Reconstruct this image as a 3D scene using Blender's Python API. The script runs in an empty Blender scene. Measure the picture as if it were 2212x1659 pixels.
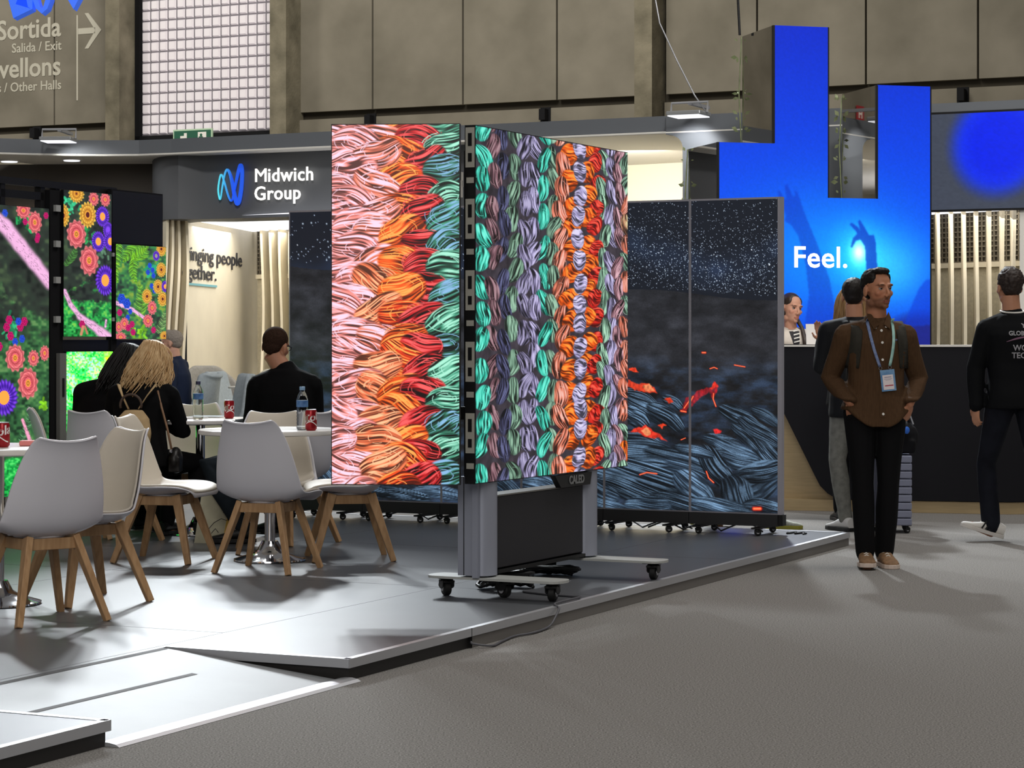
# Trade-show stand: LED walls, white shell chairs, visitors, concrete exhibition hall.
import bpy, bmesh, math, random
import numpy as np
from mathutils import Vector, Matrix, Euler

SC = bpy.context.scene
COL = SC.collection
PI = math.pi

# ------------------------------------------------------------------ camera
F, CXP, HYP, EYE = 4920.0, 1106.0, 738.0, 1.32     # focal length / image centre / horizon for a 2212x1659 frame
cd = bpy.data.cameras.new('camera')
cd.sensor_width = 36.0
cd.lens = F / 2212.0 * 36.0
cd.shift_y = (HYP - 829.5) / 2212.0
cd.clip_end = 300
cam = bpy.data.objects.new('camera', cd)
COL.objects.link(cam)
cam.location = (0, 0, EYE)
cam.rotation_euler = (PI / 2, 0, 0)
SC.camera = cam

# ------------------------------------------------------------------ world, lights, exposure
SC.view_settings.view_transform = 'Standard'
SC.view_settings.look = 'None'
SC.view_settings.gamma = 1.0
SC.view_settings.use_curve_mapping = False
SC.view_settings.exposure = 0.0
SC.cycles.max_bounces = 6
SC.cycles.diffuse_bounces = 3
SC.cycles.glossy_bounces = 4
SC.cycles.transmission_bounces = 6
SC.cycles.transparent_max_bounces = 8
SC.cycles.caustics_reflective = False
SC.cycles.caustics_refractive = False
SC.cycles.sample_clamp_indirect = 4.0
SC.cycles.use_denoising = True

w = bpy.data.worlds.new('hall_air')
SC.world = w
w.use_nodes = True
w.node_tree.nodes['Background'].inputs[0].default_value = (1.0, 0.97, 0.94, 1)
w.node_tree.nodes['Background'].inputs[1].default_value = 0.15


def lamp(name, kind, loc, aim, energy, color=(1, 1, 1), size=0.3, spot=60, blend=0.5, size_y=None):
    d = bpy.data.lights.new(name, kind)
    d.energy = energy
    d.color = color
    if kind == 'AREA':
        d.size = size
        if size_y:
            d.shape = 'RECTANGLE'
            d.size_y = size_y
    else:
        d.shadow_soft_size = size
    if kind == 'SPOT':
        d.spot_size = math.radians(spot)
        d.spot_blend = blend
    o = bpy.data.objects.new(name, d)
    COL.objects.link(o)
    o.location = loc
    o.rotation_euler = (Vector(aim) - Vector(loc)).to_track_quat('-Z', 'Y').to_euler()
    return o


WARM = (1.0, 0.965, 0.92)
COOL = (0.90, 0.96, 1.0)
# high hall lighting, plus added fill lamps
lamp('hall_light_near', 'AREA', (1.5, 5, 11), (1.5, 8, 0), 220, WARM, 5)
lamp('front_fill', 'AREA', (-1.5, -5, 7), (-0.6, 12, 0.8), 640, WARM, 6)  # added fill from the viewer's side, brightens chair backs and other upright faces
lamp('hall_light_mid', 'AREA', (5.0, 15, 11), (4, 15, 0), 560, WARM, 5)
lamp('hall_light_wall', 'AREA', (-3, 30, 16), (-1, 43, 7), 2700, (1.0, 0.96, 0.88), 9)
lamp('wall_left_fill', 'AREA', (-20, 36, 16), (-25, 53, 6), 2600, (1.0, 0.96, 0.88), 6)  # added to brighten the far left wall mirrored in the totem
lamp('fascia_fill_left', 'SPOT', (-2.0, 9.0, 9.5), (-3.4, 23.8, 3.1), 2600, (1, .97, .93), 0.6, 26, 0.7)  # added fill aimed at the left fascia and sign drum
lamp('fascia_fill_right', 'SPOT', (3.0, 9.0, 9.5), (2.6, 20.5, 3.0), 1900, (1, .97, .93), 0.6, 34, 0.7)  # added fill that lifts the right fascia from the viewer's side
# truss-mounted spots behind the stand that light the deck and the aisle
lamp('truss_spot_a', 'SPOT', (-3.4, 20.5, 6.4), (-1.8, 11.0, 0), 1300, COOL, 0.22, 28, 1.0)
lamp('truss_spot_b', 'SPOT', (-2.3, 20.4, 6.3), (-1.3, 10.4, 0), 1300, COOL, 0.22, 28, 1.0)
lamp('truss_spot_c', 'SPOT', (-4.8, 20.3, 6.5), (-2.3, 10.8, 0), 1150, COOL, 0.22, 28, 1.0)
lamp('truss_spot_d', 'SPOT', (-2.9, 20.6, 5.4), (-1.6, 10.2, 0), 950, COOL, 0.22, 28, 1.0)
lamp('truss_spot_aisle', 'SPOT', (2.0, 21.5, 6.6), (3.0, 16.0, 0), 2900, COOL, 0.2, 50, 0.8)
lamp('truss_spot_behind', 'SPOT', (-2.0, 22.0, 6.0), (-0.8, 17.2, 0), 1800, COOL, 0.2, 60, 0.8)

# ------------------------------------------------------------------ frames
ANG = math.atan2(0.902, 0.431)                     # heading of the stand's long axis (u)
DU = Vector((math.cos(ANG), math.sin(ANG), 0))
DV = Vector((-math.sin(ANG), math.cos(ANG), 0))
ORG = Vector((-0.633, 8.848, 0))                   # front corner of the deck
DECK = 0.085


def uv(u, v, z=0.0):
    return ORG + DU * u + DV * v + Vector((0, 0, z))


def at(px, py, Y):                                 # point seen at a pixel, at a distance
    return Vector(((px - CXP) / F * Y, Y, EYE - (py - HYP) / F * Y))


def on_floor(px, py, z=0.0):
    Y = F * (EYE - z) / (py - HYP)
    return Vector(((px - CXP) / F * Y, Y, z))


# ------------------------------------------------------------------ colour and materials
def lin(c):
    if isinstance(c, str):
        c = c.lstrip('#')
        c = tuple(int(c[i:i + 2], 16) for i in (0, 2, 4))
    return tuple((x / 255 / 12.92) if x / 255 <= 0.04045 else ((x / 255 + 0.055) / 1.055) ** 2.4 for x in c)


MATS = {}


def mat(name, color, rough=0.5, metal=0.0, noise=0.0, nscale=20.0, bump=0.0, bscale=60.0, emit=None, estr=1.0,
        coat=0.0, spec=0.5, trans=0.0, ior=1.45, alpha=1.0, color2=None, stretch=None, detail=4.0):
    if name in MATS:
        return MATS[name]
    m = bpy.data.materials.new(name)
    m.use_nodes = True
    nt = m.node_tree
    b = nt.nodes['Principled BSDF']
    c = lin(color)
    b.inputs['Base Color'].default_value = (*c, 1)
    b.inputs['Roughness'].default_value = rough
    b.inputs['Metallic'].default_value = metal
    b.inputs['Specular IOR Level'].default_value = spec
    b.inputs['Coat Weight'].default_value = coat
    b.inputs['Transmission Weight'].default_value = trans
    b.inputs['IOR'].default_value = ior
    b.inputs['Alpha'].default_value = alpha
    if noise or bump or color2:
        tc = nt.nodes.new('ShaderNodeTexCoord')
        mp = nt.nodes.new('ShaderNodeMapping')
        nt.links.new(tc.outputs['Object'], mp.inputs[0])
        if stretch:
            mp.inputs['Scale'].default_value = stretch
    if noise or color2:
        n = nt.nodes.new('ShaderNodeTexNoise')
        n.inputs['Scale'].default_value = nscale
        n.inputs['Detail'].default_value = detail
        nt.links.new(mp.outputs[0], n.inputs['Vector'])
        r = nt.nodes.new('ShaderNodeValToRGB')
        nt.links.new(n.outputs['Fac'], r.inputs[0])
        r.color_ramp.elements[0].position = 0.3
        r.color_ramp.elements[1].position = 0.7
        if color2:
            c2 = lin(color2)
            r.color_ramp.elements[0].color = (*c2, 1)
            r.color_ramp.elements[1].color = (*c, 1)
        else:
            r.color_ramp.elements[0].color = (*[max(0, x * (1 - noise)) for x in c], 1)
            r.color_ramp.elements[1].color = (*[min(1, x * (1 + noise)) for x in c], 1)
        nt.links.new(r.outputs[0], b.inputs['Base Color'])
    if bump:
        n2 = nt.nodes.new('ShaderNodeTexNoise')
        n2.inputs['Scale'].default_value = bscale
        n2.inputs['Detail'].default_value = 3
        nt.links.new(mp.outputs[0], n2.inputs['Vector'])
        bp = nt.nodes.new('ShaderNodeBump')
        bp.inputs['Strength'].default_value = bump
        bp.inputs['Distance'].default_value = 0.01
        nt.links.new(n2.outputs['Fac'], bp.inputs['Height'])
        nt.links.new(bp.outputs[0], b.inputs['Normal'])
    if emit is not None:
        b.inputs['Emission Color'].default_value = (*lin(emit), 1)
        b.inputs['Emission Strength'].default_value = estr
    MATS[name] = m
    return m


def attr_mat(name, rough=0.6, emission=False, estr=1.0, spec=0.5, sample=False):
    """material whose colour is the mesh's own colour attribute (printed cloth, skin, LED picture)"""
    if name in MATS:
        return MATS[name]
    m = bpy.data.materials.new(name)
    m.use_nodes = True
    nt = m.node_tree
    b = nt.nodes['Principled BSDF']
    a = nt.nodes.new('ShaderNodeAttribute')
    a.attribute_name = 'col'
    b.inputs['Roughness'].default_value = rough
    b.inputs['Specular IOR Level'].default_value = spec
    if emission:
        b.inputs['Base Color'].default_value = (0.006, 0.006, 0.006, 1)
        nt.links.new(a.outputs['Color'], b.inputs['Emission Color'])
        b.inputs['Emission Strength'].default_value = estr
        if not sample:
            m.cycles.emission_sampling = 'NONE'
    else:
        nt.links.new(a.outputs['Color'], b.inputs['Base Color'])
    MATS[name] = m
    return m


# ------------------------------------------------------------------ mesh builder
class MB:
    def __init__(s):
        s.v = []
        s.f = []

    def add(s, verts, faces):
        o = len(s.v)
        s.v.extend([tuple(p) for p in verts])
        s.f.extend([tuple(i + o for i in f) for f in faces])
        return s

    def box(s, x0, x1, y0, y1, z0, z1, M=None):
        vs = [Vector((x, y, z)) for z in (z0, z1) for y in (y0, y1) for x in (x0, x1)]
        if M is not None:
            vs = [M @ p for p in vs]
        return s.add(vs, [(0, 2, 3, 1), (4, 5, 7, 6), (0, 1, 5, 4), (2, 6, 7, 3), (0, 4, 6, 2), (1, 3, 7, 5)])

    def bar(s, a, b, w, h=None, up=(0, 0, 1), w2=None, h2=None):
        """tapered rectangular bar from a to b"""
        a, b = Vector(a), Vector(b)
        h = w if h is None else h
        w2 = w if w2 is None else w2
        h2 = h if h2 is None else h2
        d = (b - a).normalized()
        u = Vector(up)
        if abs(d.dot(u)) > 0.99:
            u = Vector((1, 0, 0))
        x = d.cross(u).normalized()
        y = x.cross(d).normalized()
        vs = []
        for p, ww, hh in ((a, w, h), (b, w2, h2)):
            for sx, sy in ((-1, -1), (1, -1), (1, 1), (-1, 1)):
                vs.append(p + x * (sx * ww / 2) + y * (sy * hh / 2))
        return s.add(vs, [(3, 2, 1, 0), (4, 5, 6, 7), (0, 1, 5, 4), (1, 2, 6, 5), (2, 3, 7, 6), (3, 0, 4, 7)])

    def prism(s, poly, z0, z1, M=None):
        """polygon in xy swept in z"""
        n = len(poly)
        vs = [Vector((p[0], p[1], z0)) for p in poly] + [Vector((p[0], p[1], z1)) for p in poly]
        if M is not None:
            vs = [M @ p for p in vs]
        fs = [tuple(range(n - 1, -1, -1)), tuple(range(n, 2 * n))]
        for i in range(n):
            j = (i + 1) % n
            fs.append((i, j, n + j, n + i))
        return s.add(vs, fs)

    def plate(s, poly, y0, y1):
        """polygon in xz swept in y"""
        n = len(poly)
        vs = [(p[0], y0, p[1]) for p in poly] + [(p[0], y1, p[1]) for p in poly]
        fs = [tuple(range(n)), tuple(range(2 * n - 1, n - 1, -1))]
        for i in range(n):
            j = (i + 1) % n
            fs.append((j, i, n + i, n + j))
        return s.add(vs, fs)

    def lathe(s, prof, n=24, c=(0, 0, 0), M=None):
        vs, fs = [], []
        for r, z in prof:
            for k in range(n):
                a = 2 * PI * k / n
                p = Vector((c[0] + r * math.cos(a), c[1] + r * math.sin(a), c[2] + z))
                vs.append(M @ p if M is not None else p)
        m = len(prof)
        for i in range(m - 1):
            for k in range(n):
                k2 = (k + 1) % n
                fs.append((i * n + k, i * n + k2, (i + 1) * n + k2, (i + 1) * n + k))
        if prof[0][0] > 1e-6:
            fs.append(tuple(range(n - 1, -1, -1)))
        if prof[-1][0] > 1e-6:
            fs.append(tuple((m - 1) * n + k for k in range(n)))
        return s.add(vs, fs)

    def cyl(s, a, b, r, r2=None, n=16):
        return s.tube([a, b], [r, r if r2 is None else r2], n)

    def tube(s, pts, r, n=8, flat=1.0, closed=False, up=None, caps=True):
        """tube through points; r scalar or list; flat squashes one axis"""
        pts = [Vector(p) for p in pts]
        m = len(pts)
        rs = [r] * m if not hasattr(r, '__len__') else list(r)
        vs, fs = [], []
        ref = Vector(up) if up is not None else None
        for i in range(m):
            if closed:
                d = pts[(i + 1) % m] - pts[i - 1]
            else:
                d = pts[min(i + 1, m - 1)] - pts[max(i - 1, 0)]
            if d.length < 1e-9:
                d = Vector((0, 0, 1))
            d.normalize()
            if ref is None:
                ref = Vector((0, 0, 1)) if abs(d.z) < 0.9 else Vector((1, 0, 0))
            x = ref - d * ref.dot(d)
            if x.length < 1e-6:
                x = d.orthogonal()
            x.normalize()
            if up is None:
                ref = x
            y = d.cross(x)
            for k in range(n):
                a = 2 * PI * k / n
                vs.append(pts[i] + x * (rs[i] * math.cos(a)) + y * (rs[i] * flat * math.sin(a)))
        for i in range(m if closed else m - 1):
            i2 = (i + 1) % m
            for k in range(n):
                k2 = (k + 1) % n
                fs.append((i * n + k, i * n + k2, i2 * n + k2, i2 * n + k))
        if not closed and caps:
            fs.append(tuple(range(n - 1, -1, -1)))
            fs.append(tuple((m - 1) * n + k for k in range(n)))
        return s.add(vs, fs)

    def ell(s, c, r, n=16, M=None):
        """ellipsoid"""
        prof_n = max(6, n // 2)
        vs, fs = [], []
        c = Vector(c)
        R = M if M is not None else Matrix.Identity(3)
        for i in range(prof_n + 1):
            t = PI * i / prof_n
            if i in (0, prof_n):
                vs.append(c + R @ Vector((0, 0, r[2] * math.cos(t))))
                continue
            for k in range(n):
                a = 2 * PI * k / n
                vs.append(c + R @ Vector((r[0] * math.sin(t) * math.cos(a), r[1] * math.sin(t) * math.sin(a), r[2] * math.cos(t))))
        ring = lambda i, k: 1 + (i - 1) * n + (k % n)
        last = len(vs) - 1
        for k in range(n):
            fs.append((0, ring(1, k), ring(1, k + 1)))
            fs.append((last, ring(prof_n - 1, k + 1), ring(prof_n - 1, k)))
        for i in range(1, prof_n - 1):
            for k in range(n):
                fs.append((ring(i, k), ring(i + 1, k), ring(i + 1, k + 1), ring(i, k + 1)))
        return s.add(vs, fs)

    def loft(s, rings, n=24, power=2.0):
        """rings: (center, rx, ry, yaw) closed sections stacked, superellipse of a given power"""
        vs, fs = [], []
        for c, rx, ry, yaw in rings:
            c = Vector(c)
            for k in range(n):
                a = 2 * PI * k / n
                ca, sa = math.cos(a), math.sin(a)
                x = rx * math.copysign(abs(ca) ** (2 / power), ca)
                y = ry * math.copysign(abs(sa) ** (2 / power), sa)
                vs.append(c + Vector((x * math.cos(yaw) - y * math.sin(yaw), x * math.sin(yaw) + y * math.cos(yaw), 0)))
        m = len(rings)
        for i in range(m - 1):
            for k in range(n):
                k2 = (k + 1) % n
                fs.append((i * n + k, i * n + k2, (i + 1) * n + k2, (i + 1) * n + k))
        fs.append(tuple(range(n - 1, -1, -1)))
        fs.append(tuple((m - 1) * n + k for k in range(n)))
        return s.add(vs, fs)

    def grid(s, fn, nu, nv):
        """surface fn(i/nu, j/nv)"""
        vs = [fn(i / nu, j / nv) for j in range(nv + 1) for i in range(nu + 1)]
        fs = [(j * (nu + 1) + i, j * (nu + 1) + i + 1, (j + 1) * (nu + 1) + i + 1, (j + 1) * (nu + 1) + i)
              for j in range(nv) for i in range(nu)]
        return s.add(vs, fs)

    def mesh(s, name):
        me = bpy.data.meshes.new(name)
        me.from_pydata(s.v, [], s.f)
        me.update()
        return me

    def build(s, name, material, parent=None, smooth=False, bevel=0.0, seg=2, angle=40):
        me = s.mesh(name)
        me.materials.append(material)
        return link_mesh(name, me, parent, smooth, bevel, seg, angle)


def link_mesh(name, me, parent=None, smooth=False, bevel=0.0, seg=2, angle=40):
    o = bpy.data.objects.new(name, me)
    COL.objects.link(o)
    if parent is not None:
        o.parent = parent
    if smooth:
        me.shade_smooth()
        if smooth == 'auto':
            me.set_sharp_from_angle(angle=math.radians(angle))
    if bevel:
        b = o.modifiers.new('bevel', 'BEVEL')
        b.width = bevel
        b.segments = seg
        b.limit_method = 'ANGLE'
        b.angle_limit = math.radians(35)
    return o


def thing(name, label, cat, loc=(0, 0, 0), rotz=0.0, group=None):
    o = bpy.data.objects.new(name, None)
    COL.objects.link(o)
    o.empty_display_size = 0.1
    o.location = loc
    o.rotation_euler = (0, 0, rotz)
    return tag(o, label, cat, group)


def tag(o, label, cat, group=None, kind=None):
    o['label'] = label
    o['category'] = cat
    if group:
        o['group'] = group
    if kind:
        o['kind'] = kind
    return o


def struct(o, label=None):
    o['kind'] = 'structure'
    if label:
        o['label'] = label
    return o


def copy_thing(root, loc, rotz, label, group=None):
    r = root.copy()
    COL.objects.link(r)
    r.location = loc
    r.rotation_euler = (0, 0, rotz)
    r['label'] = label
    if group:
        r['group'] = group
    for ch in list(root.children):
        c = ch.copy()
        COL.objects.link(c)
        c.parent = r
        for g in list(ch.children):
            d = g.copy()
            COL.objects.link(d)
            d.parent = c
    return r


def text_mesh(body, size, depth=0.002, bold=0.0, align='LEFT', spacing=1.0, line=1.0):
    """flat lettering in the xz plane, reading along +x, front towards -y"""
    cu = bpy.data.curves.new('lettering', 'FONT')
    cu.body = body
    cu.size = size
    cu.extrude = depth
    cu.offset = bold
    cu.align_x = align
    cu.space_character = spacing
    cu.space_line = line
    cu.resolution_u = 3
    o = bpy.data.objects.new('lettering', cu)
    COL.objects.link(o)
    dg = bpy.context.evaluated_depsgraph_get()
    me = bpy.data.meshes.new_from_object(o.evaluated_get(dg))
    bpy.data.objects.remove(o)
    bpy.data.curves.remove(cu)
    me.transform(Matrix.Rotation(PI / 2, 4, 'X'))
    return me


def lettering(name, body, size, material, parent, loc, rot=(0, 0, 0), depth=0.002, bold=0.0, align='LEFT', spacing=1.0, sx=1.0, line=1.0):
    me = text_mesh(body, size, depth, bold, align, spacing, line)
    me.materials.clear()
    me.materials.append(material)
    if sx != 1.0:
        me.transform(Matrix.Diagonal((sx, 1, 1, 1)))
    o = bpy.data.objects.new(name, me)
    COL.objects.link(o)
    o.parent = parent
    o.location = loc
    o.rotation_euler = rot
    return o


def remesh(mb, voxel, smooth_iter=3, factor=0.5):
    """fuse overlapping closed shells into one continuous surface"""
    me = mb.mesh('tmp')
    o = bpy.data.objects.new('tmp', me)
    COL.objects.link(o)
    r = o.modifiers.new('r', 'REMESH')
    r.mode = 'VOXEL'
    r.voxel_size = voxel
    if smooth_iter:
        sm = o.modifiers.new('s', 'SMOOTH')
        sm.factor = factor
        sm.iterations = smooth_iter
    dg = bpy.context.evaluated_depsgraph_get()
    out = bpy.data.meshes.new_from_object(o.evaluated_get(dg))
    bpy.data.objects.remove(o)
    bpy.data.meshes.remove(me)
    return out


def verts_np(me):
    a = np.empty(len(me.vertices) * 3, np.float32)
    me.vertices.foreach_get('co', a)
    return a.reshape(-1, 3)


def set_verts(me, a):
    me.vertices.foreach_set('co', np.ascontiguousarray(a, np.float32).ravel())
    me.update()


def set_cols(me, rgb):
    at_ = me.color_attributes.get('col') or me.color_attributes.new('col', 'FLOAT_COLOR', 'POINT')
    a = np.ones((len(me.vertices), 4), np.float32)
    a[:, :3] = rgb
    at_.data.foreach_set('color', a.ravel())


def srgb2lin(a):
    a = np.clip(a, 0, 1)
    return np.where(a <= 0.04045, a / 12.92, ((a + 0.055) / 1.055) ** 2.4)


# ------------------------------------------------------------------ numpy noise
def vnoise(x, y, seed=0):
    """value noise on arrays"""
    rs = np.random.RandomState(seed)
    T = rs.rand(256, 256).astype(np.float32)
    xi = np.floor(x).astype(int)
    yi = np.floor(y).astype(int)
    xf = x - xi
    yf = y - yi
    xf = xf * xf * (3 - 2 * xf)
    yf = yf * yf * (3 - 2 * yf)
    a = T[yi % 256, xi % 256]
    b = T[yi % 256, (xi + 1) % 256]
    c = T[(yi + 1) % 256, xi % 256]
    d = T[(yi + 1) % 256, (xi + 1) % 256]
    return (a * (1 - xf) + b * xf) * (1 - yf) + (c * (1 - xf) + d * xf) * yf


def fbm(x, y, seed=0, octv=4):
    s, a, t = 0, 1.0, 0
    for k in range(octv):
        s = s + a * vnoise(x * 2 ** k, y * 2 ** k, seed + k * 7)
        t += a
        a *= 0.5
    return s / t


def noise3(p, scale, seed=0):
    """cheap 3-D wobble for cloth and hair (sum of value noises on three planes)"""
    q = p * scale
    return (vnoise(q[:, 0] + 31, q[:, 2] + 17, seed) + vnoise(q[:, 1] + 57, q[:, 2] + 91, seed + 1)
            + vnoise(q[:, 0] + 73, q[:, 1] + 11, seed + 2)) / 3 - 0.5


def picture(name, w, h, rgb, parent, mask=None, material=None, x0=None, z0=0.0, y=0.0, gain=1.0):
    """LED surface: fine grid in xz facing -y, one colour per pixel; rgb rows run from top to bottom"""
    ny, nx = rgb.shape[:2]
    if x0 is None:
        x0 = -w / 2
    xs = x0 + np.linspace(0, w, nx)
    zs = z0 + np.linspace(h, 0, ny)
    X, Z = np.meshgrid(xs, zs)
    co = np.stack([X, np.full_like(X, y), Z], -1).reshape(-1, 3).astype(np.float32)
    i = np.arange(ny - 1)[:, None] * nx + np.arange(nx - 1)[None, :]
    q = np.stack([i, i + nx, i + nx + 1, i + 1], -1)
    if mask is not None:
        q = q[mask[:-1, :-1]]
    q = q.reshape(-1, 4).astype(np.int32)
    me = bpy.data.meshes.new(name)
    me.vertices.add(len(co))
    me.vertices.foreach_set('co', co.ravel())
    me.loops.add(q.size)
    me.loops.foreach_set('vertex_index', q.ravel())
    me.polygons.add(len(q))
    me.polygons.foreach_set('loop_start', np.arange(0, q.size, 4, dtype=np.int32))
    me.update(calc_edges=True)
    me.validate()
    set_cols(me, srgb2lin(rgb.reshape(-1, 3)) * gain)
    me.materials.append(material)
    o = bpy.data.objects.new(name, me)
    COL.objects.link(o)
    o.parent = parent
    return o


M_LED = attr_mat('led_picture', 0.35, True, 1.0, spec=0.3)

# ------------------------------------------------------------------ what the LED screens show (painted into colour grids)
def C3(*c):
    return np.array(c, np.float32) / 255.0


def poly_mask(X, Y, pts):
    m = np.zeros(X.shape, bool)
    n = len(pts)
    for i in range(n):
        x0, y0 = pts[i]
        x1, y1 = pts[(i + 1) % n]
        if y0 == y1:
            continue
        c = ((y0 > Y) != (y1 > Y)) & (X < (x1 - x0) * (Y - y0) / (y1 - y0) + x0)
        m ^= c
    return m


def blur(a, n=1):
    for _ in range(n):
        p = np.pad(a, [(1, 1), (1, 1)] + [(0, 0)] * (a.ndim - 2), 'edge')
        a = (p[:-2, 1:-1] + p[2:, 1:-1] + p[1:-1, :-2] + p[1:-1, 2:] + 2 * p[1:-1, 1:-1]) / 6
    return a


class Canvas:
    """colour grid addressed in its own units: x0..x1 left to right, y0..y1 top to bottom"""

    def __init__(s, x0, y0, x1, y1, nx, ny, bg):
        s.x0, s.y0, s.x1, s.y1, s.nx, s.ny = x0, y0, x1, y1, nx, ny
        s.a = np.ones((ny, nx, 3), np.float32) * np.asarray(bg, np.float32)
        xs = x0 + (np.arange(nx) + .5) / nx * (x1 - x0)
        ys = y0 + (np.arange(ny) + .5) / ny * (y1 - y0)
        s.X, s.Y = np.meshgrid(xs.astype(np.float32), ys.astype(np.float32))

    def win(s, xa, ya, xb, yb):
        if s.x1 < s.x0:
            xa, xb = xb, xa
        i0 = max(0, int((xa - s.x0) / (s.x1 - s.x0) * s.nx) - 1)
        i1 = min(s.nx, int((xb - s.x0) / (s.x1 - s.x0) * s.nx) + 2)
        j0 = max(0, int((ya - s.y0) / (s.y1 - s.y0) * s.ny) - 1)
        j1 = min(s.ny, int((yb - s.y0) / (s.y1 - s.y0) * s.ny) + 2)
        if i1 <= i0 or j1 <= j0:
            return None
        return slice(j0, j1), slice(i0, i1)

    def put(s, sl, mask, col):
        t = s.a[sl]
        k = mask[..., None] if mask.ndim == 2 else mask
        s.a[sl] = t * (1 - k) + col * k

    def skein(s, cx, cy, a, b, th, base, hi, seed, strands=9, dark=0.25, curl=0.0, power=2.4, lo=0.0):
        R = max(a, b) * 1.1
        sl = s.win(cx - R, cy - R, cx + R, cy + R)
        if sl is None:
            return
        dx, dy = s.X[sl] - cx, s.Y[sl] - cy
        c, n = math.cos(th), math.sin(th)
        u = (dx * c + dy * n) / a
        v = (-dx * n + dy * c) / b
        v = v + curl * (u * u - 0.3)
        rr = np.abs(u) ** power + np.abs(v) ** 2.0
        edge = np.clip((1.0 - rr) * 5, 0, 1)
        q = v / np.sqrt(np.clip(1.05 - 0.75 * u * u, 0.08, 1)) + 0.12 * np.sin(u * 3 + seed)
        p = vnoise(q * strands + 40 + seed % 17, u * 1.6 + 20 + (seed % 29), seed % 97)
        p = lo + (1 - lo) * np.clip((p - 0.22) * 1.6, 0, 1)
        sh = np.clip(1.0 - 0.55 * np.clip(v + 0.35, 0, 2) ** 1.5 - 0.45 * np.abs(u) ** 3, 0.12, 1)
        k = (p * (0.45 + 0.75 * sh))
        col = np.where(k[..., None] < 0.55, base * dark + (base - base * dark) * (k[..., None] / 0.55),
                       base + (hi - base) * np.clip((k[..., None] - 0.55) / 0.45, 0, 1))
        s.put(sl, edge, col)

    def thread(s, pts, wd, col, al=0.9):
        pts = np.array(pts, np.float32)
        sl = s.win(pts[:, 0].min() - wd * 2, pts[:, 1].min() - wd * 2, pts[:, 0].max() + wd * 2, pts[:, 1].max() + wd * 2)
        if sl is None:
            return
        X, Y = s.X[sl], s.Y[sl]
        d = np.full(X.shape, 1e9, np.float32)
        for i in range(len(pts) - 1):
            ax, ay = pts[i]
            bx, by = pts[i + 1]
            L = (bx - ax) ** 2 + (by - ay) ** 2 + 1e-6
            t = np.clip(((X - ax) * (bx - ax) + (Y - ay) * (by - ay)) / L, 0, 1)
            d = np.minimum(d, np.hypot(X - ax - t * (bx - ax), Y - ay - t * (by - ay)))
        s.put(sl, np.clip((wd - d) / wd * 2, 0, 1) * al, col)

    def dahlia(s, cx, cy, rx, ry, c_out, c_in, c_mid, n=13, rings=4, mid=0.22, twist=1.2, seed=0, dk=0.5):
        sl = s.win(cx - rx * 1.1, cy - ry * 1.1, cx + rx * 1.1, cy + ry * 1.1)
        if sl is None:
            return
        u, v = (s.X[sl] - cx) / rx, (s.Y[sl] - cy) / ry
        r = np.hypot(u, v)
        f = np.arctan2(v, u)
        lim = 0.93 + 0.07 * np.cos(n * f + seed)
        edge = np.clip((lim - r) * 10, 0, 1)
        saw = (r * rings) % 1.0
        k = np.floor(r * rings)
        pet = np.abs(np.cos(0.5 * n * (f + twist * r + k * 0.5)))
        b = (0.35 + 0.65 * saw) * (dk + (1 - dk) * pet ** 0.6)
        col = c_in + (c_out - c_in) * np.clip(r[..., None] * 0.55 + b[..., None] * 0.55, 0, 1)
        col = col * (0.55 + 0.5 * b[..., None])
        m = (r < mid)[..., None]
        col = np.where(m, c_mid * (0.85 + 0.2 * np.cos(r * 30))[..., None], col)
        s.put(sl, edge, col)

    def daisy(s, cx, cy, rx, ry, c1, c2, cm, n=22, mid=0.36):
        sl = s.win(cx - rx * 1.1, cy - ry * 1.1, cx + rx * 1.1, cy + ry * 1.1)
        if sl is None:
            return
        u, v = (s.X[sl] - cx) / rx, (s.Y[sl] - cy) / ry
        r = np.hypot(u, v)
        f = np.arctan2(v, u)
        edge = np.clip((0.95 + 0.05 * np.cos(n * f) - r) * 9, 0, 1)
        pet = np.abs(np.cos(0.5 * n * f + 3 * r)) * (0.7 + 0.3 * np.cos(r * 16))
        col = c1 + (c2 - c1) * np.clip(pet, 0, 1)[..., None]
        col = np.where((r < mid)[..., None], cm, col)
        s.put(sl, edge, col)

    def foliage(s, ramp, scale, seed, y_from=None, soft=20.0):
        k = fbm(s.X / scale + 9, s.Y / scale + 5, seed, 4)
        k2 = vnoise(s.X / scale * 4, s.Y / scale * 4, seed + 3)
        t = np.clip((k * 0.6 + k2 * 0.4 - 0.25) * 2.0, 0, 0.999) * (len(ramp) - 1)
        i = np.floor(t).astype(int)
        R = np.array(ramp, np.float32)
        col = R[i] + (R[np.minimum(i + 1, len(ramp) - 1)] - R[i]) * (t - i)[..., None]
        m = np.ones(s.X.shape, np.float32)
        if y_from is not None:
            m = np.clip((s.Y - y_from + (k - .5) * soft * 4) / soft, 0, 1)
        s.put((slice(None), slice(None)), m, col)

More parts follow.
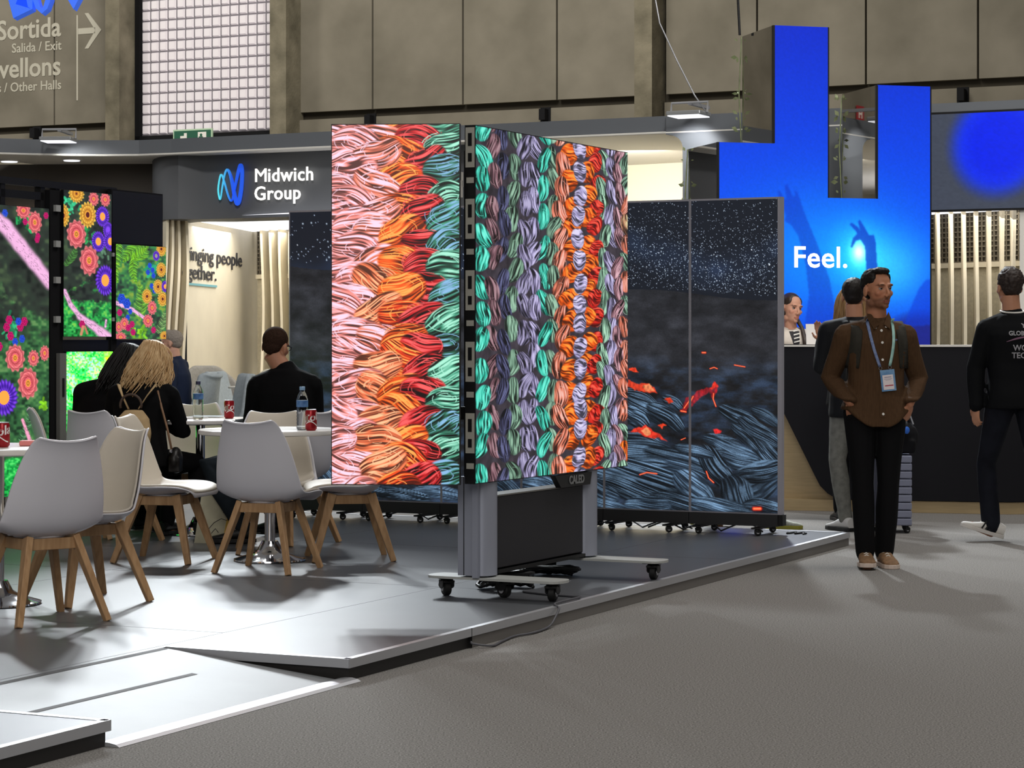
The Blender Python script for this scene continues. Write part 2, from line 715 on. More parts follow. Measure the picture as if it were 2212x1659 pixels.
    def fern(s, ax, ay, bx, by, wd, col, n=12):
        dx, dy = bx - ax, by - ay
        L = math.hypot(dx, dy)
        nx, ny = -dy / L, dx / L
        n = int(n * 1.5)
        pos = lambda t: (ax + dx * t + nx * L * .16 * math.sin(t * PI * .8), ay + dy * t + ny * L * .16 * math.sin(t * PI * .8))
        for i in range(n):
            t = (i + .5) / n
            ln = wd * math.sin(min(1, .25 + t * 1.1) * PI * .5) * (1 - t) ** .7 * 1.1
            x, y = pos(t)
            for sg in (-1, 1):
                q = [(x + nx * sg * ln * f + dx / L * ln * (.25 * f + .45 * f * f), y + ny * sg * ln * f + dy / L * ln * (.25 * f + .45 * f * f)) for f in (0, .35, .7, 1)]
                k = col * (0.55 + 0.5 * ((i * 7 + sg * 3) % 5) / 4)
                s.thread(q[:3], L / n * 0.38, k)
                s.thread(q[2:], L / n * 0.22, k)
        s.thread([pos(t) for t in (0, .25, .5, .75, 1)], 0.8, col * 0.7)

    def branch(s, pts, widths, base, seed):
        for i in range(len(pts) - 1):
            s.thread([pts[i], pts[i + 1]], max(widths[i], widths[i + 1]), base * 0.75, 1)
        for i in range(len(pts) - 1):
            wd = (widths[i] + widths[i + 1]) / 2
            s.thread([pts[i], pts[i + 1]], wd * 0.85, base, 1)
        rs = random.Random(seed)
        for k in range(int(sum(widths)) * 2):
            i = rs.randrange(len(pts) - 1)
            t = rs.random()
            o = rs.uniform(-.5, .5) * widths[i]
            x = pts[i][0] + (pts[i + 1][0] - pts[i][0]) * t + o * .7
            y = pts[i][1] + (pts[i + 1][1] - pts[i][1]) * t - o * .7
            s.thread([(x, y), (x + rs.uniform(1, 4), y + rs.uniform(1, 5))], 0.6, base * rs.choice((0.55, 0.62, 1.1)), 0.8)


def paint_yarn_left():
    c = Canvas(0, 0, 273, 775, 300, 850, C3(30, 16, 20))
    rs = random.Random(4)
    pink, pinkh = C3(246, 140, 132), C3(250, 205, 225)
    salm, salmh = C3(240, 118, 76), C3(252, 186, 140)
    oran, oranh = C3(238, 84, 24), C3(255, 165, 80)
    red, redh = C3(176, 20, 26), C3(236, 92, 92)
    teal, tealh = C3(62, 140, 112), C3(160, 226, 200)
    items = []
    cols = [(0.02, 'p', 60), (0.19, 'p', 60), (0.37, 's', 58), (0.54, 'o', 58), (0.71, 'r', 58), (0.90, 't', 57)]
    for ci, (fx, kind, pitch) in enumerate(cols):
        y = -30 + (ci % 2) * 28
        k = 0
        while y < 820:
            items.append((y + rs.uniform(-8, 8), fx * 273 + rs.uniform(-9, 9), kind, k))
            y += pitch * rs.uniform(0.86, 1.1)
            k += 1
    items.sort()
    for n, (y, x, kind, k) in enumerate(items):
        b, h = {'p': (pink, pinkh), 's': (salm, salmh), 'o': (oran, oranh), 'r': (red, redh), 't': (teal, tealh)}[kind]
        if kind == 's' and rs.random() < .35:
            b, h = (pink + salm) / 2, pinkh
        if kind == 'o' and rs.random() < .4:
            b, h = C3(222, 58, 20), oranh
        if kind == 't':
            f = rs.random()
            b = b * (0.75 + .3 * f)
            if rs.random() < .3:
                h = C3(130, 175, 215)
        th = (-0.35 if kind == 't' else 0.32 if (k % 2) else -0.28) + rs.uniform(-.25, .25)
        c.skein(x, y, rs.uniform(50, 62) * (0.92 if kind in 'rt' else 1), rs.uniform(34, 42), th, b, h, n * 13 + 5,
                strands=15, dark=0.10 if kind in 'rt' else 0.34, curl=rs.uniform(-.3, .3))
        for q in range(9):
            a0 = rs.uniform(0, 6.28)
            r0 = rs.uniform(12, 38)
            pts = [(x + r0 * math.cos(a0 + t * .25) * 1.3, y + r0 * .8 * math.sin(a0 + t * .25) - 8) for t in range(5)]
            c.thread(pts, 1.15, h * rs.uniform(.8, 1.05), 0.9)
    return np.clip(c.a * 1.1, 0, 1)


def paint_yarn_right():
    c = Canvas(0, 0, 330, 740, 350, 800, C3(58, 52, 60))
    k = fbm(c.X / 9, c.Y / 26, 3, 3)
    c.a *= (0.65 + 0.7 * k)[..., None]
    rs = random.Random(9)
    T = (C3(52, 190, 165), C3(120, 250, 225))
    S = (C3(112, 150, 128), C3(180, 226, 196))
    L = (C3(140, 132, 172), C3(208, 200, 240))
    M = (C3(150, 104, 116), C3(226, 180, 190))
    N = (C3(74, 74, 112), C3(140, 145, 200))
    P = (C3(226, 120, 92), C3(250, 190, 175))
    O = (C3(244, 92, 20), C3(255, 160, 60))
    R = (C3(208, 30, 22), C3(250, 96, 76))
    V = (C3(176, 168, 214), C3(228, 220, 250))
    X = (C3(180, 120, 90), C3(235, 220, 170))
    cols = [(0.035, T, 30, 56, .8), (0.105, M, 26, 58, .45), (0.165, N, 24, 60, .4), (0.225, S, 28, 60, .6), (0.295, L, 28, 58, .62),
            (0.345, L, 28, 60, .75), (0.415, T, 24, 62, .8), (0.470, S, 26, 56, .62), (0.528, P, 27, 58, .85), (0.592, O, 27, 54, 1),
            (0.652, V, 21, 50, 1), (0.712, O, 26, 54, 1), (0.768, R, 22, 50, 1), (0.822, S, 22, 56, .8), (0.878, L, 22, 54, .95),
            (0.934, M, 20, 54, .8), (0.985, X, 22, 48, .9)]
    items = []
    for ci, (fx, cc, wd, pitch, g) in enumerate(cols):
        y = -20 + rs.uniform(0, pitch)
        while y < 770:
            items.append((y + rs.uniform(-6, 6), ci))
            y += pitch * rs.uniform(.9, 1.1)
    items.sort(key=lambda q: (cols[q[1]][1] is V, q[0]))
    for n, (y, ci) in enumerate(items):
        fx, cc, wd, pitch, g = cols[ci]
        b, h = cc
        if cc is X:
            b, h = rs.choice([P, S, O, X])
        if g < .7:
            b, h = b * (0.55 + .6 * g), h * (0.45 + .7 * g)
        x = fx * 330 + rs.uniform(-4, 4)
        th = PI / 2 + rs.uniform(-.45, .45)
        if cc is O or cc is R or cc is V:
            th = rs.uniform(0.25, .75) if cc is not V else rs.uniform(-.2, .35)
            c.skein(x, y, wd * .74, pitch * .50, th, b, h, n * 7 + 3, strands=9, dark=.36, curl=rs.uniform(-.3, .3))
        else:
            c.skein(x, y, pitch * (.50 if fx < .5 else .56), wd * (.54 if fx < .5 else .62), th, b, h, n * 7 + 3, strands=8, dark=.22, curl=rs.uniform(-.4, .4))
        for q in range(3):
            a0 = rs.uniform(0, 6.28)
            r0 = rs.uniform(8, 20)
            pts = [(x + r0 * .7 * math.cos(a0 + t * .3), y + r0 * 1.2 * math.sin(a0 + t * .3)) for t in range(4)]
            c.thread(pts, 0.8, h * rs.uniform(.8, 1), .7)
    return np.clip(c.a * 1.0, 0, 1)


LAVA_U, LAVA_V0, LAVA_PITCH, LAVA_Z0, LAVA_Z1 = 6.15, 0.346, 0.606, 0.214, 2.245


def lava_xy(px, py):
    """a spot of the picture, in metres from its right edge and its top"""
    a = (px - CXP) / F
    v = (2.018 - 14.395 * a) / (0.902 + 0.431 * a)
    Y = 14.395 + 0.431 * v
    return v - LAVA_V0, LAVA_Z1 - (EYE - (py - HYP) / F * Y)


def paint_lava(k, nx, ny):
    """poster k counted from the right"""
    W, H = LAVA_PITCH, LAVA_Z1 - LAVA_Z0
    c = Canvas((k + 1) * W, 0, k * W, H, nx, ny, C3(40, 41, 46))
    X, Y = c.X, c.Y
    hz = 0.655 - X * 0.075 + 0.012 * np.sin(X * 6)
    sky = Y < hz
    g = np.clip(1 - np.abs(Y - (0.36 + 0.1 * np.sin(X * 4))) / 0.16, 0, 1) * fbm(X * 7, Y * 7, 5, 3)
    base = C3(27, 31, 40) + g[..., None] * C3(18, 28, 46)
    c.a = np.where(sky[..., None], base, c.a)
    rock = fbm(X * 9, Y * 26, 12, 5)
    low = np.clip((Y - 0.98) / 0.22, 0, 1)
    c.a = np.where(sky[..., None], c.a, (C3(42, 43, 48) * (0.72 + 0.5 * rock[..., None])) * (1 - low[..., None] * .25)
                   + low[..., None] * C3(10, 22, 38) * np.clip(rock * 3 - 1.0, 0, 1)[..., None])
    # rope-like cooled lava
    rs = random.Random(31)
    lobes = [(1378, 868, 60, 26, .35), (1400, 885, 62, 24, .5), (1440, 900, 55, 22, .55), (1376, 902, 36, 24, .6),
             (1380, 955, 60, 26, .2), (1400, 985, 110, 34, .22), (1470, 1000, 95, 26, .3), (1385, 1000, 70, 24, .1), (1420, 1040, 130, 30, .35),
             (1500, 1060, 60, 34, .75), (1600, 905, 60, 22, .5), (1640, 935, 60, 22, .55), (1660, 990, 50, 26, .9), (1560, 955, 50, 16, .2),
             (1590, 975, 60, 18, .35), (1550, 985, 40, 16, .1), (1600, 1000, 55, 20, .2), (1545, 1010, 60, 30, .9),
             (1625, 1050, 66, 46, -.35), (1650, 1020, 60, 26, -.2), (1590, 1070, 46, 40, 1.2),
             (1310, 1035, 90, 26, .2), (1380, 1070, 120, 26, .3), (1480, 1090, 90, 20, .2), (1290, 1060, 60, 26, .4), (1400, 1095, 60, 24, .0),
             (1560, 1098, 80, 20, .15), (1650, 1095, 50, 16, .1), (1300, 1095, 70, 18, .15), (1190, 1060, 80, 26, .3), (1120, 1075, 60, 26, .2),
             (1180, 1085, 70, 20, .0), (1240, 1040, 60, 24, .3), (1090, 1050, 50, 24, .5), (960, 1068, 90, 16, .1), (870, 1070, 80, 16, .1), (700, 960, 50, 26, .4), (690, 1010, 60, 30, .5), (780, 1060, 80, 20, .1), (705, 1060, 60, 22, .2),
             (1610, 945, 44, 14, .7), (1655, 900, 40, 14, .5), (1500, 975, 50, 14, .2), (1455, 870, 30, 14, .5)]
    for n, (px, py, a, b, th) in enumerate(lobes):
        x, y = lava_xy(px, py)
        sc = 1 / 338.0
        c.skein(x, y, a * sc, b * sc, -th, C3(40, 53, 68) * rs.uniform(.55, 1.05), C3(92, 118, 144), n * 19 + 2,
                strands=15, dark=0.2, curl=rs.uniform(-.35, .1), power=2.2, lo=.30)
    fine = vnoise(X * 150, Y * 260, 77) * .6 + fbm(X * 7, Y * 11, 78, 3) * 2.6 - 1.15
    c.a *= np.where(sky, 1.0, np.clip(0.86 + 0.40 * fine, .35, 1.4))[..., None]
    # glowing lava
    hot, mid_, edge = C3(255, 168, 110), C3(255, 70, 40), C3(150, 20, 28)

    def glow(pts, wd):
        q = [lava_xy(*p) for p in pts]
        for f, col, al in ((1.7, edge * .8, .5), (1.0, mid_, 1), (.4, hot, .8)):
            c.thread(q, wd * f / 338.0, col, al)

    wx_ = .030 * (fbm(X * 28, Y * 28, 55, 3) - .5)
    wy_ = .030 * (fbm(X * 28, Y * 28, 66, 3) - .5)

    def patch(pts, col, n_=0.0):
        q = [lava_xy(*p) for p in pts]
        m = poly_mask(X + wx_, Y + wy_, q).astype(np.float32)
        m = blur(m, 2) * (1 - n_ * fbm(X * 40, Y * 30, 8, 3))
        k_ = (0.55 + 0.75 * fbm(X * 60, Y * 45, 91, 3))[..., None]
        c.put((slice(None), slice(None)), np.clip(m, 0, 1), np.clip(col * k_, 0, 1))

    patch([(1357, 797), (1372, 791), (1380, 802), (1357, 800)], mid_)
    patch([(1355, 820), (1375, 828), (1400, 826), (1415, 838), (1422, 850), (1390, 846), (1372, 842), (1355, 836)], mid_, .2)
    patch([(1388, 832), (1404, 827), (1416, 846), (1395, 845)], hot, .6)
    patch([(1436, 862), (1450, 858), (1455, 872), (1444, 872)], mid_)
    patch([(1358, 931), (1395, 921), (1418, 934), (1444, 955), (1424, 948), (1395, 945), (1376, 934)], C3(255, 60, 40), .1)
    patch([(1385, 932), (1396, 923), (1406, 936), (1398, 942)], hot, .2)
    patch([(1420, 922), (1432, 916), (1443, 920), (1430, 926)], mid_)
    patch([(1484, 862), (1508, 842), (1536, 834), (1543, 824), (1553, 836), (1546, 850), (1541, 866), (1532, 846), (1512, 858), (1496, 872), (1478, 890), (1472, 888)], C3(215, 30, 40), .7)
    patch([(1530, 838), (1543, 824), (1553, 837), (1538, 840)], C3(255, 60, 45), .1)
    glow([(1541, 850), (1540, 862), (1546, 878)], 2.0)
    glow([(1473, 888), (1484, 890)], 2.5)
    glow([(1496, 856), (1490, 868), (1480, 882)], 2.0)
    patch([(1538, 930), (1548, 924), (1560, 930), (1558, 938), (1546, 938)], C3(255, 50, 50))
    glow([(1516, 761), (1523, 761)], 2.5)
    glow([(1533, 796), (1542, 793), (1549, 796)], 1.6)
    glow([(1587, 788), (1610, 792)], 1.6)
    glow([(1382, 1027), (1398, 1022), (1420, 1025)], 1.8)
    glow([(1473, 951), (1483, 947)], 1.2)
    glow([(1525, 1020), (1530, 1034), (1541, 1044)], 2.0)
    glow([(1630, 1101), (1644, 1101)], 5.0)
    # stars
    rs = np.random.RandomState(77 + k)
    dens = 0.62 if k < 3 else 0.12
    n = int(2600 * dens)
    sx, sy = c.x1 + rs.rand(n) * W, rs.rand(n) ** 0.8 * 0.66
    band = np.exp(-((sy - (0.36 + 0.1 * np.sin(sx * 4))) / 0.12) ** 2)
    keep = (sy < 0.635 - sx * 0.075) & (rs.rand(n) < 0.55 + 0.45 * band)
    for x, y, b in zip(sx[keep], sy[keep], rs.rand(n)[keep]):
        i = int((x - c.x0) / (c.x1 - c.x0) * nx)
        j = int(y / H * ny)
        rad = 1 if b < .9 else 2
        for dj in range(-rad, rad + 1):
            for di in range(-rad, rad + 1):
                if 0 <= i + di < nx and 0 <= j + dj < ny:
                    kf = math.exp(-(di * di + dj * dj) / (0.32 + 1.1 * b ** 5)) * (0.35 + 0.65 * b)
                    c.a[j + dj, i + di] = np.minimum(1, c.a[j + dj, i + di] + C3(205, 222, 245) * kf)
    return np.clip(c.a, 0, 1)


CORAL, CORALI, MIDO = C3(255, 150, 150), C3(235, 50, 70), C3(255, 165, 70)
YEL, YELI, YELM = C3(255, 215, 90), C3(225, 110, 20), C3(110, 40, 40)
PURP, PURP2 = C3(48, 20, 130), C3(130, 70, 235)
MAG, MAGI = C3(235, 40, 130), C3(170, 0, 80)
BLU, BLU2 = C3(10, 40, 190), C3(60, 110, 250)
FERN = C3(140, 220, 40)
WOOD = C3(236, 178, 220)


def coral(c, x, y, rx, ry, **k):
    c.dahlia(x, y, rx, ry, CORAL, CORALI, MIDO, n=11, rings=3.0, seed=x, twist=3.4, **k)


def zinnia(c, x, y, rx, ry):
    c.dahlia(x, y, rx, ry, YEL, YELI, YELM, n=16, rings=3.2, mid=.2, twist=.1, seed=x)


def tiny(c, x, y, r, kind=0):
    a, b = ((MAG, MAGI), (BLU2, BLU))[kind]
    c.dahlia(x, y, r, r * 1.4, a, b, a, n=6, rings=2, mid=.1)


def leaves(c, x, y, n, seed, col=None, sp=16):
    rs = random.Random(seed)
    for i in range(n):
        a = rs.uniform(0, 6.28)
        r = rs.uniform(2, sp)
        px, py = x + r * math.cos(a), y + r * 1.4 * math.sin(a)
        cc = (C3(40, 170, 90) if col is None else col) * rs.uniform(.6, 1.15)
        c.thread([(px, py), (px + rs.uniform(-6, 6), py + rs.uniform(-9, 9))], rs.uniform(2.5, 4.5), cc, .9)


G_DARK = [C3(26, 31, 28), C3(42, 48, 43), C3(46, 58, 48), C3(70, 88, 62)]
G_MID = [C3(20, 60, 30), C3(36, 110, 56), C3(50, 150, 70), C3(110, 190, 80)]
G_LIT = [C3(10, 150, 40), C3(30, 225, 60), C3(60, 240, 120), C3(150, 250, 60), C3(120, 245, 220), C3(230, 250, 120)]


def paint_flowers(which):
    if which == 'a':
        c = Canvas(-62, 437, 105, 1072, 170, 640, C3(40, 50, 42))
        c.foliage(G_DARK, 40, 2)
        c.foliage([C3(28, 52, 34), C3(44, 84, 52), C3(60, 112, 64), C3(96, 140, 84)], 24, 5, 660, 60)
        c.foliage([C3(10, 70, 30), C3(20, 140, 60), C3(40, 190, 80), C3(90, 220, 110)], 14, 6, 985, 20)
        leaves(c, 55, 470, 20, 1, sp=22)
        coral(c, 48, 446, 17, 20)
        coral(c, 73, 470, 17, 27)
        for p in ((52, 470), (98, 453), (80, 500), (78, 508)):
            tiny(c, *p, 6)
        tiny(c, 8, 455, 7, 1)
        c.branch([(-62, 452), (-10, 470), (8, 482), (40, 522), (72, 560), (108, 604)], [20, 19, 20, 20, 19, 17], WOOD, 3)
        leaves(c, 22, 700, 26, 4, C3(50, 180, 120), 24)
        for p in ((17, 687), (12, 703), (41, 702), (20, 722), (-4, 745), (50, 690)):
            tiny(c, *p, 8)
        for p in ((37, 690), (45, 728), (30, 735)):
            tiny(c, *p, 7, 1)
        coral(c, -30, 800, 24, 34)
        coral(c, 30, 770, 23, 33)
        coral(c, 70, 771, 13.5, 20)
        coral(c, 95, 760, 12, 19)
        coral(c, 58, 826, 24, 38)
        c.daisy(6, 856, 32, 43, PURP, PURP2, MIDO)
        leaves(c, 94, 880, 14, 9, FERN, 10)
        c.fern(70, 1000, 100, 880, 12, C3(50, 120, 60))
        c.fern(40, 960, 50, 875, 12, C3(120, 190, 130) * .8)
        c.branch([(46, 906), (56, 935), (70, 975)], [3.5, 4.5, 5.5], C3(240, 160, 190), 8)
    elif which == 'b':
        c = Canvas(137, 410, 240, 727, 130, 400, C3(36, 46, 40))
        c.foliage(G_DARK, 30, 12)
        c.foliage([C3(20, 70, 30), C3(30, 130, 56), C3(50, 175, 80), C3(120, 200, 80)], 16, 13, 640, 40)
        leaves(c, 155, 440, 24, 3, C3(60, 200, 140), 20)
        leaves(c, 190, 500, 10, 5, C3(50, 170, 90), 14)
        leaves(c, 222, 545, 10, 6, C3(90, 130, 100), 16)
        c.fern(140, 575, 158, 528, 12, C3(90, 160, 70))
        c.dahlia(164, 416, 18, 22, YEL, YELI, YELM, n=16, rings=3, mid=.1, twist=.1)
        coral(c, 201, 424, 12, 17)
        coral(c, 226, 423, 12, 17)
        zinnia(c, 188, 460, 20, 31)
        zinnia(c, 137, 466, 13, 27)
        c.daisy(220, 461, 16, 25, PURP, PURP2, MIDO)
        c.daisy(232, 490, 12, 20, PURP, PURP2, PURP2)
        c.daisy(238, 515, 17, 24, PURP, PURP2, MIDO)
        c.daisy(211, 517, 16, 25, PURP, PURP2, MIDO)
        c.daisy(226, 602, 23, 37, PURP, PURP2, MIDO)
        coral(c, 164, 504, 22, 34)
        coral(c, 191, 560, 22, 36)
        c.branch([(139, 628), (152, 658), (172, 684), (196, 700), (216, 716), (242, 736)], [5, 6, 7, 10, 12, 15], WOOD, 5)
        c.branch([(226, 705), (228, 690)], [3, 2], WOOD, 6)
        tiny(c, 176, 700, 7)
        c.thread([(178, 705), (174, 722)], 4, C3(220, 140, 110))
        c.thread([(182, 705), (187, 720)], 3, C3(200, 120, 100))
    elif which == 'c':
        c = Canvas(250, 527, 358, 732, 140, 270, C3(44, 54, 46))
        c.foliage([C3(40, 50, 42), C3(50, 90, 60), C3(60, 130, 70), C3(130, 160, 60)], 20, 22)
        c.fern(256, 525, 262, 610, 18, FERN, 16)
        c.fern(318, 520, 270, 570, 22, FERN, 14)
        c.fern(290, 545, 300, 610, 14, FERN, 14)
        c.fern(285, 560, 312, 530, 20, FERN, 12)
        c.fern(300, 690, 290, 612, 20, C3(130, 200, 60), 14)
        c.fern(340, 720, 348, 670, 14, C3(150, 190, 110), 10)
        c.branch([(250, 654), (285, 668), (316, 690)], [6, 5, 4], WOOD, 2)
        leaves(c, 330, 575, 20, 2, C3(40, 160, 110), 14)
        for p in ((322, 570), (328, 580), (318, 585), (330, 592), (326, 615), (332, 625), (280, 672), (275, 685)):
            tiny(c, *p, 5, 1)
        for p in ((347, 532), (347, 578), (340, 616), (316, 638), (350, 643)):
            zinnia(c, p[0], p[1], 12, 18)
        c.daisy(356, 615, 9, 14, PURP, PURP2, MIDO)
        c.daisy(336, 548, 8, 12, PURP, PURP2, C3(150, 150, 130))
        for p in ((262, 645), (273, 655)):
            tiny(c, p[0], p[1], 9, 1)
        coral(c, 327, 663, 11, 17)
        coral(c, 318, 692, 12, 16)
        coral(c, 268, 699, 10, 15)
        coral(c, 256, 706, 9, 13)
        coral(c, 260, 728, 13, 12)
        leaves(c, 300, 715, 16, 8, FERN, 16)
        for p in ((284, 700), (286, 717), (276, 708), (258, 675), (330, 712)):
            tiny(c, *p, 6)
        zinnia(c, 354, 725, 11, 12)
    elif which == 'd':
        c = Canvas(143, 760, 243, 950, 130, 250, C3(30, 220, 60))
        c.foliage(G_LIT, 12, 31)
        m = np.clip((c.X - 222 - 6 * vnoise(c.X / 6, c.Y / 6, 4)) / 4, 0, 1) * np.clip((816 - c.Y) / 8, 0, 1) * np.clip((c.Y - 770) / 5, 0, 1)
        c.put((slice(None), slice(None)), m, C3(255, 235, 20))
        m = np.clip((c.X - 215) / 14, 0, 1) * np.clip((845 - c.Y) / 20, 0, 1) * .5
        c.put((slice(None), slice(None)), m, C3(190, 250, 30))
    else:
        c = Canvas(249, 757, 356, 950, 80, 150, C3(26, 30, 34))
        c.foliage(G_DARK, 20, 41)
        c.daisy(262, 776, 18, 28, BLU, BLU2, BLU)
        tiny(c, 266, 760, 8)
        tiny(c, 300, 790, 14)
        coral(c, 330, 830, 20, 30)
    return np.clip(c.a, 0, 1)


def paint_totem():
    """blue stage picture: raised hands against a spotlight; units are centimetres, top left at 0,0"""
    c = Canvas(1550, 55, 2012, 1010, 300, 620, C3(4, 62, 236))
    X, Y = c.X, c.Y
    t = np.clip((Y - 55) / 420, 0, 1)[..., None]
    a = C3(4, 44, 205) * (1 - t) + C3(0, 82, 250) * t
    g = np.exp(-(((X - 1790) / 190) ** 2 + ((Y - 520) / 130) ** 2))[..., None]
    a = a + g * C3(10, 60, 10) * 1.0
    g2 = np.exp(-(((X - 1930) / 80) ** 2 + ((Y - 545) / 70) ** 2))[..., None]
    a = a + g2 * C3(40, 70, 10)
    low = np.clip((Y - 600 - (X - 1700) * 0.02) / 160, 0, 1)[..., None]
    a = a * (1 - low * .45) + low * .45 * C3(30, 26, 150)
    dk = np.clip((Y - (655 - 30 * np.sin((X - 1900) / 60.0))) / 26, 0, 1) * np.clip((X - 1880) / 40, 0, 1)
    a = a * (1 - dk[..., None] * .85) + dk[..., None] * .85 * C3(30, 30, 120)
    hill = poly_mask(X, Y, [(1960, 640), (1985, 585), (2000, 568), (2012, 566), (2012, 660), (1950, 665)]).astype(np.float32)
    hill = blur(hill, 3)[..., None] * .6
    a = a * (1 - hill) + hill * C3(4, 60, 215)
    c.a = a
    hand1 = [(1678, 388), (1684, 392), (1692, 408), (1697, 404), (1692, 380), (1698, 374), (1710, 402), (1716, 400), (1712, 386), (1720, 392),
             (1730, 420), (1742, 450), (1760, 490), (1772, 520), (1790, 570), (1800, 620), (1810, 700), (1730, 700), (1745, 600), (1738, 540),
             (1722, 480), (1706, 458), (1692, 450), (1696, 440), (1688, 420), (1680, 402)]
    m = blur(poly_mask(X, Y, hand1).astype(np.float32), 3)[..., None]
    c.a = c.a * (1 - .5 * m) + .5 * m * C3(2, 50, 190)
    sp = np.exp(-(((X - 1853) / 15) ** 2 + ((Y - 512) / 20) ** 2))[..., None]
    sp2 = np.exp(-(((X - 1853) / 52) ** 2 + ((Y - 515) / 60) ** 2))[..., None]
    c.a = c.a + sp2 * C3(30, 80, 30) + sp * C3(215, 190, 60)
    hand2 = [(1833, 455), (1838, 452), (1852, 462), (1856, 468), (1851, 450), (1855, 446), (1866, 462), (1876, 478), (1886, 476), (1890, 492), (1892, 530),
             (1898, 570), (1906, 604), (1914, 660), (1868, 660), (1874, 600), (1868, 530), (1866, 500), (1856, 486), (1846, 490), (1838, 505), (1835, 500), (1840, 484), (1850, 474)]
    m = blur(poly_mask(X, Y, hand2).astype(np.float32), 2)[..., None]
    c.a = c.a * (1 - .8 * m) + .8 * m * C3(4, 62, 200)
    c.a *= (0.97 + 0.06 * vnoise(X / 3, Y / 3, 2))[..., None]
    return np.clip(c.a, 0, 1)


def paint_oval(nx=150, ny=110):
    """dark grey facade screen with a blurred blue oval"""
    c = Canvas(0, 0, 3.3, 0.86, nx, ny, C3(66, 72, 86))
    X, Y = c.X, c.Y
    u = (X - 1.24) * 0.94 + (Y - 0.28) * 0.34
    v = (Y - 0.28) * 0.94 - (X - 1.24) * 0.34
    r = np.sqrt((u / 0.44) ** 2 + (v / 0.48) ** 2)
    m = np.clip((1.15 - r) / 0.45, 0, 1)
    m = (m * m * (3 - 2 * m))[..., None]
    rim = np.clip(1 - np.abs(r - 0.85) / 0.35, 0, 1)[..., None]
    c.a = c.a * (1 - m) + m * (C3(2, 36, 235) + rim * C3(40, 40, 0) * .4)
    c.a *= (0.96 + 0.08 * vnoise(X * 70, Y * 70, 5))[..., None]
    return np.clip(c.a, 0, 1)

# ------------------------------------------------------------------ materials of the place
M_CARPET = mat('grey_carpet', '#a09d99', 0.95, color2='#5d5b58', nscale=150, bump=0.2, bscale=150, spec=0.1, detail=3)
M_DECK = mat('deck_vinyl', '#5c5e62', 0.34, noise=0.05, nscale=3, spec=0.6)
M_RAMP = mat('ramp_board', '#8c8f92', 0.52, noise=0.05, nscale=3, spec=0.42)
M_ALU = mat('aluminium_trim', '#c4c5c9', 0.42, metal=0.6)
M_SKIRT = mat('deck_skirt', '#45423f', 0.5)
M_SEAM = mat('deck_seam', '#5a5c60', 0.6)
M_STRIP = mat('grip_strip', '#2e2927', 0.7)
M_CONC = mat('concrete', '#837d70', 0.9, nscale=0.9, color2='#6c675b', bump=0.12, bscale=14, spec=0.2, detail=8)
M_CONC2 = mat('concrete_rough', '#857e6c', 0.95, nscale=2.2, color2='#5f5a4c', bump=0.5, bscale=22, spec=0.2, detail=8)
M_GAP = mat('wall_gap', '#3c372d', 0.9)
M_WLET = mat('wall_lettering', '#b5b1a2', 0.8)
M_BLACK = mat('black_metal', '#101011', 0.45)
M_BLACKM = mat('black_matt', '#151517', 0.8, spec=0.2)
M_GREYF = mat('fascia_grey', '#6d7176', 0.55, spec=0.3)
M_DRUM = mat('sign_drum_grey', '#626467', 0.6, spec=0.3)
M_WHITE = mat('white_paint', '#e9e6de', 0.6)
M_CREAM = mat('cream_panel', '#ded6c2', 0.6, noise=0.05, nscale=2.5, spec=0.3)
M_FIN = mat('pale_wood_fin', '#e6dcc4', 0.55, noise=0.04, nscale=6, spec=0.3)
M_GLOW = mat('light_panel', '#ffffff', 0.5, emit='#f4f6ff', estr=1.05)
M_LETW = mat('lit_white_letters', '#ffffff', 0.4, emit='#fffaf0', estr=1.4)
M_DARKTXT = mat('dark_print', '#2c2c33', 0.6)
M_TEAL = mat('teal_print', '#6fa9b4', 0.6)
M_CHROME = mat('chrome', '#d8d8dc', 0.07, metal=1.0)
M_RUBBER = mat('rubber', '#141414', 0.6)
M_CABLE = mat('cable_black', '#18181a', 0.45)

AX = math.radians(-25.5)                           # heading of hall wall and booth front (perpendicular to the stand)


def sx(px, y, Y0):
    """position along a wall whose foot passes (0,Y0), for a sight line; y is the set-back from it"""
    a = (px - CXP) / F
    return (a * (Y0 + 0.902 * y) - 0.431 * y) / (0.902 + 0.431 * a)


def sz(px, py, y, Y0):
    s = sx(px, y, Y0)
    return EYE - (py - HYP) / F * (Y0 - 0.431 * s + 0.902 * y)


# ------------------------------------------------------------------ floor and hall wall
fl = MB().add([(-40, -6, 0), (40, -6, 0), (40, 60, 0), (-40, 60, 0)], [(0, 1, 2, 3)]).build('floor', M_CARPET)
struct(fl, 'grey speckled carpet of the hall aisle')

HW = 42.0
hall = bpy.data.objects.new('wall_back', None)
COL.objects.link(hall)
hall.location = (0, HW, 0)
hall.rotation_euler = (0, 0, AX)
struct(hall, 'raw concrete hall wall of tall panels and pilasters')
E = 0.55
S = lambda px, y=0.0: sx(px, y, HW)
Z = lambda px, py, y=0.0: sz(px, py, y, HW)
zg = Z(1000, 236)                                  # groove under the tall panels
MB().box(-40, S(3100), 0.14, 0.5, 0, 13).build('wall_core', M_GAP, hall)
pn = MB()
edges = [[-420, -240, -60, 118, 232], [640, 805, 1000, 1203, 1378], [1437, 1635, 1870, 2112, 2330, 2560, 2800]]
for row in edges:
    for a, b in zip(row[:-1], row[1:]):
        pn.box(S(a) + 0.018, S(b) - 0.018, 0, 0.14, zg + 0.09, 13)
        pn.box(S(a), S(b), -0.04, 0.14, 0, zg - 0.06)
s_ = S(-420)
while s_ > -38:
    pn.box(s_ - 1.98, s_ - 0.018, 0, 0.14, zg + 0.09, 13)
    pn.box(s_ - 2, s_, -0.04, 0.14, 0, zg - 0.06)
    s_ -= 2.0
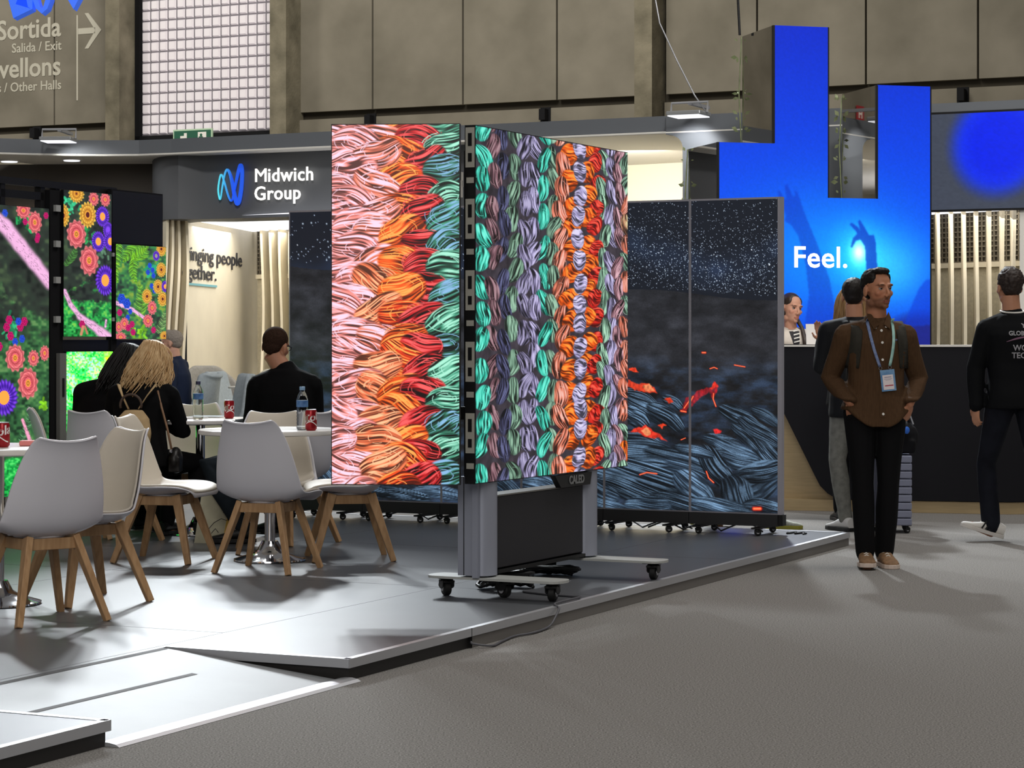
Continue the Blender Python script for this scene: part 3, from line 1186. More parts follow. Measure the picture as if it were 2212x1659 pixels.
pn.build('wall_panel', M_CONC, hall)
hb_ = thing('hanging_banner', 'narrow red banner with white letters, seen mirrored in the totem side', 'banner', (0, HW, 0), AX)
MB().box(-26.45, -26.0, -0.06, -0.04, 6.65, 7.75).build('banner_cloth', mat('banner_red', '#9c2a30', .8), hb_)
for i_, ch_ in enumerate('HOT'):
    lettering('banner_letter', ch_, .34, mat('banner_white', '#e6ded6', .8), hb_, (-26.225, -.062, 7.42 - i_ * .34), depth=.001, bold=.01, align='CENTER')
pl = MB()
for a, b in ((228, 258), (583, 618), (1370, 1408), (2640, 2676)):
    pl.box(S(a, -E), S(b, -E), -E, 0.1, 0, 13)
pl.build('pilaster', M_CONC2, hall)
# glass block window
wf = MB()
x0, x1, zb = S(296), S(600), Z(440, 286)
wf.box(x0 - 0.1, x0 + 0.08, -0.02, 0.14, zb - 0.22, 13)
wf.box(x0 - 0.1, x1, -0.02, 0.14, zb - 0.22, zb - 0.02)
wf.box(x0 - 0.3, x1, -0.05, 0.14, 0, zb - 0.22)
win = bpy.data.objects.new('window_1', None)
COL.objects.link(win)
win.location = (0, HW, 0)
win.rotation_euler = (0, 0, AX)
struct(win, 'tall window of square glass blocks between two pilasters')
wf.build('window_frame', M_BLACKM, win)
M_GBLK = mat('glass_block', '#d9d4d6', 0.15, emit='#d8cdd2', estr=0.27)
M_GROUT = mat('grout', '#7d797f', 0.7)
MB().box(x0 + 0.08, x1, 0.08, 0.14, zb - 0.02, 13).build('window_grout', M_GROUT, win)
gb = MB()
wx0 = x0 + 0.08
pitch = (S(583) - wx0) / 14.6
k = 0
while zb + k * pitch < 11.2:
    for i in range(16):
        a = wx0 + i * pitch + 0.02
        b = a + pitch - 0.04
        c = zb + k * pitch + 0.014
        d = c + pitch - 0.028
        m = pitch * 0.1
        gb.add([(a, .08, c), (b, .08, c), (b, .08, d), (a, .08, d), (a + m, .03, c + m), (b - m, .03, c + m), (b - m, .03, d - m), (a + m, .03, d - m)],
               [(4, 5, 6, 7), (0, 1, 5, 4), (1, 2, 6, 5), (2, 3, 7, 6), (3, 0, 4, 7)])
    k += 1
gb.build('window_glass_block', M_GBLK, win)
# painted wayfinding on the wall
wt = thing('wayfinding_lettering', 'pale painted exit directions with an arrow on the concrete wall, top left', 'lettering', (0, HW, 0), AX)
ysur = -0.006
for txt, px, py, size in (('Sortida', 133, 77, .56), ('Salida / Exit', 134, 107, .27), ('Pavellons', 133, 161, .56), ('Pabellones / Other Halls', 134, 192, .27)):
    lettering('line_of_text', txt, size, M_WLET, wt, (S(px), ysur, Z(px, py)), depth=0.004, bold=0.010 if size > .4 else 0.003, align='RIGHT', sx=1.0)
ar = MB()
X_ = lambda px: S(px)
ar.box(S(166.5), S(169.5), -0.01, 0, Z(168, 217), Z(168, 33))
zc = Z(200, 66)
ar.box(S(170), S(207), -0.01, 0, zc - 0.06, zc + 0.06)
ar.plate([(S(184), zc + .36), (S(192), zc + .36), (S(220), zc), (S(192), zc - .36), (S(184), zc - .36), (S(207), zc)], -0.01, 0)
ar.build('arrow', M_WLET, wt)
# green emergency exit sign half hidden behind the booth roof
es = thing('emergency_exit_sign', 'green exit sign with white pictograms under the glass block window', 'sign', (0, HW, 0), AX)
za, zb2 = Z(418, 279, -.3), Z(418, 318, -.3)
MB().box(S(377, -.3), S(461, -.3), -.34, -.3, zb2, za).build('sign_border', mat('pale_green', '#b9d3b4', .5), es)
MB().box(S(379.5, -.3), S(458.5, -.3), -.346, -.338, zb2 + .03, za - .03).build('sign_face', mat('exit_green', '#245c46', .5), es)
pg = MB()
pg.box(S(401, -.3), S(407, -.3), -.352, -.344, zb2, Z(405, 288, -.3))
pg.box(S(393, -.3), S(401, -.3), -.352, -.344, zb2, Z(405, 294, -.3))
pg.box(S(431, -.3), S(449, -.3), -.352, -.344, zb2, Z(405, 287, -.3))
pg.build('pictogram', M_WHITE, es)
MB().ell((S(438, -.3), -.353, Z(438, 292, -.3)), (.03, .004, .03)).box(S(433, -.3), S(442, -.3), -.356, -.35, zb2, Z(438, 295, -.3)).build('running_figure', MATS['exit_green'], es)
# small steel brackets on the lower course
for (px, py), lab in (((84, 289), 'small dark wall bracket left of the glass block window'), ((805, 262), 'small dark wall bracket above the orange yarn screen'),
                      ((1181, 249), 'small dark wall bracket above the green and lilac yarn screen'), ((2081, 207), 'small dark wall bracket above the oval screen, far right')):
    b = MB()
    s0, z0 = S(px), Z(px, py)
    b.box(s0 - .06, s0 + .06, -.22, -.04, z0 - .1, z0 + .1).box(s0 - .1, s0 + .1, -.06, -.03, z0 - .14, z0 + .14)
    o = b.build('wall_bracket', M_BLACKM)
    o.location = (0, HW, 0)
    o.rotation_euler = (0, 0, AX)
    tag(o, lab, 'bracket', 'steel brackets on the hall wall')

# ------------------------------------------------------------------ grey exhibition booth in the background
BW = 22.4
booth = thing('exhibition_booth', 'grey and cream exhibition booth with a curved roof fascia behind the stand', 'booth', (0, BW, 0), AX)
BS = lambda px, y=0.0: sx(px, y, BW)
BZ = lambda px, py, y=0.0: sz(px, py, y, BW)
RZ = Matrix.Rotation(-AX, 4, 'Z') @ Matrix.Translation((0, -BW, 0))


def bl(px, Y):                                     # world sight line at a distance, in booth coordinates
    p = RZ @ Vector(((px - CXP) / F * Y, Y, 0))
    return (p.x, p.y)


front = [(BS(2680), 0), (BS(1475), 0), (BS(1000), 0), (BS(700), 0), (BS(480), 0)] + [bl(370, 24.15), bl(300, 24.3), bl(220, 24.32), bl(150, 24.28), bl(70, 24.2), bl(0, 24.08), bl(-120, 23.7), bl(-300, 23.0)]
band = MB()
ZT, ZS = 3.47, 3.31
n = len(front)
vs = [(x, y, z) for z in (ZS, ZT) for x, y in front]
band.add(vs, [(i + 1, i, n + i, n + i + 1) for i in range(n - 1)])
back = [(x, y + 7.0) for x, y in front]
band.add([(x, y, ZT) for x, y in front] + [(x, y, ZT) for x, y in back], [(i, i + 1, n + i + 1, n + i) for i in range(n - 1)])
band.build('roof_fascia', M_GREYF, booth)
sf = MB()
sf.add([(x, y, ZS) for x, y in front] + [(x, y, ZS) for x, y in back], [(i + 1, i, n + i, n + i + 1) for i in range(n - 1)])
sf.build('roof_soffit', M_WHITE, booth)
le = MB().tube([(x, y - .01, ZS) for x, y in front], 0.012, 6)
le.build('roof_edge_strip', M_WHITE, booth)
# tall facade to the right with a rounded corner above the lit opening
zc_ = 2.62
poly = [(BS(2680), ZT - .01), (BS(1440), ZT - .01), (BS(1440), BZ(1440, 291))]
for k in range(9):
    t = k / 8 * PI / 2
    poly.append((BS(1440) + (BS(1476) - BS(1440)) * math.sin(t), BZ(1476, 318) + (BZ(1440, 291) - BZ(1476, 318)) * math.cos(t)))
poly += [(BS(1476), zc_), (BS(2680), zc_)]
MB().plate(poly, -0.02, 0.12).build('facade', M_GREYF, booth)
# curved sign drum over the doorway
drum = [bl(329, 25.6), bl(329, 25.1), bl(333, 24.8), bl(342, 24.6), bl(360, 24.42), bl(385, 24.33)] + [(BS(p, .35), .35) for p in (440, 520, 620, 720, 900, 1040)] + [bl(1062, 22.75), bl(1066, 23.0)]
dn = len(drum)
dm = MB()
inner = [(x + .02, y + .5) for x, y in drum]
dm.add([(x, y, 2.63) for x, y in drum] + [(x, y, ZS) for x, y in drum], [(i, i + 1, dn + i + 1, dn + i) for i in range(dn - 1)])
dm.add([(x, y, 2.63) for x, y in drum] + [(x, y + .6, 2.63) for x, y in drum], [(i + 1, i, dn + i, dn + i + 1) for i in range(dn - 1)])
o = dm.build('sign_drum', M_DRUM, booth, smooth='auto')
# left wall under the roof and cream interiors
MB().add([(*bl(329, 25.5), 0), (*bl(-60, 25.6), 0), (*bl(-60, 25.6), ZS), (*bl(329, 25.5), ZS)], [(0, 3, 2, 1)]).build('dark_wall', mat('dark_brown_wall', '#4c463f', .7), booth)
wa, wb = bl(404, 25.0), bl(546, 27.8)
wc = bl(800, 26.3)
cw = MB()
cw.add([(*wa, 0), (*wb, 0), (*wb, 2.8), (*wa, 2.8)], [(0, 1, 2, 3)])
cw.build('lettered_wall', M_CREAM, booth)
MB().add([(*wb, 0), (*wc, 0), (*wc, 2.8), (*wb, 2.8)], [(0, 1, 2, 3)]).build('room_back_wall', M_CREAM, booth)
fa, fb = bl(400, 24.75), bl(800, 22.9)
MB().add([(*fa, 2.66), (*wa, 2.66), (*wb, 2.66), (*wc, 2.66), (*fb, 2.66)], [(0, 1, 2, 3, 4)]).build('ceiling_light_panel', M_GLOW, booth)
# wall slogan
dvec = Vector((wb[0] - wa[0], wb[1] - wa[1], 0))
ang = math.atan2(dvec.y, dvec.x)


def on_lw(px):                                     # point of the lettered wall on a sight line
    for i in range(401):
        t = i / 400
        p = Matrix.Rotation(AX, 4, 'Z') @ Vector((wa[0] + (wb[0] - wa[0]) * t, wa[1] + (wb[1] - wa[1]) * t, 0)) + Vector((0, BW, 0))
        if CXP + F * p.x / p.y >= px:
            return t, p.y
    return 1, p.y


nrm = Vector((math.sin(ang), -math.cos(ang), 0)) * 0.012
t1, y1 = on_lw(521)
p1 = (wa[0] + dvec.x * t1 + nrm.x, wa[1] + dvec.y * t1 + nrm.y, EYE - (576 - HYP) / F * y1)
lettering('slogan_line', 'ringing people', .225, M_DARKTXT, booth, p1, (0, 0, ang), .002, .002, 'RIGHT', sx=1.85)
t2, y2 = on_lw(466)
p2 = (wa[0] + dvec.x * t2 + nrm.x, wa[1] + dvec.y * t2 + nrm.y, EYE - (607 - HYP) / F * y2)
lettering('slogan_line', 'ogether.', .225, M_DARKTXT, booth, p2, (0, 0, ang), .002, .002, 'RIGHT', sx=1.85)
ub = MB().box(-dvec.length * t2 + .02, 0, -.004, .004, -.075, -.05).build('slogan_underline', M_TEAL, booth)
ub.location = p2
ub.rotation_euler = (0, 0, ang)


def fin(x, y, z0, z1, depth, amp, ph, th=.03, rot=0.0):
    """thin upright board with a wavy front edge, depth runs towards +y"""
    m = MB()
    N = 36
    pts = []
    for i in range(N + 1):
        z = z0 + (z1 - z0) * i / N
        pts.append((-amp * (0.5 + 0.5 * math.sin(ph + z * 2.6)), z))
    fr = [(x - th / 2, y + d, z) for d, z in pts] + [(x + th / 2, y + d, z) for d, z in pts]
    bk = [(x - th / 2, y + depth, z) for d, z in pts] + [(x + th / 2, y + depth, z) for d, z in pts]
    vs = fr + bk
    q = N + 1
    fs = []
    for i in range(N):
        fs += [(i, q + i, q + i + 1, i + 1), (2 * q + i, i, i + 1, 2 * q + i + 1), (q + i, 3 * q + i, 3 * q + i + 1, q + i + 1), (3 * q + i, 2 * q + i, 2 * q + i + 1, 3 * q + i + 1)]
    m.add(vs, fs)
    return m


for i, (px, Y) in enumerate(((352, 24.62), (364, 24.68), (378, 24.74), (396, 24.8))):
    x, y = bl(px, Y)
    f = fin(0, 0, 0, 2.63, .34, .16, 1.2 + i * .35)
    f.build('wavy_fin', M_FIN, booth, smooth='auto').location = (x, y, 0)
    booth.children[-1].rotation_euler = (0, 0, math.radians(52))
M_MESHD = mat('dark_grille', '#4a443a', .8)
gx0, gy0 = bl(556, 27.3)
gx1, gy1 = bl(760, 26.1)


def grille(parent, p0, p1, z0, z1, zmid):
    """openwork grille above an etched panel"""
    d = Vector((p1[0] - p0[0], p1[1] - p0[1], 0))
    L = d.length
    a = math.atan2(d.y, d.x)
    g = MB()
    k = 0.05
    for i in range(int(L / k)):
        g.box(i * k, i * k + .012, -.01, 0, zmid, z1)
    for j in range(int((z1 - zmid) / k)):
        g.box(0, L, -.01, 0, zmid + j * k, zmid + j * k + .012)
    o1 = g.build('grille', mat('grille_bars', '#746c5c', .7), parent)
    b = MB().box(0, L, .01, .02, zmid, z1)
    o2 = b.build('grille_backing', M_MESHD, parent)
    o3 = MB().box(0, L, -.03, .02, zmid - .05, zmid).build('grille_rail', M_FIN, parent)
    o5 = MB().box(0, L, -.03, .02, z0 + .02, z0 + .06).build('grille_rail', M_FIN, parent)
    e = MB().box(0, L, 0, .02, z0, zmid - .05)
    o4 = e.build('etched_panel', mat('etched_panel', '#c9c0a8', .5, nscale=26, color2='#b3ab95', bump=.4, bscale=30), parent)
    for o in (o1, o2, o3, o4, o5):
        o.location = (p0[0], p0[1], 0)
        o.rotation_euler = (0, 0, a)


grille(booth, (gx0, gy0), (gx1, gy1), 0, 2.64, 1.32 + (738 - 592) / F * 27)
for i, px in enumerate((569, 589, 609, 631, 655, 680)):
    x, y = bl(px, 26.9 - i * .1)
    o = fin(0, 0, 0, 2.63, .22, .1, .3 + i * .5).build('wavy_fin', M_FIN, booth, smooth='auto')
    o.location = (x, y, 0)
    o.rotation_euler = (0, 0, math.radians(12))
# bright opening in the middle
qa, qb = bl(1000, 27.0), bl(1560, 25.0)
MB().add([(*qa, 0), (*qb, 0), (*qb, ZS), (*qa, ZS)], [(0, 1, 2, 3)]).build('bright_back_wall', mat('bright_cream', '#ece6d2', .6), booth)
qc = bl(1500, 21.6)
MB().add([(*qb, 0), (*qc, 0), (*qc, ZS), (*qb, ZS)], [(0, 1, 2, 3)]).build('bright_side_wall', MATS['bright_cream'], booth)
# right-hand bay
ra, rb = bl(1985, 23.1), bl(2330, 21.6)
grille(booth, ra, rb, 0, 2.66, 1.32 + (738 - 568) / F * 22.7)
MB().add([(BS(1985), 0.15, 2.6), (BS(2202), 0.15, 2.6), (*bl(2202, 22.3), 2.6), (*bl(1985, 23.1), 2.6)], [(0, 3, 2, 1)]).build('ceiling_light_panel', M_GLOW, booth)
for i, px in enumerate((2005, 2026, 2055, 2083, 2110, 2138, 2166, 2190)):
    x, y = bl(px, 22.5 - .13 * i)
    o = fin(0, 0, 0, 2.6, .16, .12, 2.4 + i * .55).build('wavy_fin', M_FIN, booth, smooth='auto')
    o.location = (x, y, 0)
    o.rotation_euler = (0, 0, math.radians(20))
MB().box(BS(2202), BS(2216), 0, 1.4, 0, 2.62).build('bay_post', M_WHITE, booth)
lamp('booth_room_light', 'AREA', Matrix.Translation((0, 0, 2.6)) @ Vector((-3.3, 26.0, 0)), (-3.3, 26.0, 0), 30, (1, .95, .86), 1.6)
lamp('fin_fill', 'SPOT', (-2.9, 23.9, 2.55), (-3.65, 24.6, 1.3), 40, (1, .95, .86), .1, 90, .8)  # added spot that brightens the wavy fins by the doorway
lamp('booth_opening_light', 'AREA', (0.7, 23.6, 3.2), (0.9, 26.0, 0.4), 190, (1, .94, .84), 1.8)
lamp('booth_bay_light', 'AREA', (4.3, 21.8, 2.5), (4.4, 22.2, 0), 13, (1, .95, .86), 1.2)
# booth sign: ribbon mark and lit letters
sgn = thing('booth_sign', 'lit white company lettering with blue ribbon mark on the grey drum', 'sign', (0, BW, 0), AX)
lm_ = lettering('sign_letters', 'M', .205, M_LETW, sgn, (BS(549, .30), .30, BZ(560, 393, .3)), depth=.005, bold=0.0, sx=1.06)
wm_ = max(v.co.x for v in lm_.data.vertices)
lettering('sign_letters', 'idwich', .205, M_LETW, sgn, (BS(549, .30) + wm_ + .012, .30, BZ(560, 393, .3)), depth=.005, bold=.0018, spacing=1.06, sx=1.0)
lettering('sign_letters', 'Group', .205, M_LETW, sgn, (BS(549, .30), .30, BZ(560, 432, .3)), depth=.005, bold=.0018, spacing=1.06, sx=1.0)


def ribbon_mark(scale, depth, thick=1.0):
    """looped ribbon: units of 1 = mark height"""
    key = [(.06, .16, .03), (.015, .42, .035), (.10, .78, .035), (.20, .62, .045), (.33, .26, .05), (.43, .10, .045), (.50, .22, .05), (.60, .60, .09), (.70, .94, .12),
           (.76, .98, .13), (.79, .80, .13), (.76, .40, .14), (.69, .10, .15), (.62, .04, .15), (.55, .22, .14), (.46, .60, .12), (.38, .82, .09), (.30, .90, .06), (.22, .76, .045), (.14, .42, .035), (.10, .20, .03)]
    pts = []
    m = len(key)
    for i in range(m):                              # closed Catmull-Rom
        p0, p1, p2, p3 = (np.array(key[(i + d) % m]) for d in (-1, 0, 1, 2))
        for t in np.linspace(0, 1, 5)[:-1]:
            pts.append(.5 * ((2 * p1) + (-p0 + p2) * t + (2 * p0 - 5 * p1 + 4 * p2 - p3) * t * t + (-p0 + 3 * p1 - 3 * p2 + p3) * t ** 3))
    return [(p[0] * scale, p[1] * scale, max(.02, p[2]) * scale * .5 * thick) for p in pts]


def mark_mesh(scale, depth, thick=1.0):
    pts = ribbon_mark(scale, depth, thick)
    m = len(pts)
    vs = []
    for i in range(m):
        a, b = pts[i - 1], pts[(i + 1) % m]
        dx, dz = b[0] - a[0], b[1] - a[1]
        L = math.hypot(dx, dz) + 1e-9
        nx, nz = -dz / L, dx / L
        x, z, r = pts[i]
        vs += [(x + nx * r, -depth, z + nz * r), (x - nx * r, -depth, z - nz * r), (x - nx * r, 0, z - nz * r), (x + nx * r, 0, z + nz * r)]
    fs = []
    for i in range(m):
        j = (i + 1) % m
        for k in range(4):
            k2 = (k + 1) % 4
            fs.append((i * 4 + k2, i * 4 + k, j * 4 + k, j * 4 + k2))
    return MB().add(vs, fs)


M_MARK = bpy.data.materials.new('ribbon_blue')
M_MARK.use_nodes = True
nt = M_MARK.node_tree
tc = nt.nodes.new('ShaderNodeTexCoord')
sp = nt.nodes.new('ShaderNodeSeparateXYZ')
rp = nt.nodes.new('ShaderNodeValToRGB')
nt.links.new(tc.outputs['Generated'], sp.inputs[0])
nt.links.new(sp.outputs['X'], rp.inputs[0])
rp.color_ramp.elements[0].color = (*lin('#5fe0ea'), 1)
rp.color_ramp.elements[1].color = (*lin('#2358e0'), 1)
rp.color_ramp.elements[1].position = .55
b_ = nt.nodes['Principled BSDF']
nt.links.new(rp.outputs[0], b_.inputs['Base Color'])
nt.links.new(rp.outputs[0], b_.inputs['Emission Color'])
b_.inputs['Emission Strength'].default_value = .7
mk = mark_mesh(.42, .02, .72).build('ribbon_mark', M_MARK, sgn)
mk.location = (BS(472, .31), .31, BZ(500, 443, .31))
mk.scale = (.92, 1, 1)
# facade picture
ov = thing('facade_screen', 'wide dark grey screen with a blurred blue oval above the right bay', 'screen', (0, BW, 0), AX)
picture('screen_picture', 3.3, .86, paint_oval(), ov, material=M_LED, x0=BS(2160) - 1.24, z0=BZ(2160, 310) - .58, y=-.035)
MB().box(BS(2160) - 1.26, BS(2160) + 2.08, -.03, -.02, BZ(2160, 310) - .6, BZ(2160, 310) + .3).build('screen_back', M_BLACK, ov)


# flood lamps on the fascia
def flood(px, py, y, lab, Y0=BW):
    s0 = BS(px, y)
    z0 = BZ(px, py, y)
    r = thing('flood_lamp', lab, 'lamp', tuple(Matrix.Translation((0, BW, 0)) @ Matrix.Rotation(AX, 4, 'Z') @ Vector((s0, y, z0))), AX, 'flood lamps on the booth roof')
    MB().box(-.17, .17, -.16, .14, .03, .07).build('lamp_housing', mat('lamp_silver', '#b8babb', .35, metal=.6), r, bevel=.01)
    MB().box(-.155, .155, -.15, .13, .022, .03).build('lamp_glass', M_GLOW, r)
    MB().tube([(-.18, .0, .06), (-.18, .02, .16), (.18, .02, .16), (.18, 0, .06)], .012, 6).build('lamp_bracket', M_ALU, r)
    MB().box(-.02, .02, .02, .5, .14, .17).build('lamp_arm', M_ALU, r)
    return r


flood(1488, 258, -.38, 'flood lamp clipped to the grey fascia beside the blue totem')
lamp('flood_lamp_beam', 'SPOT', Matrix.Translation((0, BW, 0)) @ Matrix.Rotation(AX, 4, 'Z') @ Vector((BS(1490, -.38), -.36, BZ(1488, 258, -.38))),
     Matrix.Translation((0, BW, 0)) @ Matrix.Rotation(AX, 4, 'Z') @ Vector((BS(1495), .05, 2.9)), 26, (1, 1, 1), .05, 100, .6)
lx, ly = bl(127, 23.9)
rr = flood(1488, 258, -.38, 'flood lamp clipped to the grey fascia at the far left')
rr.location = Matrix.Translation((0, BW, 0)) @ Matrix.Rotation(AX, 4, 'Z') @ Vector((lx, ly, 3.39))
rr.rotation_euler = (0, 0, math.radians(-4))
wl_ = Matrix.Translation((0, BW, 0)) @ Matrix.Rotation(AX, 4, 'Z')
lamp('flood_lamp_beam', 'SPOT', wl_ @ Vector((lx, ly + .02, 3.36)), wl_ @ Vector((lx, ly + .4, 3.0)), 16, (1, 1, 1), .05, 110, .6)
for px, Y, lab in ((20, 24.9, 'round downlight in the white soffit at the left edge'), (155, 24.75, 'round downlight in the white soffit under the left flood lamp')):
    x, y = bl(px, Y)
    p = wl_ @ Vector((x, y, ZS))
    d = thing('downlight', lab, 'downlight', p)
    MB().lathe([(.12, 0), (.12, -.02), (.1, -.02)], 20).build('downlight_rim', M_WHITE, d)
    MB().lathe([(.09, -.021), (.085, -.030), (.0, -.034)], 20).build('downlight_lens', M_GLOW, d)
    lamp('downlight_beam', 'SPOT', p + Vector((0, 0, -.05)), p + Vector((0, .3, -2)), 22, (1, .86, .66), .05, 120, .8)

# ------------------------------------------------------------------ raised deck and ramp
dk = thing('raised_deck', 'low grey vinyl-topped deck with aluminium edging carrying the screens and chairs', 'platform', uv(0, 0), ANG)
outline = [(-5.5, 0), (-1.57, 0), (-1.57, .85), (0, .85), (0, 0), (6.54, 0), (6.54, 4.96), (-5.5, 4.96)]
MB().prism(outline, DECK - .012, DECK).build('deck_top', M_DECK, dk)
sk = MB()
ins = .012
inner_ = [(-5.5, ins), (-1.57 - ins, ins), (-1.57 - ins, .85), (ins, .85), (ins, ins), (6.54 - ins, ins), (6.54 - ins, 4.95), (-5.5, 4.95)]
sk.prism(inner_, 0.001, DECK - .013)
sk.build('deck_skirt', mat('deck_skirt_black', '#262423', .5), dk)
MB().box(1.064, 6.534, .004, ins - .001, .001, DECK - .014).build('deck_skirt', mat('deck_skirt_grey', '#77736f', .5), dk)


def edge_trim(p, q, side):
    m = MB()
    d = Vector((q[0] - p[0], q[1] - p[1], 0)).normalized()
    nr = Vector((d.y, -d.x, 0)) * side
    a, b = Vector((*p, 0)), Vector((*q, 0))
    pr = [(-.028, DECK + .002), (.003, DECK + .002), (.003, DECK - .034), (0.0005, DECK - .034), (.0005, DECK + .0005), (-.028, DECK + .0005)]
    vs = [a + nr * o + Vector((0, 0, z)) for o, z in pr] + [b + nr * o + Vector((0, 0, z)) for o, z in pr]
    k = len(pr)
    fs = [(i, (i + 1) % k, k + (i + 1) % k, k + i) for i in range(k)] + [tuple(range(k)), tuple(range(2 * k - 1, k - 1, -1))]
    return m.add(vs, fs)


for p, q in (((0, 0), (1.06, 0)), ((1.064, 0), (6.54, 0)), ((6.54, 0), (6.54, 4.96)), ((0, .85), (0, 0)), ((-1.57, 0), (-1.57, .85)), ((-5.5, 0), (-1.57, 0))):
    edge_trim(p, q, 1).build('edge_trim', M_ALU, dk)
MB().box(1.0605, 1.0635, -.004, .02, .002, DECK + .002).build('trim_joint', M_BLACK, dk)
so = on_floor(482, 1367, DECK) - ORG
su, sv = so.dot(DU), so.dot(DV)
sm = MB()
for v in (sv, sv + 2.0):
    sm.box(-5.5, 6.5, v - .0015, v + .0015, DECK, DECK + .0006)
MB.build(sm, 'deck_seam', M_SEAM, dk)
for u in (su, su + 2.0, su + 4.0):
    MB().box(u - .0015, u + .0015, (sv if u == su else .03), 4.9, DECK, DECK + .0006).build('deck_seam', M_SEAM, dk)
rp_ = thing('access_ramp', 'pale grey access ramp with dark grip strips leading up to the deck', 'ramp', uv(-.785, 0), ANG)
MB().add([(-.765, .03, .006), (.765, .03, .006), (.765, .848, DECK - .001), (-.765, .848, DECK - .001), (-.765, .03, .001), (.765, .03, .001), (.765, .848, .001), (-.765, .848, .001)],
         [(0, 1, 2, 3), (7, 6, 5, 4), (0, 4, 5, 1), (1, 5, 6, 2), (2, 6, 7, 3), (3, 7, 4, 0)]).build('ramp_board', M_RAMP, rp_)
zr = lambda v: .006 + (v - .03) / .818 * (DECK - .007)
for v, ua, ub in ((.835, -.765, .76), (.47, -.765, .42)):
    MB().add([(ua, v - .013, zr(v - .013) + .0012), (ub, v - .013, zr(v - .013) + .0012), (ub, v + .013, zr(v + .013) + .0012), (ua, v + .013, zr(v + .013) + .0012)], [(0, 1, 2, 3)]).build('grip_strip', M_STRIP, rp_)
prof = [(-.045, .0015), (-.03, .010), (-.005, .014), (.02, .014), (.045, .010), (.05, .006), (.05, .001), (-.045, .001)]
k = len(prof)
vs = [(-.80, y, z) for y, z in prof] + [(.80, y, z) for y, z in prof]
MB().add(vs, [(i, k + i, k + (i + 1) % k, (i + 1) % k) for i in range(k)] + [tuple(range(k - 1, -1, -1)), tuple(range(k, 2 * k))]).build('ramp_nosing', M_ALU, rp_)

# ------------------------------------------------------------------ casters
def caster(parent, x, y, ztop, h, yaw=0.4, k=1.0):
    """swivel caster, wheel on the floor at ztop-h"""
    r = h * .42
    m = MB()
    m.box(-.03 * k, .03 * k, -.03 * k, .03 * k, -.006, 0)
    m.lathe([(.016 * k, -.006), (.022 * k, -.02)], 12)
    for s in (-1, 1):
        m.plate([(-.02 * k, -.018), (.022 * k, -.018), (.03 * k, -h * .5), (.012 * k, -h + r * .9), (-.0 * k, -h + r * .9), (-.018 * k, -h * .5)], s * .017 * k - .002, s * .017 * k + .002)
    m.box(-.02 * k, .024 * k, -.019 * k, .019 * k, -.026, -.016)
    o = m.build('caster', M_BLACK, parent)
    o.location = (x, y, ztop)
    o.rotation_euler = (0, 0, yaw)
    wm = MB().lathe([(0, -.011 * k), (r * .8, -.012 * k), (r, -.008 * k), (r, .008 * k), (r * .8, .012 * k), (0, .011 * k)], 18, M=Matrix.Translation((.006 * k, 0, -h + r)) @ Matrix.Rotation(PI / 2, 4, 'X'))
    wo = wm.build('wheel', M_RUBBER, o, smooth='auto')
    hb = MB().lathe([(0, -.0135 * k), (r * .45, -.0135 * k), (r * .45, .0135 * k), (0, .0135 * k)], 12, M=Matrix.Translation((.006 * k, 0, -h + r)) @ Matrix.Rotation(PI / 2, 4, 'X'))
    hb.build('hub', M_ALU, o)
    return o


# ------------------------------------------------------------------ LED wall on a trolley (yarn picture)
TA = math.atan2(1.0, .510)
TO = Vector((-.1726, 10.75, DECK))
tr = thing('led_wall_trolley', 'wheeled silver trolley carrying two bright LED walls showing skeins of yarn', 'display', TO, TA)
zb_, zt_ = .651 - DECK, 2.339 - DECK
PW = 1.75
picture('right_screen', PW, zt_ - zb_, paint_yarn_right(), tr, material=M_LED, x0=0, z0=zb_, y=-.002)
cab = MB().box(-.004, PW + .004, -.0005, .055, zb_ - .004, zt_ + .004)
cab.build('right_cabinet', M_BLACK, tr)
es_ = MB()
for i in range(5):
    za_ = zb_ + i * (zt_ - zb_) / 5
    hh = (zt_ - zb_) / 5
    o = MB().box(-.0065, -.004, .002, .05, za_ + hh * .42, za_ + hh * .98).build('edge_connector', mat('connector_grey', '#a5a399', .5), tr)
    MB().box(-.0085, -.006, .016, .036, za_ + hh * .5, za_ + hh * .62).build('slot', M_BLACK, o)
    MB().box(-.0085, -.006, .016, .036, za_ + hh * .72, za_ + hh * .9).build('slot', M_BLACK, o)
    MB().box(-.0065, -.004, .006, .045, za_ + hh * .2, za_ + hh * .28).build('edge_tab', MATS['connector_grey'], tr)
# left wing: one column of cabinets turned towards the aisle
la, lb = Vector((-.846, 10.706, 0)), Vector((-.2474, 10.675, 0))
RT = Matrix.Rotation(-TA, 4, 'Z')
A_, B_ = RT @ (la - TO), RT @ (lb - TO)
wa_ = math.atan2(B_.y - A_.y, B_.x - A_.x)
LWd = (B_ - A_).to_2d().length
wing = picture('left_screen', LWd, zt_ - zb_, paint_yarn_left(), tr, material=M_LED, x0=0, z0=zb_, y=-.002)
wing.location = (A_.x, A_.y, 0)
wing.rotation_euler = (0, 0, wa_)
wc_ = MB().box(-.004, LWd + .004, -.0005, .055, zb_ - .004, zt_ + .004).build('left_cabinet', M_BLACK, tr)
wc_.location = (A_.x, A_.y, 0)
wc_.rotation_euler = (0, 0, wa_)
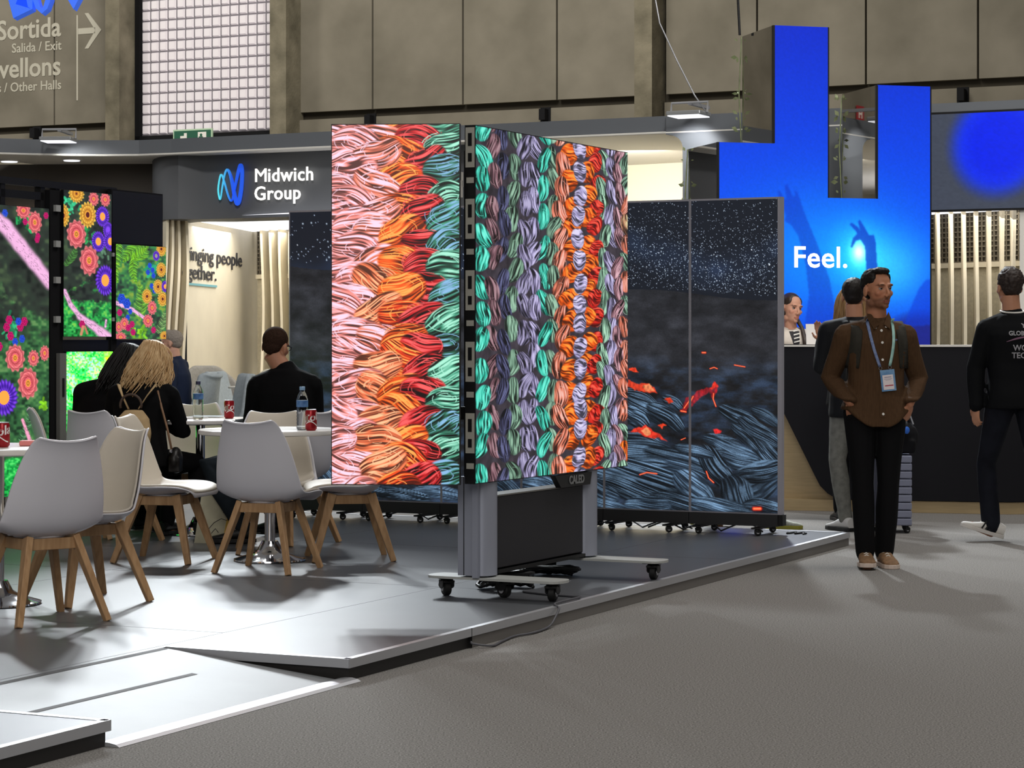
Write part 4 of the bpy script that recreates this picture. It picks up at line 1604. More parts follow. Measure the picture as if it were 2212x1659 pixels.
# frame between and behind the screens
M_POST = mat('post_silver_blue', '#a2a6b4', .42, metal=.35)
for x in (.215, 1.36):
    m = MB()
    c = []
    for i in range(13):
        t = PI + PI * i / 12
        c.append((x + .075 * math.cos(t), .058 + .05 * math.sin(t)))
    c += [(x + .075, .17), (x - .075, .17)]
    m.prism(c, .112, zb_ + .02)
    po = m.build('post', M_POST, tr, smooth='auto')
    g = MB().box(x - .0765, x - .0745, .085, .091, .112, zb_ + .02).box(x - .0765, x - .0745, .135, .139, .112, zb_ + .02)
    g.build('post_groove', M_BLACK, po)
    MB().box(x - .05, x + .05, .062, .15, zb_ + .02, zt_ - .1).build('rear_upright', M_BLACK, tr)
MB().box(-.092, -.02, .075, .16, zb_ - .005, zt_ - .115).build('hinge_column', M_BLACKM, tr)
MB().box(.116, .138, .05, .08, .105, zt_ - .62).build('blue_rail', M_POST, tr)
MB().box(-.06, -.04, .046, .05, zt_ - .34, zt_ - .26).box(-.05, -.036, .046, .05, zt_ - .29, zt_ - .22).build('white_sticker', M_WHITE, tr)
MB().box(.0, .3, .06, .1, zb_ + .3, zb_ + .36).build('cross_arm', M_BLACK, tr)
# equipment box between the posts
MB().box(.292, 1.284, .045, .15, .135, .485).build('equipment_box', mat('box_black_grey', '#2b2a2e', .55), tr, bevel=.004)
MB().box(.292, 1.284, .04, .155, .485, .492).build('box_lid', mat('box_lid', '#8d8b86', .5), tr)
MB().box(.292, 1.284, .03, .16, .112, .128).build('lower_shelf', M_BLACK, tr)
for x, y0, y1 in ((.222, -.37, .36), (1.355, -.40, .36)):
    pts = []
    for i in range(9):
        t = -PI / 2 + PI * i / 8
        pts.append((x + .085 * math.sin(t), y1 - .05 + .05 * math.cos(t)))
    for i in range(9):
        t = PI / 2 + PI * i / 8
        pts.append((x + .085 * math.sin(t), y0 + .05 + .05 * math.cos(t)))
    MB().prism(pts, .092, .104).build('foot_plate', mat('foot_plate', '#aeb0ad', .45), tr)
    for y in (y0 + .075, y1 - .085):
        caster(tr, x, y, .092, .0915, .5 + y, 1.6)
    if x < 1:
        caster(tr, x + .05, -.02, .092, .0915, 1.2, 1.6)
# maker's plate under the right screen
MB().plate([(.86, zb_ - .01), (1.30, zb_ - .01), (1.28, zb_ - .075), (.93, zb_ - .075)], .0, .03).build('name_plate', mat('plate_black', '#1b1b1c', .4), tr)
lettering('plate_letters', 'CALED', .058, mat('plate_letter', '#7f8080', .5), tr, (1.02, -.003, zb_ - .06), depth=.001, bold=.002)

# cables by the trolley
def coil(name, label, c, r, turns, seed, zbase, mt, rad=.006):
    rs = random.Random(seed)
    pts = []
    for i in range(turns * 14):
        t = i / 14 * 2 * PI
        k = 1 + .18 * math.sin(i * .37 + seed) + rs.uniform(-.03, .03)
        pts.append((c[0] + r * k * math.cos(t), c[1] + r * .75 * k * math.sin(t), zbase + rad + .012 * abs(math.sin(i * .21)) * turns * .7))
    o = MB().tube(pts, rad, 6).build(name, mt, None, smooth=True)
    return tag(o, label, 'cable', 'cables on the deck')


p = on_floor(1090, 1272, DECK)
coil('cable_coil', 'black cable coiled under the near foot of the yarn display', p, .12, 9, 2, DECK, M_CABLE, .009)
p = on_floor(1190, 1245, DECK)
coil('cable_coil', 'black cable coiled on the deck behind the near foot, below the box', p, .13, 6, 5, DECK, M_CABLE, .008)
pts = [on_floor(1130, 1278, DECK + .006), on_floor(1180, 1284, DECK + .006), on_floor(1235, 1288, DECK + .006), on_floor(1252, 1290, DECK + .012)]
e1 = uv(2.02, -.014, DECK - .01)
pts += [uv(1.98, .02, DECK + .012), uv(1.95, -.012, DECK - .004), uv(1.9, -.02, .05), uv(1.8, -.03, .012), uv(1.6, -.045, .008), uv(1.45, -.02, .008), uv(1.25, -.05, .008), uv(1.12, -.07, .008), uv(1.06, -.01, .02), uv(1.062, .0, .03)]
sp_ = []
for i in range(len(pts) - 1):
    p0, p1, p2, p3 = pts[max(0, i - 1)], pts[i], pts[i + 1], pts[min(len(pts) - 1, i + 2)]
    for t in (0, .25, .5, .75):
        sp_.append(.5 * ((2 * p1) + (p2 - p0) * t + (2 * p0 - 5 * p1 + 4 * p2 - p3) * t * t + (3 * p1 - p0 - 3 * p2 + p3) * t ** 3))
o = MB().tube(sp_, .0055, 6).build('power_cable', mat('cable_grey', '#55555a', .5), None, smooth=True)
tag(o, 'grey cable running over the deck edge down onto the carpet', 'cable')

# ------------------------------------------------------------------ six LED posters in a row (night sky over lava)
M_SILV = mat('poster_frame', '#b4b2bc', .35, metal=.4)
ords = ['outermost on the right with a glow at its foot', 'second from the right with the lava streams', 'third from the right, mostly behind the yarn screen',
        'third from the left, hidden behind the left yarn screen', 'second from the left, hidden behind the left yarn screen', 'outermost on the left beside the man in black']
for k in range(6):
    vmid = LAVA_V0 + LAVA_PITCH * (k + .5)
    pr = thing('led_poster', 'lava field LED poster, ' + ords[k], 'display', uv(LAVA_U, vmid, DECK), AX, 'row of lava posters')
    hw_ = LAVA_PITCH / 2
    nx, ny = (220, 740) if k < 2 else (120, 420)
    z0, z1 = LAVA_Z0 - DECK, LAVA_Z1 - DECK
    picture('screen', LAVA_PITCH - .016, z1 - z0 - .02, paint_lava(k, nx, ny), pr, material=M_LED, z0=z0 + .008, y=-.004)
    fr = MB()
    fr.box(-hw_ + .001, -hw_ + .008, -.008, .035, z0, z1)
    fr.box(hw_ - .008, hw_ - .001, -.008, .035, z0, z1)
    fr.box(-hw_ + .008, hw_ - .008, -.008, .035, z1 - .012, z1)
    fr.box(-hw_ + .008, hw_ - .008, .0, .035, z0, z1 - .012)
    fr.build('frame', M_SILV, pr)
    MB().box(-hw_ + .002, hw_ - .002, -.03, .06, z0 - .075, z0).build('plinth', mat('plinth_black', '#2a2a2c', .4), pr)
    for q in (-.012, .0, .012):
        MB().box(q - .003, q + .003, -.0085, -.0075, z0 - .006, z0 - .001).build('status_light', mat('led_dot', '#ffffff', emit='#dfe8ff', estr=1.5), pr)
    for sx_, sy_ in ((-.2, -.13), (.2, -.13), (-.2, .16), (.2, .16)):
        caster(pr, sx_, sy_, z0 - .075, z0 - .075 - .0005, .3 + sx_ * 2 + sy_, .75)
    MB().box(-.23, -.17, -.16, .2, z0 - .085, z0 - .075).build('foot_bar', M_BLACK, pr)
    MB().box(.17, .23, -.16, .2, z0 - .085, z0 - .075).build('foot_bar', M_BLACK, pr)
# end cap on the right-hand poster
MB().box(LAVA_PITCH / 2 - .001, LAVA_PITCH / 2 + .03, -.02, .05, LAVA_Z0 - DECK - .07, LAVA_Z0 - DECK + .0).build('end_cap', M_BLACK, bpy.data.objects['led_poster'])
MB().box(LAVA_PITCH / 2 - .001, LAVA_PITCH / 2 + .018, -.004, .045, LAVA_Z0 - DECK, LAVA_Z1 - DECK).build('side_profile', M_SILV, bpy.data.objects['led_poster'])
rs = random.Random(3)
for i, (va, vb) in enumerate(((.5, 1.3), (1.0, 2.0), (2.2, 3.3), (.33, .2))):
    pts = []
    for j in range(13):
        t = j / 12
        pts.append(uv(LAVA_U + .12 + .05 * math.sin(j * 1.3 + i), va + (vb - va) * t, DECK + .007 + (.06 * math.sin(t * PI * 3) ** 2 if i != 3 else .0)))
    o = MB().tube(pts, .006, 6).build('trailing_cable', M_CABLE, None, smooth=True)
    tag(o, ['thin black cable looping under the right-hand lava poster', 'thin black cable looping under the second lava poster from the right',
            'thin black cable looping under the middle lava posters', 'short black cable end lying beyond the right-hand lava poster'][i], 'cable', 'cables under the lava posters')

# ------------------------------------------------------------------ flower LED wall on a black frame
FV = 4.72


def fu(px, v=FV):
    a = (px - CXP) / F
    return (a * (8.848 + .431 * v) + .633 + .902 * v) / (.431 - .902 * a)


def fz(px, py, v=FV):
    return EYE - (py - HYP) / F * (8.848 + .902 * fu(px, v) + .431 * v)


fr_ = thing('led_display_frame', 'black tubular frame holding the flower screens at the left', 'frame', uv(0, FV, DECK), ANG)
U_ = lambda px, y=0: fu(px, FV + y)
Zd = lambda px, py, y=0: fz(px, py, FV + y) - DECK
ztop = Zd(110, 392, .06)
for px in (-120, 4, 90, 122, 246):
    MB().box(U_(px, .06) - .022, U_(px, .06) + .022, .05, .1, 0.002, ztop).build('upright', M_BLACK, fr_)
MB().box(U_(-200, .06), U_(246, .06), .04, .1, ztop - .045, ztop).build('top_rail', M_BLACK, fr_)
zi = Zd(60, 414, .08)
MB().box(U_(-120, .06), U_(92, .06), .05, .09, zi - .05, zi).build('inner_rail', M_BLACK, fr_)
zm = Zd(190, 747, .02)
MB().box(U_(128, .0), U_(356, .0), .03, .12, zm - .05, zm + .04).build('middle_rail', M_BLACK, fr_)
MB().box(U_(108, .02), U_(136, .02), .02, .06, .05, zi + .02).build('center_column', M_BLACKM, fr_)
MB().box(U_(240, .02), U_(252, .02), .02, .06, .05, Zd(246, 520)).build('side_column', M_BLACKM, fr_)
for py in (450, 527, 605, 690):
    MB().box(U_(121, .0), U_(131, .0), -.002, .02, Zd(127, py + 7), Zd(127, py - 7)).build('clamp', mat('clamp_grey', '#a7a8a6', .5), fr_)
cp = MB().box(U_(127, .0), U_(141, .0), -.01, .03, Zd(134, 960), Zd(134, 763)).build('cabinet_side', mat('cabinet_side', '#8b8a86', .45, metal=.4), fr_)
MB().box(U_(132, .0), U_(136, .0), -.014, -.009, Zd(134, 857), Zd(134, 817)).build('handle_slot', M_BLACK, cp)
for py in (420, 560, 640):
    MB().box(U_(243, .0), U_(249, .0), -.004, .03, Zd(246, py + 134), Zd(246, py + 126)).build('clamp', MATS['clamp_grey'], fr_)
for which, box, lab in (('a', (-62, 437, 105, 1072), 'tall LED panel with a pink branch and coral dahlias, leftmost of the flower screens'),
                        ('b', (137, 410, 240, 727), 'LED panel with yellow, coral and purple blooms, upper middle of the flower screens'),
                        ('c', (250, 527, 358, 732), 'LED panel of ferns and small yellow blooms, upper right of the flower screens'),
                        ('d', (143, 760, 243, 950), 'LED panel of bright green leaves with a yellow patch, behind the dark haired woman'),
                        ('e', (249, 757, 356, 950), 'dim LED panel with a blue flower mostly hidden behind the seated women')):
    x0, y0, x1, y1 = box
    yo = {'a': -.02, 'b': .0, 'c': -.01, 'd': -.005, 'e': .0}[which]
    ua_, ub_ = fu(x0, FV + yo), fu(x1, FV + yo)
    zt2, zb2_ = fz(x0, y0, FV + yo), fz((x0 + x1) / 2, y1, FV + yo)
    pnl = thing('flower_display', lab, 'screen', uv(ua_, FV + yo, zb2_), ANG, 'flower LED panels')
    picture('screen', ub_ - ua_, zt2 - zb2_, paint_flowers(which), pnl, material=M_LED, x0=0, z0=0, y=-.003, gain=1.7 if which == 'd' else 1.15)
    MB().box(-.002, ub_ - ua_ + .002, -.002, .02 if which in 'bde' else .03, -.002, zt2 - zb2_ + .002).build('panel_body', M_BLACK, pnl)
bp = thing('flower_display', 'switched-off black LED panel above the fern screen', 'screen', uv(fu(240), FV, fz(290, 530)), ANG, 'flower LED panels')
MB().box(0, fu(351) - fu(240), -.002, .03, 0, fz(240, 408) - fz(290, 530)).build('panel_body', M_BLACKM, bp)
MB().box(.01, fu(351) - fu(240) - .01, -.004, -.002, .01, fz(240, 408) - fz(290, 530) - .01).build('dark_screen', M_BLACK, bp)

# ------------------------------------------------------------------ blue stepped LED totem
TT = math.radians(15)
TP = Vector((2.212, 19.3, 0))
tt = thing('stepped_led_totem', 'tall stepped blue LED totem with raised hands and the word Feel', 'display', TP, TT)
prof_ = [(-.5, 0), (-.5, 3.0), (0, 3.0), (0, 4.0), (.5, 4.0), (.5, 2.545), (.945, 2.545), (.945, 3.52), (1.45, 3.52), (1.45, 0)]
M_MIRR = mat('mirror_panel', '#b5b3b0', .012, metal=1.0)
pic = paint_totem()
ny, nx = pic.shape[:2]
gx = -.5 + np.arange(nx) / (nx - 1) * 1.95
gz = 4.0 - np.arange(ny) / (ny - 1) * 4.0
GX, GZ = np.meshgrid(gx + 1.95 / nx / 2, gz - 4.0 / ny / 2)
msk = poly_mask(GX, GZ, [(a + (.004 if a in (-.5, 0, .945) else -.004), b) for a, b in prof_])
picture('screen', 1.95, 4.0, pic, tt, mask=msk, material=M_LED, x0=-.5, z0=0, y=-.012)
body = MB().plate(prof_, -.009, .73)
body.build('mirror_body', M_MIRR, tt)
tm = MB()
for i in range(len(prof_)):
    a, b = prof_[i], prof_[(i + 1) % len(prof_)]
    x0_, x1_ = sorted((a[0], b[0]))
    z0_, z1_ = sorted((a[1], b[1]))
    tm.box(x0_ - .008, x1_ + .008, -.0125, .008, z0_ - .004, z1_ + .004)
# corner lines of the LED face
te = MB()
for (xa, za), (xb, zb3) in zip(prof_[:-1], prof_[1:]):
    if abs(xa - xb) < 1e-6:
        s_ = -1 if xa in (-.5, 0, .945) else 1
        te.box(xa - .006, xa + .012 if s_ < 0 else xa + .006, -.013, .012, min(za, zb3), max(za, zb3))
te.build('corner_edge', M_BLACK, tt)
lettering('screen_word', 'Feel.', .255, M_LETW, tt, ((sx(1709, 0, 19.3) * 0 + .17), -.016, EYE - (577 - HYP) / F * 19.35), depth=.001, bold=.003, spacing=1.03, sx=1.04)
# climbing plant growing out behind the mirrored blocks
M_LEAF = mat('plant_leaf', '#a3aa80', .6, nscale=8, color2='#5d6c44')
for gi, (xa, za, zb4, n_, lab) in enumerate(((-.02, 3.0, 4.0, 16, 'trailing green plant behind the tallest mirrored block'), (.93, 2.56, 3.5, 18, 'trailing green plant behind the lower right mirrored block'), (-.52, 2.2, 3.0, 8, 'trailing green plant behind the left mirrored block'))):
    rs = random.Random(gi + 50)
    m = MB()
    for i in range(n_):
        z = za + (zb4 - za) * rs.random()
        p0 = Vector((xa - .01, .735 + rs.uniform(0, .04), z))
        d = Vector((rs.uniform(-1, -.1), rs.uniform(-.2, .4), rs.uniform(-.8, .9))).normalized()
        L = rs.uniform(.025, .07)
        s = d.cross(Vector((0, 1, .2))).normalized() * L * rs.uniform(.18, .34)
        m.add([p0, p0 + d * L * .5 + s, p0 + d * L, p0 + d * L * .5 - s], [(0, 1, 2, 3)])
    m.tube([(xa + .02, .75, za), (xa + .0, .76, (za + zb4) / 2), (xa + .02, .75, zb4)], .006, 5)
    o = m.build('climbing_plant', M_LEAF)
    o.location = TP
    o.rotation_euler = (0, 0, TT)
    tag(o, lab, 'plant', 'plants behind the mirrored totem')

# ------------------------------------------------------------------ reception counter
cl, cr = on_floor(1640, 1101.5), on_floor(2150, 1111)
CA = math.atan2(cr.y - cl.y, cr.x - cl.x)
CLn = (cr - cl).length
ct = thing('reception_counter', 'long black reception counter with a pale wood side and plinth', 'counter', (cl.x, cl.y, 0), CA)


def cx_(px):                                       # along the counter front
    a = (px - CXP) / F
    return (a * cl.y - cl.x) / (math.cos(CA) - a * math.sin(CA))


M_WOOD = mat('plinth_wood', '#c2ab82', .5, noise=.08, nscale=5, stretch=(1, 1, 14))
M_CBLK = mat('counter_black', '#1c1c21', .7, spec=.25)
zc1 = EYE - (1076 - HYP) / F * 17.9
ztp = 1.295
arc = [(CLn + .02 + .35 * math.sin(t), .35 - .35 * math.cos(t)) for t in np.linspace(0, PI / 2, 8)]
MB().prism([(cx_(1600), .0)] + [(x, y) for x, y in arc] + [(CLn + .37, .62), (cx_(1600), .62)], 0.001, zc1).build('plinth', M_WOOD, ct)
MB().prism([(cx_(1600), .06), (CLn, .06), (CLn + .2, .2), (CLn + .25, .56), (cx_(1600), .56)], zc1, ztp - .02).build('carcass', M_WOOD, ct)
zq = lambda py: EYE - (py - HYP) / F * 17.8
pol = [(cx_(1600), ztp - .015), (cx_(1600), zq(742)), (cx_(1640), zq(790)), (cx_(1684), zq(872)), (cx_(1760), zq(1025)), (cx_(1772), zq(1048)), (cx_(1788), zq(1064)), (cx_(1808), zc1 + .006)]
pol += [(CLn + .02, zc1 + .006), (CLn + .02, ztp - .015)]
MB().plate(pol, -.02, .06).build('front_panel', M_CBLK, ct)
zc_lo = zc1 + .006
cm = MB()
m_ = len(arc)
cm.add([(x, y - .02, zc_lo) for x, y in arc] + [(x, y - .02, ztp - .015) for x, y in arc], [(i, i + 1, m_ + i + 1, m_ + i) for i in range(m_ - 1)])
cm.build('rounded_end', M_CBLK, ct, smooth=True)
MB().prism([(cx_(1600), -.035)] + [(x + .01, y - .03) for x, y in arc] + [(CLn + .37, .62), (cx_(1600), .62)], ztp - .015, ztp).build('counter_top', M_WHITE, ct)

# suspended blue letter mark, top left, and cables from the roof
hm = thing('hanging_ribbon_mark', 'lower loops of a big blue ribbon logo hung from the roof, top left corner', 'sign', at(-62, 60, 20.0), 0)
k_ = 20.0 / F
pm = MB()


def loopstroke(pts, rad, dep):
    m = MB()
    n_ = len(pts)
    vs = []
    for i in range(n_):
        a, b = pts[max(0, i - 1)], pts[min(n_ - 1, i + 1)]
        dx, dz = b[0] - a[0], b[1] - a[1]
        L = math.hypot(dx, dz) + 1e-9
        nx_, nz_ = -dz / L, dx / L
        r = rad[i]
        x, z = pts[i]
        vs += [(x + nx_ * r, -dep, z + nz_ * r), (x - nx_ * r, -dep, z - nz_ * r), (x - nx_ * r, 0, z - nz_ * r), (x + nx_ * r, 0, z + nz_ * r)]
    fs = [(i * 4 + (k + 1) % 4, i * 4 + k, (i + 1) * 4 + k, (i + 1) * 4 + (k + 1) % 4) for i in range(n_ - 1) for k in range(4)]
    fs += [(0, 1, 2, 3), (n_ * 4 - 1, n_ * 4 - 2, n_ * 4 - 3, n_ * 4 - 4)]
    return m.add(vs, fs)


M_BLUES = mat('sign_blue', '#2f63e0', .4, emit='#2f66e8', estr=.55)
hm.location = at(53, 55, 20.0)
pp = lambda px, py: ((px - 53) * k_, (55 - py) * k_)
loopstroke([pp(30, -180), pp(34, -90), pp(45, 0), pp(53, 33), pp(60, 20), pp(66, -10), pp(72, -90), pp(78, -180)], [.05, .075, .078, .08, .075, .055, .05, .05], .16).build('ribbon_loop', M_BLUES, hm)
q = [pp(72, -150), pp(78, -40), pp(84, 4), pp(90, 22), pp(98, 30), pp(106, 22), pp(112, 4), pp(119, -40), pp(126, -150)]
loopstroke(q, [.03, .024, .022, .02, .02, .02, .022, .026, .03], .16).build('ribbon_loop', M_BLUES, hm)
loopstroke([pp(150, -180), pp(154, -60), pp(159, -8), pp(166, 14), pp(172, -8), pp(176, -60), pp(180, -180)], [.05, .05, .047, .045, .046, .05, .05], .16).build('ribbon_loop', M_BLUES, hm)
o = MB().tube([at(1405, -60, 21.2), at(1425, 50, 21.2), at(1462, 130, 21.2), at(1500, 205, 21.2), at(1528, 246, 21.2)], .007, 6).build('suspension_wire', M_ALU, None, smooth=True)
tag(o, 'slanting steel safety wire running down to the flood lamp', 'wire')
o = MB().cyl(at(1588, -120, 19.9), at(1598, 76, 19.9), .011).build('suspension_rod', M_BLACK, None, smooth='auto')
tag(o, 'thin black rod hanging down to the tallest mirrored block', 'rod')

# ------------------------------------------------------------------ chairs
M_SHELL = mat('chair_shell', '#dcdae0', .38, spec=.4)
M_PAD = mat('chair_pad', '#cfc6b8', .55, spec=.3, bump=.05, bscale=200)
M_OAK = mat('oak_leg', '#bf9a72', .5, nscale=5, color2='#a47f5a', stretch=(9, 9, 1), spec=.3)
PROF = [(-.238, .418), (-.242, .436), (-.215, .449), (-.14, .449), (-.04, .437), (.05, .431), (.12, .440), (.170, .475), (.200, .54), (.222, .62), (.243, .70), (.262, .765), (.280, .808), (.292, .822)]
PROF = [(y, .822 - (.822 - z) * 1.13) for y, z in PROF]
WID = [.170, .205, .228, .246, .252, .252, .250, .246, .238, .222, .198, .172, .150, .134]
CURL = [.0, .008, .02, .035, .05, .055, .06, .062, .06, .055, .05, .042, .03, .02]


def shell_pt(s, t, wk=1.0, inset=0.0):
    m = len(PROF) - 1
    x = s * m
    i = min(int(x), m - 1)
    f = x - i

    def cr(a):
        p0, p1, p2, p3 = a[max(i - 1, 0)], a[i], a[i + 1], a[min(i + 2, m)]
        return .5 * (2 * p1 + (p2 - p0) * f + (2 * p0 - 5 * p1 + 4 * p2 - p3) * f * f + (3 * p1 - p0 - 3 * p2 + p3) * f ** 3)
    y, z = cr([p[0] for p in PROF]), cr([p[1] for p in PROF])
    w, c = cr(WID) * wk, cr(CURL)
    k = min(max((s - .42) / .2, 0), 1)              # 0 on the seat, 1 on the back
    k = k * k * (3 - 2 * k)
    e = abs(t) ** 2.6
    ny, nz = (-math.cos(.25), math.sin(.25)) if k > .5 else (0, 1)
    ny, nz = -k * .97, (1 - k) + k * .22
    L = math.hypot(ny, nz)
    ny, nz = ny / L, nz / L
    dip = -.016 * (1 - t * t) * max(0, (s - .85) / .15)
    return Vector((t * w, y + ny * (c * e + inset), z + nz * (c * e + inset) + dip))


def make_chair():
    r = thing('shell_chair', 'x', 'chair', (0, 0, 0), 0, 'white shell chairs')
    o = MB().grid(lambda a, b: shell_pt(b, a * 2 - 1), 14, 30).build('shell', M_SHELL, r, smooth=True)
    sd = o.modifiers.new('thick', 'SOLIDIFY')
    sd.thickness = .011
    sd.offset = -1
    sb = o.modifiers.new('round', 'SUBSURF')
    sb.levels = sb.render_levels = 1
    o = MB().grid(lambda a, b: shell_pt(.06 + b * .9, a * 2 - 1, .93, .011), 12, 26).build('seat_pad', M_PAD, r, smooth=True)
    sd = o.modifiers.new('thick', 'SOLIDIFY')
    sd.thickness = .013
    sd.offset = -1
    sb = o.modifiers.new('round', 'SUBSURF')
    sb.levels = sb.render_levels = 1
    for x in (-1, 1):
        for y, yb in ((-.105, -.215), (.115, .232)):
            MB().bar((x * .112, y, .376), (x * .215, yb, .0), .052, .032, up=(x * .7, 0, .1), w2=.032, h2=.028).build('leg', M_OAK, r, bevel=.004)
    for a, b in (((-.112, -.11), (.112, -.11)), ((-.112, .12), (.112, .12)), ((-.112, -.11), (-.112, .12)), ((.112, -.11), (.112, .12))):
        d = Vector((b[0] - a[0], b[1] - a[1], 0)).normalized()
        p, q = Vector((*a, .345)), Vector((*b, .345))
        MB().bar(p, q, .022, .05).build('cross_rail', M_OAK, r, bevel=.003)
    MB().lathe([(.085, .355), (.115, .372), (.118, .379)], 20).build('seat_mount', M_SHELL, r, smooth=True)
    return r


def face(fx, fy):
    return math.atan2(fx, -fy)


chair = make_chair()
chairs = [
    (-2.10, 10.12, (-.62, .78), 'white shell chair in the left foreground, its back to the viewer'),
    (-2.035, 10.84, (-.75, -.66), 'white shell chair turned left right behind the foreground chair'),
    (-1.95, 12.85, (.94, -.22), 'white shell chair facing right with its seat edge towards the middle table'),
    (-1.315, 12.30, (.30, .95), 'white shell chair seen from behind in front of the middle table'),
    (-.93, 12.95, (-.97, -.18), 'white shell chair partly hidden below the pink and orange yarn screen'),
    (-1.40, 13.42, (.12, -1), 'white shell chair on the far side of the middle table, facing the viewer'),
    (-2.46, 14.05, (.45, .9), 'white shell chair the blonde woman sits on'),
    (-1.38, 14.0, (-.78, .62), 'white shell chair the man in the black jumper sits on'),
    (-2.76, 14.35, (.96, .22), 'white shell chair of the dark haired woman, in front of the left flower screen'),
    (-2.12, 15.2, (.1, -1), 'white shell chair on the far side of the table with the papers'),
]
for i, (x, y, f, lab) in enumerate(chairs):
    if i == 0:
        chair.location = (x, y, DECK)
        chair.rotation_euler = (0, 0, face(*f))
        chair['label'] = lab
    else:
        copy_thing(chair, (x, y, DECK), face(*f), lab, 'white shell chairs')

# ------------------------------------------------------------------ tables
M_TOP = mat('table_top_white', '#dedad6', .22, spec=.5)


def make_table():
    r = thing('bistro_table', 'x', 'table', (0, 0, 0), 0, 'round white tables')
    MB().lathe([(.0, .712), (.385, .712), (.4, .718), (.402, .728), (.4, .738), (.394, .742), (0, .742)], 56).build('table_top', M_TOP, r, smooth='auto')
    MB().lathe([(.03, .06), (.03, .712)], 24).build('column', M_CHROME, r, smooth='auto')
    MB().lathe([(.2, 0), (.205, .004), (.203, .012), (.17, .022), (.11, .04), (.07, .065), (.052, .1), (.046, .112), (.0, .112)], 48).build('base', M_CHROME, r, smooth='auto')
    MB().lathe([(.09, .70), (.09, .712)], 24).build('top_plate', M_BLACK, r)
    return r


tb = make_table()
tb['label'] = 'round white table with chrome column behind the middle chair'
tb.location = (-1.366, 12.85, DECK)
copy_thing(tb, (-2.0, 14.62, DECK), 0, 'round white table with papers where the two women sit', 'round white tables')
copy_thing(tb, (-2.42, 10.72, DECK), 0, 'round white table at the left edge behind the foreground chair', 'round white tables')
TT_Z = DECK + .742
# ------------------------------------------------------------------ cans, bottles, papers
M_RED = mat('can_red', '#9c1620', .3, metal=.35)
M_WTXT = mat('can_white', '#e8e2e0', .4)


def can(x, y, rot, lab):
    r = thing('soda_can', lab, 'can', (x, y, TT_Z), rot, 'red cans on the tables')
    MB().lathe([(.024, 0), (.027, .004), (.0325, .012), (.0325, .104), (.0285, .114), (.0, .114)], 28).build('can_body', M_RED, r, smooth='auto')
    MB().lathe([(.0275, .1135), (.0285, .118), (.0265, .1175), (.025, .114), (0, .114)], 28).build('can_rim', M_ALU, r, smooth='auto')
    MB().lathe([(.0238, -.0), (.0268, .0042), (.0298, .0085)], 28).build('can_foot', M_ALU, r)
    me = text_mesh('Cola', .062, .0004, .0012)
    me.transform(Matrix.Shear('XZ', 4, (.0, 0)) if False else Matrix.Identity(4))
    for v in me.vertices:                            # wrap the script round the can, running upwards
        x_, z_ = v.co.x - .06, v.co.z + .25 * v.co.x - .012
        a = x_ / .0325 - PI / 2
        rr = .0329 - v.co.y * .2
        v.co = (rr * math.cos(a), rr * math.sin(a), .052 + z_)
    me.materials.clear()
    me.materials.append(M_WTXT)
    link_mesh('can_script', me, r)
    sw = MB()
    N = 16
    for i in range(N):
        pts = []
        for j in (i, i + 1):
            a = -PI / 2 - 1.2 + j / N * 2.4
            z0 = .036 + .012 * math.sin(j / N * PI * 1.5)
            pts.append([(.0329 * math.cos(a), .0329 * math.sin(a), z0), (.0329 * math.cos(a), .0329 * math.sin(a), z0 + .006)])
        sw.add([pts[0][0], pts[1][0], pts[1][1], pts[0][1]], [(0, 1, 2, 3)])
    sw.build('can_wave', M_WTXT, r)
    MB().grid(lambda a, b: Vector((.0329 * math.cos(-2.9 + a * .55), .0329 * math.sin(-2.9 + a * .55), .05 + b * .032)), 6, 1).build('can_panel', mat('can_panel', '#8f7a6c', .4), r)
    return r


M_PET = mat('pet_plastic', '#eef4f2', .06, trans=1.0, ior=1.12, alpha=.75)
M_WATER = mat('bottle_label', '#5e86b4', .45, nscale=40, color2='#2f5690')


def bottle(x, y, rot, lab, capc):
    r = thing('water_bottle', lab, 'bottle', (x, y, TT_Z), rot, 'water bottles on the tables')
    prof = [(.026, 0), (.031, .006)]
    for i in range(6):
        z = .02 + i * .019
        prof += [(.0325, z), (.0302, z + .0095)]
    prof += [(.0325, .135), (.0325, .165), (.031, .175), (.025, .195), (.016, .212), (.0132, .218), (.0132, .226)]
    MB().lathe(prof, 24).build('bottle_body', M_PET, r, smooth=True)
    MB().lathe([(.0331, .128), (.0331, .165)], 24).build('bottle_label', M_WATER, r, smooth='auto')
    MB().lathe([(.0155, .222), (.0155, .24), (.0145, .242), (0, .242)], 18).build('bottle_cap', capc, r, smooth='auto')
    return r


CAPD, CAPL = mat('cap_dark', '#2b2c4c', .5), mat('cap_pale_blue', '#7f9fc0', .5)
Yc = 12.72
bottle((653 - CXP) / F * 12.72, 12.72, 0, 'water bottle with pale blue cap on the middle table', CAPL)
can((672 - CXP) / F * 12.62, 12.62, .35, 'red drinks can beside the bottle on the middle table')
bottle((428 - CXP) / F * 14.42, 14.42, 0, 'water bottle with dark cap on the table with papers', CAPD)
can((495 - CXP) / F * 14.62, 14.62, .75, 'red drinks can on the table with papers')
can((6 - CXP) / F * 10.62, 10.62, -.15, 'large-looking red drinks can at the left edge of the picture')
rs = random.Random(2)
pb = thing('paper_stack', 'loose papers and a leaflet on the far table by the women', 'papers', (-2.13, 14.66, TT_Z), .3)
for i, (dx, dy, a, c) in enumerate(((0, 0, 0, '#cfcac4'), (.05, .02, .3, '#d8d4d0'), (.2, .12, -.5, '#b9c4cc'))):
    o = MB().box(-.105, .105, -.075, .075, .001 + i * .003, .0035 + i * .003).build('sheet', mat('paper_%d' % i, c, .7), pb)
    o.location = (dx, dy, 0)
    o.rotation_euler = (0, 0, a)
